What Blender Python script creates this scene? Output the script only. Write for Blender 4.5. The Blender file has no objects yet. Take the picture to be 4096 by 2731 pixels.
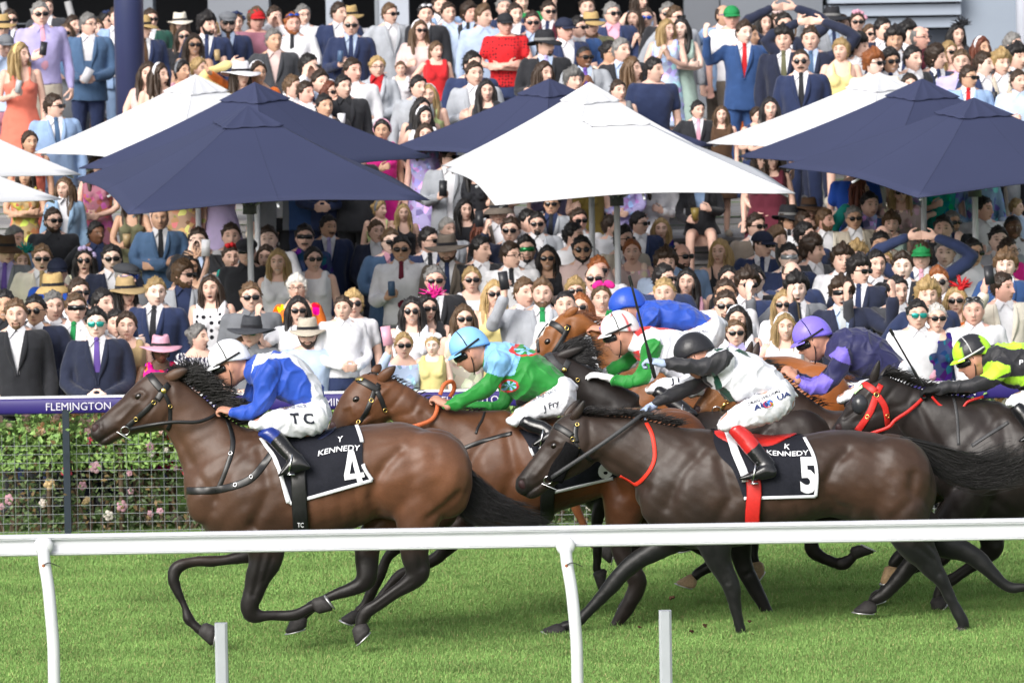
import bpy, bmesh, math, random
import numpy as np
from mathutils import Vector, Matrix, noise
from mathutils.bvhtree import BVHTree
random.seed(7); RNG = np.random.default_rng(7)
S = bpy.context.scene
COL = S.collection
R_ = math.radians
# ------------------------------------------------------------------ camera
F = 21908.0; CX, CY = 2048.0, 1365.5
CAM_Z, PITCH, ROLL = 3.8, R_(3.22), 0.0165
_f = np.array([0, math.cos(PITCH), -math.sin(PITCH)]); _u0 = np.array([0, math.sin(PITCH), math.cos(PITCH)]); _r0 = np.array([1.0, 0, 0])
_r = math.cos(ROLL)*_r0 - math.sin(ROLL)*_u0; _u = math.sin(ROLL)*_r0 + math.cos(ROLL)*_u0
CAM = np.array([0, 0, CAM_Z])
cd = bpy.data.cameras.new('camera'); cam = bpy.data.objects.new('camera', cd); COL.objects.link(cam)
cam.matrix_world = Matrix(((_r[0], _u[0], -_f[0], 0), (_r[1], _u[1], -_f[1], 0), (_r[2], _u[2], -_f[2], CAM_Z), (0, 0, 0, 1)))
cd.sensor_width = 36; cd.lens = F/4096*36; cd.clip_start = 1; cd.clip_end = 3000
cd.dof.use_dof = True; cd.dof.focus_distance = 34.2; cd.dof.aperture_fstop = 7.5
S.camera = cam
# ------------------------------------------------------------------ light: bright overcast
w = bpy.data.worlds.new("World"); S.world = w; w.use_nodes = True
nt = w.node_tree; nt.nodes.clear()
sky = nt.nodes.new('ShaderNodeTexSky'); sky.sky_type = 'NISHITA'; sky.sun_disc = False
SUN_EL, SUN_AZ = R_(33), R_(212)
sky.sun_elevation = SUN_EL; sky.sun_rotation = SUN_AZ; sky.air_density = 1.0; sky.dust_density = 4.0; sky.ozone_density = 1.0
hs = nt.nodes.new('ShaderNodeHueSaturation'); hs.inputs['Saturation'].default_value = 0.35
bg = nt.nodes.new('ShaderNodeBackground'); bg.inputs[1].default_value = 0.15
wo = nt.nodes.new('ShaderNodeOutputWorld')
nt.links.new(sky.outputs[0], hs.inputs['Color']); nt.links.new(hs.outputs[0], bg.inputs[0]); nt.links.new(bg.outputs[0], wo.inputs[0])
sd = bpy.data.lights.new('sun', 'SUN'); sd.energy = 1.6; sd.angle = R_(32); sd.color = (1, .97, .92)
so = bpy.data.objects.new('sun', sd); COL.objects.link(so)
_sv = Vector((math.sin(SUN_AZ)*math.cos(SUN_EL), math.cos(SUN_AZ)*math.cos(SUN_EL), math.sin(SUN_EL)))
so.rotation_euler = _sv.to_track_quat('Z', 'Y').to_euler()
S.view_settings.view_transform = 'Standard'; S.view_settings.look = 'None'; S.view_settings.gamma = 1
S.view_settings.exposure = 0.58
# ------------------------------------------------------------------ pixel of the photo -> point on the vertical plane Y = d
def ray(px, py):
    return _f + (px-CX)/F*_r - (py-CY)/F*_u
def P(px, py, d):
    v = ray(px, py); return CAM + v*(d/v[1])
REG = {'S': (0, 0, 1), 'A1': (0, 0, 2.296), 'A2': (1024, 0, 2.296), 'A3': (2048, 0, 2.296), 'A4': (3072, 0, 2.296),
       'B1': (0, 683, 2.296), 'B2': (1024, 683, 2.296), 'B3': (2048, 683, 2.296), 'B4': (3072, 683, 2.296),
       'R1': (0, 1300, 2.296), 'R2': (1024, 1300, 2.296), 'R3': (2048, 1300, 2.296), 'R4': (3072, 1300, 2.296),
       'R5': (0, 1950, 2.008), 'R6': (1024, 1950, 2.008), 'R7': (2048, 1950, 2.008), 'R8': (3072, 1950, 2.008),
       'T': (800, 1330, 2.036), 'D': (0, 0, 0.5742)}
def q(r, *pts):
    x0, y0, s = REG[r]
    out = [(x0+p[0]/s, y0+p[1]/s) + tuple((v/s if isinstance(v, (int, float)) and v > 4 else v) for v in p[2:]) for p in pts]
    return out if len(out) > 1 else out[0]
def qr(r, *pts):            # x, y and a radius in the same pixels
    x0, y0, s = REG[r]
    return [(x0+p[0]/s, y0+p[1]/s, p[2]/s) for p in pts]
def qs(r, *secs):           # sections: x1, y1, x2, y2[, half width in m]
    x0, y0, s = REG[r]
    return [((x0+p[0]/s, y0+p[1]/s), (x0+p[2]/s, y0+p[3]/s)) + tuple(p[4:]) for p in secs]
# ------------------------------------------------------------------ meshes
class G:
    def __init__(s): s.v = []; s.f = []; s.n = 0
    def add(s, V, Fc):
        V = np.asarray(V, float).reshape(-1, 3); s.v.append(V); s.f += [tuple(i+s.n for i in t) for t in Fc]; s.n += len(V); return s
    def rings(s, rings, cap=True, closed=True):
        m = len(rings[0]); n = len(rings); V = np.concatenate(rings); Fc = []
        for i in range(n-1):
            for j in range(m if closed else m-1):
                k = (j+1) % m
                Fc.append((i*m+j, i*m+k, (i+1)*m+k, (i+1)*m+j))
        if cap:
            c0 = rings[0].mean(0); c1 = rings[-1].mean(0); V = np.concatenate([V, [c0, c1]])
            for j in range(m):
                k = (j+1) % m
                Fc.append((n*m, k, j)); Fc.append((n*m+1, (n-1)*m+j, (n-1)*m+k))
        return s.add(V, Fc)
    def tube(s, pts, rad, n=10, cap=True, flat=1.0, ref=None, sub=0, rnd=True):
        pts = np.asarray(pts, float); rad = np.asarray(rad, float)*np.ones(len(pts))
        if sub: pts, rad = smooth_path(pts, rad, sub)
        if rnd and cap and len(pts) > 1:     # rounded ends
            a = pts[0]-pts[1]; a /= np.linalg.norm(a)+1e-9; b = pts[-1]-pts[-2]; b /= np.linalg.norm(b)+1e-9
            r0, r1 = rad[0], rad[-1]
            pts = np.concatenate([[pts[0]+a*r0*.9, pts[0]+a*r0*.55], pts, [pts[-1]+b*r1*.55, pts[-1]+b*r1*.9]])
            rad = np.concatenate([[r0*.35, r0*.82], rad, [r1*.82, r1*.35]])
        T = np.gradient(pts, axis=0); T /= np.linalg.norm(T, axis=1)[:, None]+1e-9
        ref = np.array(ref if ref is not None else ((0, 1, 0) if abs(T[0][1]) < .9 else (1, 0, 0)), float)
        rings = []; ph = np.arange(n)/n*2*math.pi
        for p, t, r in zip(pts, T, rad):
            b = ref-t*np.dot(ref, t); b /= np.linalg.norm(b)+1e-9; c = np.cross(t, b); ref = b
            rings.append(p+np.outer(np.cos(ph), b)*r*flat+np.outer(np.sin(ph), c)*r)
        return s.rings(rings, cap)
    def ell(s, c, r, M=None, nu=16, nv=10):
        rings = []; ph = np.arange(nu)/nu*2*math.pi
        for i in range(1, nv):
            a = math.pi*i/nv; rings.append(np.stack([np.cos(ph)*math.sin(a)*r[0], np.sin(ph)*math.sin(a)*r[1], np.full(nu, math.cos(a)*r[2])], 1))
        V = np.concatenate(rings+[np.array([[0, 0, r[2]], [0, 0, -r[2]]])]); m = nu; k = nv-1; Fc = []
        for i in range(k-1):
            for j in range(m): Fc.append((i*m+j, (i+1)*m+j, (i+1)*m+(j+1) % m, i*m+(j+1) % m))
        for j in range(m):
            Fc.append((k*m, j, (j+1) % m)); Fc.append((k*m+1, (k-1)*m+(j+1) % m, (k-1)*m+j))
        if M is not None: V = V @ np.asarray(M).T
        return s.add(V+np.asarray(c), Fc)
    def box(s, lo, hi, M=None, c=None):
        lo = np.array(lo, float); hi = np.array(hi, float)
        V = np.array([[x, y, z] for x in (lo[0], hi[0]) for y in (lo[1], hi[1]) for z in (lo[2], hi[2])])
        if M is not None: V = V @ np.asarray(M).T
        if c is not None: V = V+np.asarray(c)
        return s.add(V, [(0, 1, 3, 2), (4, 6, 7, 5), (0, 4, 5, 1), (2, 3, 7, 6), (0, 2, 6, 4), (1, 5, 7, 3)])
    def grid(s, A):              # A: rows x cols x 3
        A = np.asarray(A, float); r, c = A.shape[:2]
        return s.add(A.reshape(-1, 3), [(i*c+j, i*c+j+1, (i+1)*c+j+1, (i+1)*c+j) for i in range(r-1) for j in range(c-1)])
    def V(s): return np.concatenate(s.v)
    def mesh(s, name='m', smooth=True):
        me = bpy.data.meshes.new(name); V = s.V()
        me.from_pydata(V.tolist(), [], s.f); me.update()
        if smooth: me.polygons.foreach_set('use_smooth', [True]*len(me.polygons))
        return me
def smooth_path(pts, rad, sub):
    n = len(pts); D = np.column_stack([pts, rad]); out = []
    for i in range(n-1):
        p0 = D[max(i-1, 0)]; p1 = D[i]; p2 = D[i+1]; p3 = D[min(i+2, n-1)]
        for k in range(sub):
            t = k/sub
            out.append(.5*((2*p1)+(-p0+p2)*t+(2*p0-5*p1+4*p2-p3)*t*t+(-p0+3*p1-3*p2+p3)*t**3))
    out.append(D[-1]); out = np.array(out)
    return out[:, :-1], out[:, -1]
def remesh(g, vox, it=4, fac=.5):
    me = g.mesh('tmp') if isinstance(g, G) else g
    o = bpy.data.objects.new('tmp', me); COL.objects.link(o)
    m = o.modifiers.new('r', 'REMESH'); m.mode = 'VOXEL'; m.voxel_size = vox; m.use_smooth_shade = True
    if it:
        sm = o.modifiers.new('s', 'SMOOTH'); sm.iterations = it; sm.factor = fac
    dg = bpy.context.evaluated_depsgraph_get()
    out = bpy.data.meshes.new_from_object(o.evaluated_get(dg))
    bpy.data.objects.remove(o); bpy.data.meshes.remove(me)
    out.polygons.foreach_set('use_smooth', [True]*len(out.polygons))
    return out
def getv(me):
    a = np.empty(len(me.vertices)*3); me.vertices.foreach_get('co', a); return a.reshape(-1, 3)
def setv(me, V):
    me.vertices.foreach_set('co', np.ascontiguousarray(V, float).ravel()); me.update()
def getn(me):
    a = np.empty(len(me.vertices)*3); me.vertex_normals.foreach_get('vector', a); return a.reshape(-1, 3)
def setcol(me, C4):
    at = me.color_attributes.new('Col', 'FLOAT_COLOR', 'POINT')
    at.data.foreach_set('color', np.ascontiguousarray(C4, float).ravel())
def wob(V, f, seed=0):            # cheap smooth noise in about -1..1
    r = np.random.default_rng(seed); out = 0
    for k in range(5):
        d = r.normal(size=3); d /= np.linalg.norm(d); out = out+np.sin(V @ d*f*(1+.5*k)+r.uniform(0, 6.3))
    return out/3.2
def obj(name, me, mat=None, parent=None, kind=None, color=None):
    o = bpy.data.objects.new(name, me); COL.objects.link(o)
    if mat is not None and me is not None and len(me.materials) == 0: me.materials.append(mat)
    if parent is not None: o.parent = parent
    if kind: o['kind'] = kind
    if color is not None: o.color = tuple(color)+(1,) if len(color) == 3 else color
    return o
def tag(o, label=None, cat=None, group=None, kind=None):
    if label: o['label'] = label
    if cat: o['category'] = cat
    if group: o['group'] = group
    if kind: o['kind'] = kind
    return o
def empty(name, loc=(0, 0, 0)):
    o = bpy.data.objects.new(name, None); COL.objects.link(o); o.location = loc; return o
def delverts(me, mask):
    bm = bmesh.new(); bm.from_mesh(me); bm.verts.ensure_lookup_table()
    bmesh.ops.delete(bm, geom=[bm.verts[i] for i in np.nonzero(mask)[0]], context='VERTS'); bm.to_mesh(me); bm.free(); me.update()
# ------------------------------------------------------------------ materials
def hexc(h):
    h = h.lstrip('#'); c = [int(h[i:i+2], 16)/255 for i in (0, 2, 4)]
    return tuple(x/12.92 if x <= .04045 else ((x+.055)/1.055)**2.4 for x in c)
_mats = {}
def mk(name, src='obj', rough=.7, spec=.3, n=None, b=None, coat=0, sheen=0, metal=0, stretch=(1, 1, 1), extra=None):
    """src: 'obj' object colour, 'attr' colour attribute, 'mix' attribute over object colour by its alpha, or an rgb.
    n = (scale, amount) value noise; b = (scale, strength) bump."""
    if name in _mats: return _mats[name]
    m = bpy.data.materials.new(name); m.use_nodes = True; t = m.node_tree; N = t.nodes; L = t.links
    p = N['Principled BSDF']; p.inputs['Roughness'].default_value = rough; p.inputs['Specular IOR Level'].default_value = spec
    p.inputs['Metallic'].default_value = metal; p.inputs['Coat Weight'].default_value = coat; p.inputs['Sheen Weight'].default_value = sheen
    if coat: p.inputs['Coat Roughness'].default_value = .25
    if isinstance(src, (tuple, list)):
        rg = N.new('ShaderNodeRGB'); rg.outputs[0].default_value = tuple(src)+(1,); c = rg.outputs[0]
    else:
        oi = N.new('ShaderNodeObjectInfo'); at = N.new('ShaderNodeVertexColor'); at.layer_name = 'Col'
        if src == 'obj': c = oi.outputs['Color']
        elif src == 'attr': c = at.outputs['Color']
        else:
            mx = N.new('ShaderNodeMix'); mx.data_type = 'RGBA'
            L.new(at.outputs['Alpha'], mx.inputs[0]); L.new(oi.outputs['Color'], mx.inputs[6]); L.new(at.outputs['Color'], mx.inputs[7]); c = mx.outputs[2]
    tc = N.new('ShaderNodeTexCoord'); mp = N.new('ShaderNodeMapping'); mp.inputs['Scale'].default_value = stretch; L.new(tc.outputs['Object'], mp.inputs['Vector'])
    if extra: c = extra(N, L, c, mp.outputs[0], p)
    if n:
        nz = N.new('ShaderNodeTexNoise'); nz.inputs['Scale'].default_value = n[0]; nz.inputs['Detail'].default_value = 4; L.new(mp.outputs[0], nz.inputs['Vector'])
        mr = N.new('ShaderNodeMapRange'); mr.inputs[1].default_value = .25; mr.inputs[2].default_value = .75; mr.inputs[3].default_value = 1-n[1]; mr.inputs[4].default_value = 1+n[1]*.6
        L.new(nz.outputs['Fac'], mr.inputs[0])
        hv = N.new('ShaderNodeHueSaturation'); L.new(mr.outputs[0], hv.inputs['Value']); L.new(c, hv.inputs['Color']); c = hv.outputs[0]
    L.new(c, p.inputs['Base Color'])
    if b:
        nz = N.new('ShaderNodeTexNoise'); nz.inputs['Scale'].default_value = b[0]; nz.inputs['Detail'].default_value = 3; L.new(mp.outputs[0], nz.inputs['Vector'])
        bp = N.new('ShaderNodeBump'); bp.inputs['Strength'].default_value = b[1]; bp.inputs['Distance'].default_value = .01
        L.new(nz.outputs['Fac'], bp.inputs['Height']); L.new(bp.outputs[0], p.inputs['Normal'])
    _mats[name] = m; return m
M_CLOTH = mk('suiting', 'obj', .85, .15, (9, .14), (14, .5), sheen=.15)
M_CLOTHX = mk('cloth with print', 'mix', .85, .15, (9, .12), (14, .4), sheen=.1)
M_SKIN = mk('skin', 'mix', .5, .35, (25, .07), (60, .1))
M_HAIR = mk('hair', 'obj', .5, .4, (60, .35), (90, .6), stretch=(1, 1, .18))
M_DARK = mk('dark gloss', 'obj', .15, .5)
M_STRAW = mk('hat weave', 'obj', .8, .2, (30, .15), (120, .4))
M_WHITE = mk('white paint', (.80, .81, .83), .35, .4, (3, .05))
M_LEATHER = mk('leather', 'obj', .4, .45, (40, .2), (120, .2))
M_METAL = mk('bright metal', 'obj', .25, .5, metal=1)
# ------------------------------------------------------------------ writing
def text_mesh(s, size=1.0, ext=0.0, bold=0.0):
    cu = bpy.data.curves.new('t', 'FONT'); cu.body = s; cu.size = size; cu.extrude = ext; cu.resolution_u = 3; cu.align_x = 'LEFT'; cu.offset = bold
    o = bpy.data.objects.new('t', cu); COL.objects.link(o)
    dg = bpy.context.evaluated_depsgraph_get(); me = bpy.data.meshes.new_from_object(o.evaluated_get(dg))
    bpy.data.objects.remove(o); return me
# ================================================================== THE SETTING
GY = 41.8                                # depth of the rose fence
def terr(d):                             # height of the ground the crowd stands on
    return float(np.interp(d, [42, 50.8, 53.3, 67.5, 200], [0, .38, 1.79, 2.80, 2.80]))
STEP0, TREAD, RISE, NST = 53.3, 2.15, .158, 7
def step_z(d):
    if d < 50.8: return terr(d)
    if d < 53.3: return .38+.2014*math.floor((d-50.8)/.357+1)
    return 1.79+RISE*min(NST-1, math.floor((d-STEP0)/TREAD))
def turf_extra(N, L, c, vec, p):
    def nz(sc, st):
        mp = N.new('ShaderNodeMapping'); mp.inputs['Scale'].default_value = st; tc = N.new('ShaderNodeTexCoord'); L.new(tc.outputs['Object'], mp.inputs['Vector'])
        n = N.new('ShaderNodeTexNoise'); n.inputs['Scale'].default_value = sc; n.inputs['Detail'].default_value = 6; L.new(mp.outputs[0], n.inputs['Vector']); return n
    a = nz(1.6, (1, 1, 1)); b = nz(22, (.4, 1, 1))
    r = N.new('ShaderNodeValToRGB'); r.color_ramp.elements[0].position = .32; r.color_ramp.elements[0].color = (.11, .21, .045, 1)
    r.color_ramp.elements[1].position = .72; r.color_ramp.elements[1].color = (.16, .28, .07, 1); L.new(a.outputs['Fac'], r.inputs[0])
    mx = N.new('ShaderNodeMix'); mx.data_type = 'RGBA'; mx.blend_type = 'MULTIPLY'; mx.inputs[0].default_value = .6
    L.new(r.outputs[0], mx.inputs[6]); L.new(b.outputs['Color'], mx.inputs[7]); return mx.outputs[2]
M_TURF = mk('turf soil and grass', (.06, .12, .02), .9, .1, extra=turf_extra, b=(60, 1))
g = G(); g.grid([[(x, y, 0) for x in np.linspace(-1500, 1500, 9)] for y in (-40, 42.0)])
g.grid([[(x, y, -.01) for x in np.linspace(-1500, 1500, 3)] for y in (42.0, 2500)])
tag(obj('ground', g.mesh(smooth=False), M_TURF), kind='structure')
g = G(); g.grid([[(x, y, terr(y)+.004) for x in np.linspace(-60, 60, 5)] for y in np.linspace(42.0, 50.8, 6)])
tag(obj('lawn', g.mesh(), M_TURF), kind='structure')
# blades of grass: a few tufts instanced over the strip of track that shows
def tuft(seed):
    r = random.Random(seed); V = []; Fc = []; C = []
    for k in range(26):
        x, y = r.gauss(0, .045), r.gauss(0, .045); a = r.uniform(0, 6.28); h = r.uniform(.009, .026); wd = r.uniform(.0011, .0022)
        lx, ly = math.cos(a)*h*r.uniform(.2, .9), math.sin(a)*h*r.uniform(.2, .9); px, py = -math.sin(a)*wd, math.cos(a)*wd
        i = len(V); V += [(x-px, y-py, 0), (x+px, y+py, 0), (x+lx*.4+px*.8, y+ly*.4+py*.8, h*.6), (x+lx*.4-px*.8, y+ly*.4-py*.8, h*.6), (x+lx, y+ly, h)]
        Fc += [(i, i+1, i+2, i+3), (i+3, i+2, i+4)]
        t = r.random(); c = np.array((.150, .285, .072))*(1-t)+np.array((.235, .38, .115))*t
        if r.random() < .06: c = np.array((.33, .33, .14))
        C += [tuple(c)+(1,)]*5
    me = bpy.data.meshes.new('tuft'); me.from_pydata(V, [], Fc); setcol(me, C); return me
def grass_extra(N, L, c, vec, p):
    oi = N.new('ShaderNodeObjectInfo'); n = N.new('ShaderNodeTexNoise'); n.inputs['Scale'].default_value = 1.5; n.inputs['Detail'].default_value = 5
    L.new(oi.outputs['Location'], n.inputs['Vector'])
    mr = N.new('ShaderNodeMapRange'); mr.inputs[1].default_value = .3; mr.inputs[2].default_value = .7; mr.inputs[3].default_value = .72; mr.inputs[4].default_value = 1.18
    L.new(n.outputs['Fac'], mr.inputs[0]); ad = N.new('ShaderNodeMath'); ad.operation = 'MULTIPLY_ADD'; ad.inputs[1].default_value = .16; L.new(oi.outputs['Random'], ad.inputs[0]); 
    mu = N.new('ShaderNodeMath'); mu.operation = 'MULTIPLY'; L.new(mr.outputs[0], mu.inputs[0]); ad.inputs[2].default_value = .92; L.new(ad.outputs[0], mu.inputs[1])
    hv = N.new('ShaderNodeHueSaturation'); L.new(mu.outputs[0], hv.inputs['Value']); L.new(c, hv.inputs['Color']); return hv.outputs[0]
M_GRASS = mk('grass blade', 'attr', .8, .1, extra=grass_extra)
def make_grass():
    pts = []
    n = 155000
    y = RNG.uniform(30.3, 42.2, n); hw = y*(2048/F)*1.3+.1; x = RNG.uniform(-1, 1, n)*hw
    V = np.column_stack([x, y, np.zeros(n)])
    pm = bpy.data.meshes.new('turf_points'); pm.from_pydata(V.tolist(), [], [])
    o = obj('grass', pm); tag(o, 'short green racecourse turf in front of and under the horses', 'grass', kind='stuff')
    protos = bpy.data.collections.new('tufts')
    for k in range(6):
        me = tuft(k); me.materials.append(M_GRASS); protos.objects.link(bpy.data.objects.new('tuft', me))
    ng = bpy.data.node_groups.new('scatter', 'GeometryNodeTree')
    ng.interface.new_socket('Geometry', in_out='INPUT', socket_type='NodeSocketGeometry'); ng.interface.new_socket('Geometry', in_out='OUTPUT', socket_type='NodeSocketGeometry')
    N = ng.nodes; L = ng.links
    gi = N.new('NodeGroupInput'); go = N.new('NodeGroupOutput'); ip = N.new('GeometryNodeInstanceOnPoints'); ci = N.new('GeometryNodeCollectionInfo')
    ci.inputs[0].default_value = protos; ci.inputs['Separate Children'].default_value = True; ci.inputs['Reset Children'].default_value = True
    ip.inputs['Pick Instance'].default_value = True
    rv = N.new('FunctionNodeRandomValue'); rv.data_type = 'FLOAT_VECTOR'; rv.inputs[0].default_value = (0, 0, 0); rv.inputs[1].default_value = (.2, .2, 6.28)
    rs = N.new('FunctionNodeRandomValue'); rs.data_type = 'FLOAT'; rs.inputs[2].default_value = .7; rs.inputs[3].default_value = 1.25
    L.new(gi.outputs[0], ip.inputs['Points']); L.new(ci.outputs[0], ip.inputs['Instance']); L.new(rv.outputs[0], ip.inputs['Rotation'])
    L.new([s for s in rs.outputs if s.enabled][0], ip.inputs['Scale']); L.new(ip.outputs[0], go.inputs[0])
    md = o.modifiers.new('scatter', 'NODES'); md.node_group = ng
make_grass()
# ---- terrace of boarded steps
def board_extra(N, L, c, vec, p):
    wv = N.new('ShaderNodeTexNoise'); wv.inputs['Scale'].default_value = 3; mp = N.new('ShaderNodeMapping'); mp.inputs['Scale'].default_value = (.3, 3, 6)
    tc = N.new('ShaderNodeTexCoord'); L.new(tc.outputs['Object'], mp.inputs['Vector']); L.new(mp.outputs[0], wv.inputs['Vector'])
    r = N.new('ShaderNodeValToRGB'); r.color_ramp.elements[0].color = (.17, .17, .18, 1); r.color_ramp.elements[1].color = (.30, .295, .29, 1); r.color_ramp.elements[0].position = .3; r.color_ramp.elements[1].position = .7
    L.new(wv.outputs['Fac'], r.inputs[0]); return r.outputs[0]
M_BOARD = mk('weathered boards', (.15, .15, .15), .8, .2, extra=board_extra)
g = G(); XS = 60
def slab(y0, y1, z0, z1):
    zz = z1-.035
    k = max(1, round((zz-z0)/.085)); h = (zz-z0)/k
    for i in range(k): g.box((-XS, y0+.012, z0+i*h), (XS, y0+.05, z0+(i+1)*h-.008))     # riser boards
    g.box((-XS, y0-.012, zz), (XS, y1+.03, z1))                                        # tread
zp = .30
for i in range(7):
    y0 = 50.8+.357*i; z = .38+.2014*(i+1); slab(y0, y0+.357, zp, z); zp = z-.035
for i in range(1, NST):
    y0 = STEP0+TREAD*i; z = 1.79+RISE*i; slab(y0-0, y0+TREAD, z-RISE-.035, z)
g.box((-XS, 53.3-.02, 1.755), (XS, 53.3+TREAD+.03, 1.79))
g.box((-XS, STEP0+TREAD*NST, 2.70), (XS, 110, 2.738))
tag(obj('terrace', g.mesh(smooth=False), M_BOARD), kind='structure')
# ---- grandstand behind: dark openings, pale piers, slate panels
M_STAND = mk('stand cladding', 'obj', .6, .3, (1.2, .10))
BD = 76.0
def X(px, d): return P(px, 300, d)[0]
def Z(py, d, px=2048): return P(px, py, d)[2]
st = empty('grandstand', (0, BD, 2.74)); tag(st, 'grey and white grandstand with dark openings behind the topmost row of spectators', 'grandstand')
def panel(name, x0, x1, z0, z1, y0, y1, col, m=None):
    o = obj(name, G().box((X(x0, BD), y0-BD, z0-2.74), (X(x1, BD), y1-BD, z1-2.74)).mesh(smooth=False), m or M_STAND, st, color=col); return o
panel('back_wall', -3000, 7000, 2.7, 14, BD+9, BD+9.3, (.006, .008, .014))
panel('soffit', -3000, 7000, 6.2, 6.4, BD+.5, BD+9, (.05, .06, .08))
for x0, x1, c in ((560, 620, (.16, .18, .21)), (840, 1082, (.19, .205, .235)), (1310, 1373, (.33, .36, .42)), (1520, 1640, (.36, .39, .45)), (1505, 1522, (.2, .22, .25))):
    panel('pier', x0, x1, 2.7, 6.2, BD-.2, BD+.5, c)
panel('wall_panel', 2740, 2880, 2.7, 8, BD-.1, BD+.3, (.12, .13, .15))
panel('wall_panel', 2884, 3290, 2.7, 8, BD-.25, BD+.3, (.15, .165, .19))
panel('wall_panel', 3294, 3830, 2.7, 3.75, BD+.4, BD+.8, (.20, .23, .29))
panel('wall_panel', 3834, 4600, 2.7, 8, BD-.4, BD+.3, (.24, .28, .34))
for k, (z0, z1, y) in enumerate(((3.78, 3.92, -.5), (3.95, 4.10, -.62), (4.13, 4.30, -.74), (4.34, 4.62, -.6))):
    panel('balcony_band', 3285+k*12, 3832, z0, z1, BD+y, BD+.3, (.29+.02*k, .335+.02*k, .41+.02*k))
pc = G().tube([(X(4072, BD), -1.0, 0), (X(4072, BD), -1.0, 5)], [.11, .11], 14, rnd=False); obj('downpipe', pc.mesh(), M_STAND, st, color=(.55, .58, .66))
g = G()
for k in range(6): g.tube([(X(-400, BD), 1.2, .3+.2*k), (X(560, BD), 1.2, .3+.2*k)], [.012]*2, 6, rnd=False)
obj('railing', g.mesh(), M_STAND, st, color=(.10, .11, .13))
g = G()
for x in (70, 330): g.tube([(X(x+40, BD), .3, .1), (X(x-60, BD), .3, 1.6)], [.05]*2, 8, rnd=False)
obj('brace', g.mesh(), M_STAND, st, color=(.30, .30, .31))
# navy column standing on the terrace
cdp = 58.2
c0 = P(520, 300, cdp)
g = G().tube([(0, 0, 0), (0, 0, 4.5)], [.158, .158], 28, rnd=False); g.tube([(0, 0, 0), (0, 0, .05)], [.24, .24], 28, rnd=False)
o = obj('column', g.mesh(), mk('navy enamel', 'obj', .32, .5, (2, .08)), color=(.032, .040, .105)); o.location = (c0[0], cdp, step_z(cdp))
tag(o, 'round navy blue steel column rising from the terrace among the spectators', 'column')
# ================================================================== ROSE FENCE with purple board
M_PURPLE = mk('purple board', (.030, .020, .150), .45, .3, (2, .1))
fz = Z(1590, GY, 300)
fe = empty('rail_fence', (0, GY, 0)); tag(fe, 'low wire mesh fence topped by a purple sponsor board lettered along the track', 'fence')
bt, bb = fz, fz-.118; g = G(); prof = []
for a in np.linspace(-90, 90, 9): prof.append((-.05-.018*math.cos(R_(a)), (bt+bb)/2+math.sin(R_(a))*(bt-bb)/2))
prof += [(.05, bt), (.05, bb)]
g.rings([np.array([(x, p[0], p[1]) for p in prof]) for x in (-30, 30)]); obj('board', g.mesh(), M_PURPLE, fe)
obj('top_strip', G().box((-30, -.052, bt+.001), (30, .055, bt+.014)).mesh(smooth=False), M_WHITE, fe)
M_LET = mk('lettering', (.62, .60, .70), .5, .3)
def letters(px, s, h):
    me = text_mesh(s, 1.0, 0); V = getv(me); V[:, 0] -= V[:, 0].min(); k = h/.72
    x0 = P(px, 1620, GY)[0]; W = np.column_stack([V[:, 0]*k*.98+x0, V[:, 2]*-k*0-.0735+0*V[:, 0], V[:, 1]*k+bb+.028]); W[:, 1] -= .003; setv(me, W); return me
for i, px in enumerate((187, 760, 1240, 1768, 2420, 3040, 3640)):
    obj('lettering', letters(px, 'FLEMINGTON', .060), M_LET, fe)
g = G()
for k in range(11): g.tube([(-30, -.01, .05+k*.066), (30, -.01, .05+k*.066)], [.0022]*2, 4, rnd=False)
for x in np.arange(-8, 8, .095): g.tube([(x, -.006, 0), (x, -.006, .80)], [.0018]*2, 4, rnd=False)
obj('wire_mesh', g.mesh(smooth=False), mk('galvanised wire', (.42, .44, .46), .45, .5, metal=.6), fe)
for px in (270, 1700, 3130, -1100, 4560):
    g = G().box((-.026, -.02, 0), (.026, .03, .99)); o = obj('post', g.mesh(smooth=False), mk('dark post', (.018, .028, .040), .5, .3), fe); o.location = (P(px, 1900, GY)[0], -.05, 0)
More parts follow.
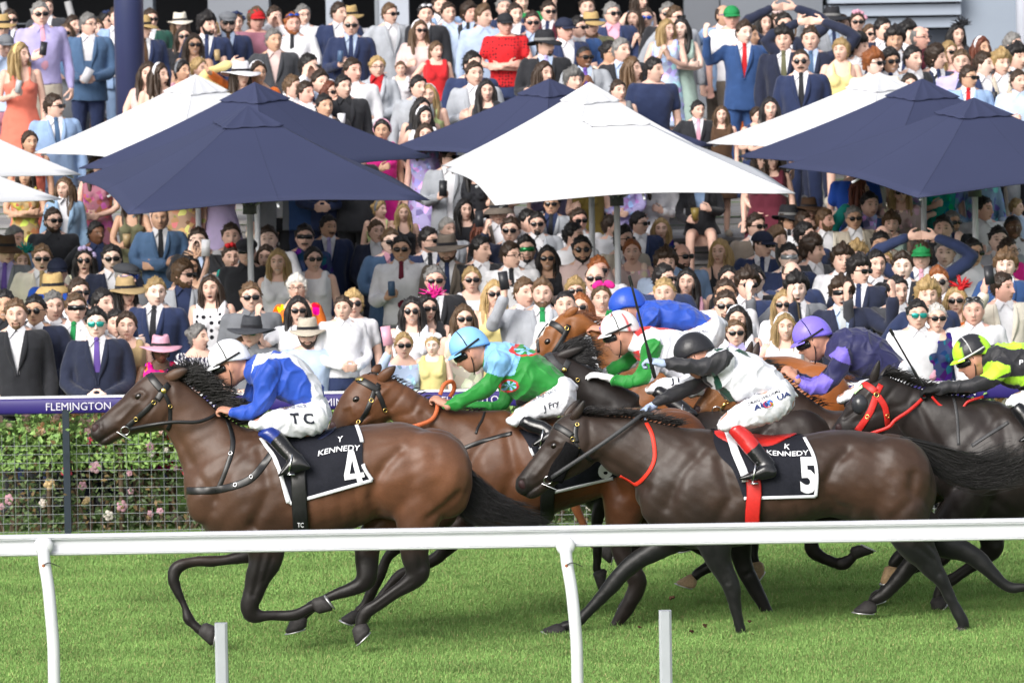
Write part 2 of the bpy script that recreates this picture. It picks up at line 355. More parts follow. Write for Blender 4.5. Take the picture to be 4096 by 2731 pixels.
def rose_bush(px, seed, label, wd=.8):
    r = random.Random(seed); x0 = P(px, 1900, GY)[0]; root = empty('rose_bush', (x0, GY+.42, 0)); tag(root, label, 'rose bush', 'rose bushes behind the wire fence')
    g = G()
    for k in range(9):
        a = r.uniform(-wd/2, wd/2); pts = [(a*.4, 0, 0), (a*.7+r.uniform(-.08, .08), r.uniform(-.1, .1), .35), (a+r.uniform(-.1, .1), r.uniform(-.15, .1), .8)]
        g.tube(pts, [.014, .01, .005], 6, sub=3)
    g.tube([(wd*.3, -.2, 0), (wd*.3, -.2, .86)], [.02, .02], 8, rnd=False)
    obj('stem', g.mesh(), mk('rose stem', (.14, .10, .07), .8, .2, (20, .3)), root)
    V = []; Fc = []; C = []
    for k in range(5200):
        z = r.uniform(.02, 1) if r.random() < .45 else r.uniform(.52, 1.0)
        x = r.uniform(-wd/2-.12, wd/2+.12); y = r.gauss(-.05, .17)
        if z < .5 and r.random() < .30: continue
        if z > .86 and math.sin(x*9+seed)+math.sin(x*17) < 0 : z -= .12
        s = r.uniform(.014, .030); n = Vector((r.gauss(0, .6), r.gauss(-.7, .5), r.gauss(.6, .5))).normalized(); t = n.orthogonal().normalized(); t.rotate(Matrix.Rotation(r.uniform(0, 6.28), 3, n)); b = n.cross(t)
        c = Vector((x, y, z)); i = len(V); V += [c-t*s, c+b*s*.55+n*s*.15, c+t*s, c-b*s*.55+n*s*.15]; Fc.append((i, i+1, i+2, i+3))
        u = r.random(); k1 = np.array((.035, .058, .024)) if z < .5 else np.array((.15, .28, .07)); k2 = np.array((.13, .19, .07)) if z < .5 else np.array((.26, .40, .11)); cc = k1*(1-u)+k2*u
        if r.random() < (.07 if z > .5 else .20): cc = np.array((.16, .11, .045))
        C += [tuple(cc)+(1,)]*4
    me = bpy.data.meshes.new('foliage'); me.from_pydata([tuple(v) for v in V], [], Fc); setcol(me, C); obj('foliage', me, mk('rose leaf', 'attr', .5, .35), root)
    for k in range(34):
        hi = r.random() < .75; z = r.uniform(.78, 1.0) if hi else r.uniform(.15, .75)
        col = r.choice([(.78, .44, .22), (.80, .54, .34), (.80, .62, .46), (.76, .50, .48)]) if hi else r.choice([(.50, .30, .34), (.58, .52, .46), (.45, .05, .08), (.52, .38, .20), (.50, .28, .33), (.62, .57, .50)])
        s = r.uniform(.018, .042); g = G()
        for a in range(5):
            th = a*1.2566; M = Matrix.Rotation(th, 3, 'Y'); g.ell(np.array(M @ Vector((s*.62, 0, 0))), (s*.6, s*.28, s*.55), np.array(M), 8, 6)
        g.ell((0, -s*.25, 0), (s*.42, s*.42, s*.42), None, 8, 6)
        o = obj('bloom', g.mesh(), mk('rose petal', 'obj', .6, .25, (40, .2)), root, color=col); o.location = (r.uniform(-wd/2, wd/2), r.uniform(-.34, -.2), z); o.rotation_euler = (r.uniform(-.5, .6), r.uniform(0, 6), r.uniform(-.6, .6))
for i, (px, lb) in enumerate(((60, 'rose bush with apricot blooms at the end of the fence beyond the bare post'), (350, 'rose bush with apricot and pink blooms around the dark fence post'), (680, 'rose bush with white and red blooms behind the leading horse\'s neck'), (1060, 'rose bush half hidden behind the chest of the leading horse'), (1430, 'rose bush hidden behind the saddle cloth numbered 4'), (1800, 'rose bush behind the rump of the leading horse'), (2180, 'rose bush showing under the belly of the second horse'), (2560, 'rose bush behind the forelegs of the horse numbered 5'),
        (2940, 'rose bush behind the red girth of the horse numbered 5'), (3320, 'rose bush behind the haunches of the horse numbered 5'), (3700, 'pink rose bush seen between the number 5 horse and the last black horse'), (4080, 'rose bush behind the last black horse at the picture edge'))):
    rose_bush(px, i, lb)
# ================================================================== WHITE RUNNING RAIL in front
ND = 29.4
rr = empty('running_rail', (0, ND, 0)); tag(rr, 'long white plastic running rail on curved posts in front of the horses', 'rail')
zt, zb = Z(2106, ND, 2048), Z(2189, ND, 2048); H = zt-zb
prof = [(-.028, 0), (-.036, .06), (-.036, .10), (-.030, .115), (-.036, .13), (-.036, .155), (-.026, .19), (-.014, .25), (-.008, .45), (-.010, .66), (-.022, .74), (-.034, .78), (-.036, .82), (-.030, .84), (-.038, .865), (-.038, .93), (-.028, .985), (-.01, 1.0), (.03, 1.0), (.05, .93), (.05, .07), (.03, 0)]
ys = [.0]*0
g = G(); g.rings([np.array([(x, p[0], zb+p[1]*H) for p in prof]) for x in (-30, 30)]); me = g.mesh(smooth=False)
obj('beam', me, mk('white plastic rail', (.62, .63, .67), .5, .25, (1.5, .05)), rr)
M_PL = mk('white plastic post', (.64, .65, .68), .3, .45, (6, .06), extra=None)
for px in (178, 2262):
    pts = [P(px+a, b, ND) - np.array([0, ND, 0]) for a, b in ((0, 2190), (6, 2250), (22, 2340), (34, 2450), (43, 2560), (46, 2680), (48, 2800), (48, 2980))]
    pts = [np.array([p[0], -.06-.07*min(1, i/3), p[2]]) for i, p in enumerate(pts)]; pts[-1][2] = 0
    o = obj('post', G().tube(pts, [.033]*8, 18, sub=4, rnd=False).mesh(), M_PL, rr)
    g = G().ell((pts[0][0], -.055, pts[0][2]+.015), (.052, .03, .052), None, 22, 14); obj('bracket', g.mesh(), M_PL, o)
    g = G().tube([pts[1]+np.array((-.004, -.036, 0)), pts[1]+np.array((.03, -.045, .012)), pts[1]+np.array((.085, -.03, -.012))], [.0035, .003, .002], 6, sub=4); obj('cable_tie', g.mesh(), mk('black plastic', (.02, .02, .02), .5), o)
    g = G().ell(pts[1]+np.array((-.004, -.034, -.004)), (.009, .006, .010), None, 10, 8); obj('bolt', g.mesh(), mk('rusty bolt', (.35, .13, .06), .7), o)
for px, py, lb in ((884, 2490, 'short grey white plastic post standing in the turf below the leading horse'), (2660, 2440, 'short grey white plastic post standing in the turf below the number 5 horse')):
    d = 28.2; p = P(px, py, d); g = G(); hw = .0325
    sec = [(-hw, -.02), (-hw+.012, -.03), (hw-.012, -.03), (hw, -.02), (hw, .02), (hw-.012, .03), (-hw+.012, .03), (-hw, .02)]
    g.rings([np.array([(a, b, z) for a, b in sec]) for z in (0, p[2]-.006, p[2])]); o = obj('marker_post', g.mesh(smooth=False), mk('grey white plastic', (.36, .38, .41), .5, .3, (8, .1)))
    o.location = (p[0], d, 0); tag(o, lb, 'post', 'short posts in the turf')
# ================================================================== UMBRELLAS
M_CAN = mk('canopy canvas', 'obj', .75, .2, (1.2, .06), (2.0, .25))
def umbrella(peak, lc, rc, fc, d, col, label, hub=True):
    """peak, left, right and front hem corners in display pixels; square canopy seen corner on or side on."""
    s = 4096/2352; k = F/d
    pk = P(peak[0]*s, peak[1]*s, d); L_ = P(lc[0]*s, lc[1]*s, d); Rr = P(rc[0]*s, rc[1]*s, d)
    Wd = Rr[0]-L_[0]; tfr = (fc-lc[0])/(rc[0]-lc[0]); tfr = min(max(tfr, .2), .8)
    # square with its two visible sides: left corner, front corner, right corner, back corner
    c = np.array([(L_[0]+Rr[0])/2, d, 0]); r = Wd/2
    xf = L_[0]+Wd*tfr; dx = xf-c[0]
    a = math.asin(max(-.95, min(.95, dx/r))); cor = []
    hz = (L_[2]+Rr[2])/2
    for i in range(4):
        th = a+math.pi/2*i; cor.append(np.array([math.sin(th)*r, -math.cos(th)*r, 0]))
    # rescale so the widest x extent matches
    ext = max(abs(v[0]) for v in cor); cor = [v*(Wd/2/ext) for v in cor]
    apex = np.array([pk[0]-c[0], 0, pk[2]-hz]); apex[0] = 0
    root = empty('umbrella', (c[0], d, terr(d))); tag(root, label, 'umbrella', 'large square market umbrellas over the lawn')
    base = hz-terr(d); apex = np.array([0, 0, pk[2]-hz])
    TC_, TS_ = math.cos(R_(5.5)), math.sin(R_(5.5))
    def canopy(s0, s1, drop, sc=0):
        g = G(); nu, nv = 14, 12
        for i in range(4):
            A, B = cor[i], cor[(i+1) % 4]
            rows = []
            for v in np.linspace(s0, s1, nv):
                row = []
                for u in np.linspace(0, 1, nu):
                    e = A*(1-u)+B*u; p = e*v+apex*(1-v)
                    sag = math.sin(math.pi*u)
                    p = p*np.array((1-.025*sag*v, 1-.025*sag*v, 1))
                    p[2] += -.035*apex[2]*math.sin(math.pi*v)+(.05*sag*v*v)*apex[2]*.8
                    mid = abs(u-.5); p[2] += .012*v*math.cos((u-.5)*2*math.pi)
                    p[2] += drop - (.012*abs(math.sin(u*math.pi*3))*(v/s1 if s1 < .5 else 0))
                    row.append(np.array((p[0], p[1]*TC_-p[2]*TS_*0, p[2]+p[1]*TS_))+np.array((0, 0, base)))
                rows.append(row)
            g.grid(rows)
        me = g.mesh(); bm = bmesh.new(); bm.from_mesh(me); bmesh.ops.remove_doubles(bm, verts=bm.verts, dist=.002)
        e = [x for x in bm.edges if len(x.link_faces) == 2 and x.calc_face_angle(0) > .16]
        for x in e: x.smooth = False
        bm.to_mesh(me); bm.free(); return me
    o = obj('canopy', canopy(.10, 1.0, 0), M_CAN, root, color=col); m = o.modifiers.new('s', 'SOLIDIFY'); m.thickness = .006
    o = obj('vent', canopy(.0, .20, .024), M_CAN, root, color=col); m = o.modifiers.new('s', 'SOLIDIFY'); m.thickness = .006
    g = G()
    for i in range(4):
        for u in (0, .5):
            e = cor[i]*(1-u)+cor[(i+1) % 4]*u; sg = math.sin(math.pi*u); pts = []
            for v in np.linspace(.12, .995, 12): p = (e*v+apex*(1-v))*np.array((1-.025*sg*v, 1-.025*sg*v, 1)); pts.append((p[0], p[1]*TC_, p[2]-.035*apex[2]*math.sin(math.pi*v)+.05*sg*v*v*apex[2]*.8+.012*v*math.cos((u-.5)*2*math.pi)+p[1]*TS_+base+.002))
            g.tube(pts, [.006]*12, 5, rnd=False)
    obj('seam', g.mesh(), M_CAN, root, color=tuple(c_*.8 for c_ in col))
    gp = mk('umbrella aluminium', (.50, .52, .55), .45, .4, metal=0)
    obj('pole', G().tube([(0, 0, 0), (0, 0, base+apex[2]*.95)], [.027, .027], 14, rnd=False).mesh(), gp, root)
    g = G().tube([(0, 0, base-.22), (0, 0, base-.12)], [.06, .06], 14, rnd=False)
    obj('hub', g.mesh(), mk('umbrella hub', (.12, .13, .14), .5), root)
    for i in range(4):
        for t in (0, .5):
            e = cor[i]*(1-t)+cor[(i+1) % 4]*t; tip = e*.96+np.array((0, 0, base-.035+(.03*apex[2] if t else 0)+e[1]*TS_*.96))
            g = G().tube([np.array((0, 0, base+apex[2]*.82)), e*.5+np.array((0, 0, base+apex[2]*.38+e[1]*TS_*.5)), tip], [.012]*3, 6, rnd=False); rb = obj('rib', g.mesh(), gp, root)
            g = G().tube([(0, 0, base-.17), e*.45+np.array((0, 0, base+apex[2]*.38+e[1]*TS_*.45))], [.011]*2, 6, rnd=False); obj('strut', g.mesh(), gp, rb)
    g = G().box((-.3, -.3, 0), (.3, .3, .09)); obj('base', g.mesh(smooth=False), mk('umbrella base', (.10, .10, .11), .7), root)
NAVY = (.035, .042, .090); WHI = (.60, .61, .64)
umbrella((450, 178), (75, 342), (830, 352), 420, 52.0, WHI, 'white umbrella behind the two navy ones, beside the navy column')
umbrella((590, 196), (185, 366), (992, 378), 640, 50.0, NAVY, 'navy umbrella tucked behind the big navy umbrella with the highest navy peak')
umbrella((572, 250), (155, 420), (990, 446), 358, 47.0, NAVY, 'big navy umbrella nearest the track above the lawn crowd')
umbrella((1250, 188), (888, 330), (1640, 345), 1250, 52.2, NAVY, 'navy umbrella behind the two nested white umbrellas')
umbrella((1352, 196), (1015, 372), (1700, 392), 1290, 49.2, WHI, 'white umbrella mostly covered by the bigger white umbrella before it')
umbrella((1385, 250), (1020, 404), (1812, 424), 1188, 47.0, WHI, 'big white umbrella nearest the track in the middle of the crowd')
umbrella((2010, 174), (1625, 326), (2420, 330), 1960, 51.8, WHI, 'white umbrella peeping over the two navy umbrellas above the grey wall side')
umbrella((2112, 188), (1700, 360), (2540, 372), 2000, 50.2, NAVY, 'navy umbrella between a white umbrella behind and a navy one before it')
umbrella((2238, 232), (1797, 388), (2680, 400), 2085, 47.6, NAVY, 'navy umbrella nearest the track at the cropped edge of the crowd')
umbrella((-190, 215), (-620, 392), (192, 398), -300, 49.0, WHI, 'white umbrella at the picture edge, the higher of two white corners')
umbrella((-240, 285), (-720, 455), (146, 460), -330, 46.6, WHI, 'white umbrella at the picture edge, the lower of two white corners')
# ================================================================== HORSES
def cat_secs(secs, sub=3):
    A = np.array([[a[0], a[1], b[0], b[1], h] for a, b, h in secs], float); n = len(A); out = []
    for i in range(n-1):
        p0 = A[max(i-1, 0)]; p1 = A[i]; p2 = A[i+1]; p3 = A[min(i+2, n-1)]
        for k in range(sub):
            t = k/sub; out.append(.5*((2*p1)+(-p0+p2)*t+(2*p0-5*p1+4*p2-p3)*t*t+(-p0+3*p1-3*p2+p3)*t**3))
    out.append(A[-1]); return out
def loft(g, secs, d, lat=0, n=22, sup=2.2, sub=3, cap=True):
    """secs: ((x,y),(x,y),half width): the two outline points of each section, lifted onto the plane Y = d-lat."""
    rings = []; ph = np.arange(n)/n*2*math.pi; cs = np.sign(np.cos(ph))*np.abs(np.cos(ph))**(2/sup); sn = np.sign(np.sin(ph))*np.abs(np.sin(ph))**(2/sup)
    S_ = cat_secs(secs, sub)
    for a in S_:
        p, r = P(a[0], a[1], d-lat), P(a[2], a[3], d-lat); c = (p+r)/2; h = (p-r)/2
        rings.append(c+np.outer(cs, h)+np.outer(sn, np.array((0, -1, 0)))*a[4])
    if cap:
        for e, o in ((0, 1), (-1, -2)):
            c = rings[e].mean(0); dv = c-rings[o].mean(0); L_ = np.linalg.norm(dv)+1e-9; R0 = np.linalg.norm(rings[e]-c, axis=1).mean()
            new = c+dv/L_*min(R0*.35, .05)+(rings[e]-c)*.6
            rings = [new]+rings if e == 0 else rings+[new]
    g.rings(rings)
def ppm(d): return F/d
def limb(g, pts, d, lat0, lat1, flat=.85, n=14, sub=4, cap=True):
    """pts: x, y, radius in photo pixels down a limb; lateral offset runs from lat0 to lat1."""
    m = len(pts); V = [P(p[0], p[1], d-(lat0+(lat1-lat0)*min(1, i/max(1, m-2)))) for i, p in enumerate(pts)]
    g.tube(V, [p[2]/ppm(d) for p in pts], n, flat=flat, ref=(0, 1, 0), sub=sub, cap=cap)
H4 = dict(
    torso=[((770, 1830), (765, 2030), .13), ((860, 1752), (835, 2135), .20), ((1000, 1712), (990, 2205), .25), ((1120, 1722), (1130, 2200), .28), ((1260, 1730), (1270, 2165), .295), ((1400, 1707), (1400, 2120), .29),
           ((1520, 1692), (1510, 2075), .275), ((1620, 1690), (1610, 2085), .285), ((1720, 1724), (1725, 2085), .27), ((1792, 1785), (1800, 2050), .22), ((1840, 1860), (1836, 1980), .13)],
    neck=[((690, 1505), (655, 1700), .075), ((740, 1530), (672, 1745), .08), ((806, 1582), (700, 1800), .09), ((880, 1648), (730, 1880), .11), ((960, 1700), (752, 1960), .15), ((1050, 1735), (790, 2060), .18)],
    head=qs('R1', (828, 985, 880, 1060, .040), (838, 925, 935, 1115, .050), (890, 868, 1020, 1112, .055), (990, 785, 1085, 1062, .056), (1095, 685, 1200, 1020, .062), (1200, 575, 1335, 992, .078), (1285, 498, 1450, 968, .098), (1365, 446, 1560, 950, .102), (1470, 425, 1620, 900, .09), (1600, 440, 1690, 850, .078)),
    ears=[(q('R1', (1545, 485, 50)), q('R1', (1640, 440, 52)), q('R1', (1730, 405, 12)))],
    legs=[dict(side=-1, pts=qr('R5', (2200, 380, 110), (2060, 500, 80), (1900, 565, 58), (1700, 590, 50), (1560, 592, 50), (1445, 625, 57), (1395, 690, 58), (1400, 770, 52), (1450, 880, 40), (1495, 980, 39), (1518, 1060, 52), (1570, 1110, 46), (1625, 1155, 46)), hoof=[(q('R5', (1595, 1180)), q('R5', (1660, 1082))), (q('R5', (1690, 1268)), q('R5', (1728, 1110)))]),
          dict(side=1, pts=qr('R6', (0, 100, 190), (30, 330, 170), (80, 540, 150), (25, 700, 112), (-25, 860, 86), (-52, 965, 74), (-25, 1030, 60), (90, 1026, 51), (230, 1024, 46), (340, 1012, 54), (420, 970, 50), (470, 950, 50)), hoof=[(q('R6', (455, 890)), q('R6', (510, 1012))), (q('R6', (525, 868)), q('R6', (612, 985)))]),
          dict(side=-1, pts=qr('R6', (1300, 0, 190), (1050, 250, 150), (900, 450, 112), (893, 600, 98), (885, 740, 86), (800, 800, 66), (660, 848, 50), (540, 898, 47), (440, 960, 54), (385, 1025, 46), (370, 1060, 44)), hoof=[(q('R6', (270, 1070)), q('R6', (412, 1055))), (q('R6', (233, 1155)), q('R6', (408, 1112)))]),
          dict(side=1, pts=qr('R6', (1420, -150, 230), (1330, 100, 215), (1290, 300, 175), (1270, 480, 128), (1285, 600, 108), (1300, 690, 96), (1215, 775, 74), (1100, 855, 58), (980, 938, 56), (895, 985, 63), (845, 1060, 52), (835, 1110, 52)), hoof=[(q('R6', (770, 1145)), q('R6', (890, 1088))), (q('R6', (795, 1250)), q('R6', (917, 1135)))])])
H4['groove'] = [(((690, 1720), (760, 1850), (850, 2000)), 20, .010), (((1010, 1745), (900, 1890), (855, 2040)), 24, .010), (((1040, 1800), (1075, 1960), (1010, 2110)), 26, .013), (((1005, 2105), (1120, 2180)), 20, .010),
    (((1600, 1800), (1545, 1850), (1505, 1920), (1490, 1990), (1512, 2050)), 24, .017), (((1838, 1975), (1775, 2032), (1715, 2072)), 16, .012), (((1725, 1790), (1765, 1900), (1735, 2000)), 34, .008), (((930, 1720), (1000, 1830)), 26, .006),
    (q('R1', (1440, 640), (1400, 760), (1290, 900)), 9, .005), (q('R1', (1560, 560), (1580, 760), (1500, 930)), 12, .007), (q('R1', (1330, 650), (1240, 730), (1100, 880)), 9, -.006), (q('R1', (1230, 640), (1290, 600), (1340, 630)), 7, -.007), (q('R1', (1230, 690), (1290, 690)), 6, .004),
    (q('R1', (905, 1078), (1000, 1015), (1085, 965)), 7, .010), (q('R1', (850, 905), (920, 880), (935, 960)), 7, -.006), (q('R1', (1010, 1110), (1200, 1020), (1440, 960)), 12, .004),
    (q('R6', (1270, 430), (1320, 560), (1330, 640)), 14, .007), (q('R6', (60, 520), (20, 700), (-20, 860)), 12, .008), (q('R6', (130, 560), (70, 740)), 9, .006), (q('R6', (1240, 760), (1080, 870), (960, 960)), 8, .004)] + [(((1225+62*i, 1880), (1240+64*i, 2090)), 13, .0028) for i in range(5)]
def proj(V):
    v = np.asarray(V)-CAM; z = v @ _f; return np.column_stack([CX+F*(v @ _r)/z, CY-F*(v @ _u)/z])
def segdist(p, pl):
    out = np.full(len(p), 1e9)
    for a, b in zip(pl[:-1], pl[1:]):
        a = np.array(a[:2], float); b = np.array(b[:2], float); ab = b-a; t = np.clip(((p-a) @ ab)/(ab @ ab), 0, 1); out = np.minimum(out, np.linalg.norm(p-a-t[:, None]*ab, axis=1))
    return out
def shift(D, dx, dy, sc=1.0, ref=(1062, 1715)):
    def t(p): return ((p[0]-ref[0])*sc+ref[0]+dx, (p[1]-ref[1])*sc+ref[1]+dy) + tuple(p[2:])
    o = {}
    for k in ('torso', 'neck', 'head'): o[k] = [(t(a), t(b), h*sc**.5) for a, b, h in D[k]]
    o['groove'] = [([t(p) for p in pl], w_*sc, dp) for pl, w_, dp in D['groove']]
    o['ears'] = [tuple((t(e)[0], t(e)[1], e[2]*sc) for e in ear) for ear in D['ears']]
    o['legs'] = [dict(side=l['side'], pts=[(t(p)[0], t(p)[1], p[2]*sc) for p in l['pts']], hoof=[(t(a), t(b)) for a, b in l['hoof']]) for l in D['legs']]
    return o
H5 = dict(
    torso=[((2590, 1830), (2565, 2040), .13), ((2680, 1752), (2625, 2145), .20), ((2790, 1716), (2770, 2195), .25), ((2920, 1730), (2920, 2190), .28), ((3060, 1745), (3060, 2160), .295), ((3200, 1738), (3200, 2105), .29),
           ((3320, 1718), (3310, 2068), .275), ((3440, 1722), (3430, 2090), .285), ((3560, 1746), (3570, 2100), .27), ((3640, 1812), (3655, 2075), .22), ((3692, 1892), (3706, 2030), .14)],
    neck=qs('R3', (620, 800, 770, 1200, .08), (700, 826, 830, 1290, .085), (860, 828, 930, 1370, .095), (1050, 838, 1050, 1430, .11), (1280, 880, 1150, 1520, .13), (1530, 935, 1190, 1640, .16), (1780, 950, 1260, 1750, .19)),
    head=qs('R3', (28, 1480, 90, 1560, .042), (32, 1420, 165, 1600, .052), (90, 1335, 250, 1580, .056), (180, 1222, 345, 1500, .058), (275, 1090, 460, 1440, .066), (335, 990, 570, 1385, .082), (380, 905, 690, 1320, .10), (455, 842, 770, 1262, .10), (550, 800, 800, 1200, .085), (640, 800, 830, 1150, .08)),
    ears=[(q('R3', (560, 850, 40)), q('R3', (620, 775, 42)), q('R3', (664, 692, 10))), (q('R3', (500, 830, 36)), q('R3', (565, 750, 36)), q('R3', (618, 684, 9)))],
    legs=[dict(side=-1, pts=qr('R7', (1500, 250, 170), (1320, 400, 128), (1170, 490, 95), (1020, 570, 82), (880, 690, 76), (800, 785, 74), (710, 890, 56), (610, 990, 48), (535, 1065, 54), (460, 1100, 44), (400, 1115, 44)), hoof=[(q('R7', (352, 1090)), q('R7', (440, 1150))), (q('R7', (243, 1135)), q('R7', (432, 1205)))]),
          dict(side=1, pts=qr('R7', (1560, 0, 190), (1620, 250, 175), (1630, 450, 145), (1662, 590, 108), (1712, 690, 88), (1768, 805, 76), (1790, 930, 56), (1815, 1050, 47), (1832, 1130, 50), (1840, 1185, 45)), hoof=[(q('R7', (1790, 1180)), q('R7', (1885, 1180))), (q('R7', (1770, 1250)), q('R7', (1900, 1250)))]),
          dict(side=-1, pts=qr('R8', (1000, 150, 200), (1250, 350, 170), (1430, 450, 120), (1570, 505, 92), (1690, 575, 78), (1790, 675, 60), (1880, 765, 55), (1955, 805, 54), (2040, 800, 42), (2090, 795, 42)), hoof=[(q('R8', (2085, 760)), q('R8', (2095, 840))), (q('R8', (2200, 800)), q('R8', (2160, 860)))]),
          dict(side=1, pts=qr('R8', (960, -60, 240), (1060, 150, 230), (1130, 330, 185), (1200, 470, 150), (1275, 570, 112), (1330, 660, 90), (1400, 755, 66), (1465, 890, 52), (1525, 1000, 50), (1572, 1080, 55), (1562, 1140, 50)), hoof=[(q('R8', (1505, 1130)), q('R8', (1612, 1130))), (q('R8', (1490, 1200)), q('R8', (1610, 1200)))])])
H5['groove'] = [(q('R3', (770, 1200), (1000, 1330), (1230, 1500)), 20, .010), (((2850, 1745), (2735, 1880), (2665, 2030)), 24, .011), (((2880, 1840), (2925, 1990), (2845, 2130)), 26, .014), (((2840, 2120), (2950, 2180)), 20, .010),
    (((3390, 1800), (3340, 1850), (3305, 1930), (3311, 1985), (3345, 2030), (3400, 2055)), 24, .017), (((3655, 1900), (3650, 2000), (3570, 2075)), 22, .010), (((3520, 1790), (3560, 1900), (3535, 2000)), 34, .008), (((2740, 1735), (2810, 1850)), 28, .007),
    (q('R3', (560, 1060), (540, 1180), (420, 1330)), 9, .005), (q('R3', (700, 900), (720, 1080), (640, 1260)), 12, .007), (q('R3', (440, 1120), (340, 1230), (220, 1380)), 9, -.006), (q('R3', (330, 1080), (390, 1050), (450, 1080)), 7, -.007), (q('R3', (900, 900), (1200, 1050), (1400, 1250)), 40, .006),
    (q('R3', (120, 1568), (200, 1500), (300, 1440)), 7, .010), (q('R3', (75, 1400), (130, 1400), (140, 1470)), 7, -.006),
    (q('R7', (1600, 350), (1640, 560), (1720, 760)), 13, .008), (q('R8', (1200, 470), (1330, 580), (1370, 690)), 12, .008), (q('R8', (1290, 450), (1370, 530)), 10, .006)] + [(((2985+62*i, 1880), (3005+64*i, 2090)), 13, .0028) for i in range(5)]
HF = shift(H4, 986, -62, .965)
HF['head'] = qs('R2', (640, 1010, 720, 1100, .042), (655, 930, 800, 1090, .052), (690, 850, 880, 1050, .058), (735, 735, 990, 1000, .07), (785, 640, 1110, 950, .085), (860, 545, 1210, 880, .10), (950, 468, 1260, 790, .095), (1060, 440, 1290, 720, .085))
HF['neck'] = qs('R2', (1000, 440, 1190, 800, .08), (1200, 468, 1230, 860, .085), (1400, 560, 1350, 960, .095), (1620, 690, 1480, 1080, .11), (1830, 762, 1620, 1240, .13), (2080, 780, 1750, 1400, .16), (2330, 775, 1800, 1600, .18))
HF['ears'] = [(q('R2', (1140, 500, 52)), q('R2', (1210, 440, 46)), q('R2', (1282, 375, 10))), (q('R2', (1080, 430, 40)), q('R2', (1120, 395, 38)), q('R2', (1145, 358, 9)))]
HF['torso'] = [(a, (b[0], b[1]-(45 if b[0] > 2200 else 0)), h) for a, b, h in HF['torso']]
HF['legs'] = [dict(side=1, pts=qr('R6', (1500, 200, 130), (1300, 380, 75), (1085, 520, 48), (1000, 690, 48), (930, 830, 54), (880, 930, 42), (825, 990, 45)), hoof=[(q('R6', (765, 988)), q('R6', (850, 1010))), (q('R6', (680, 1045)), q('R6', (800, 1092)))]),
              dict(side=-1, pts=qr('R6', (1650, 320, 120), (1500, 520, 62), (1390, 600, 56), (1240, 665, 55), (1120, 740, 52), (1000, 880, 40), (900, 1010, 40)), hoof=[(q('R6', (850, 1000)), q('R6', (930, 1030))), (q('R6', (800, 1060)), q('R6', (900, 1080)))]),
              dict(side=1, pts=qr('R7', (950, -100, 240), (900, 200, 170), (870, 450, 95), (905, 570, 84), (975, 690, 84), (1010, 775, 80), (960, 895, 72), (900, 1000, 62), (840, 1090, 56), (810, 1140, 52)), hoof=[(q('R7', (760, 1130)), q('R7', (870, 1145))), (q('R7', (735, 1190)), q('R7', (860, 1200)))]),
              dict(side=-1, pts=qr('R7', (1150, -100, 220), (1050, 200, 150), (1000, 420, 95), (980, 600, 70), (1000, 700, 60), (980, 800, 48), (930, 900, 45)), hoof=[(q('R7', (890, 890)), q('R7', (970, 905))), (q('R7', (850, 950)), q('R7', (960, 970)))])]
HJ = shift(H4, 1500, -88, .95)
HJ['head'] = qs('R3', (30, 690, 100, 770, .042), (60, 560, 200, 720, .055), (140, 440, 350, 680, .07), (220, 340, 450, 640, .09), (290, 275, 530, 580, .10), (360, 240, 590, 520, .09), (450, 240, 640, 500, .08))
HJ['neck'] = qs('R3', (400, 240, 560, 560, .08), (560, 300, 580, 690, .09), (750, 400, 640, 830, .10), (950, 520, 720, 990, .13), (1180, 640, 800, 1200, .17))
HJ['ears'] = [(q('R3', (430, 290, 42)), q('R3', (540, 250, 44)), q('R3', (655, 205, 10)))]
HJ['legs'] = [dict(side=1, pts=qr('R7', (900, -100, 140), (760, 80, 85), (690, 220, 56), (688, 400, 46), (688, 560, 46), (678, 640, 38), (690, 680, 40)), hoof=[(q('R7', (648, 690)), q('R7', (765, 665))), (q('R7', (690, 810)), q('R7', (745, 785)))]),
              dict(side=-1, pts=qr('R7', (1100, 0, 140), (1300, 300, 90), (1640, 560, 70), (1560, 645, 56), (1490, 690, 48), (1465, 720, 44)), hoof=[(q('R7', (1430, 690)), q('R7', (1482, 775))), (q('R7', (1320, 752)), q('R7', (1470, 802)))]),
              dict(side=1, pts=qr('R7', (1900, -100, 230), (1850, 150, 170), (1820, 380, 115), (1835, 520, 92), (1862, 630, 80), (1930, 770, 72), (2000, 900, 58), (2060, 1020, 54), (2080, 1090, 50)), hoof=[(q('R7', (2035, 1080)), q('R7', (2140, 1080))), (q('R7', (2020, 1150)), q('R7', (2140, 1150)))]),
              dict(side=-1, pts=qr('R7', (2100, 0, 200), (2000, 200, 120), (1940, 380, 70), (1925, 480, 58), (1940, 560, 46), (1965, 610, 42)), hoof=[(q('R7', (1915, 610)), q('R7', (2015, 605))), (q('R7', (1960, 745)), q('R7', (2030, 650)))])]
HC = shift(H4, 1578, -268, .93)
HC['head'] = qs('R3', (50, 420, 130, 500, .042), (100, 315, 280, 450, .055), (180, 185, 410, 360, .07), (262, 60, 520, 270, .088), (345, -35, 610, 180, .10), (455, -102, 690, 80, .09), (560, -130, 760, 10, .085))
HC['ears'] = [(q('R3', (500, -80, 40)), q('R3', (560, -130, 40)), q('R3', (612, -152, 9)))]
HC['neck'] = qs('R3', (540, -125, 720, 60, .08), (700, -60, 760, 220, .09), (900, 40, 800, 400, .10), (1150, 140, 830, 560, .13), (1400, 200, 900, 740, .17))
HB = shift(H4, 2330, -72, .95)
HB['head'] = qs('R3', (1612, 850, 1640, 930, .042), (1640, 790, 1780, 945, .055), (1700, 690, 1860, 910, .06), (1780, 590, 1960, 830, .072), (1880, 480, 2080, 760, .088), (1990, 380, 2220, 690, .10), (2110, 312, 2330, 610, .092), (2220, 300, 2380, 560, .08))
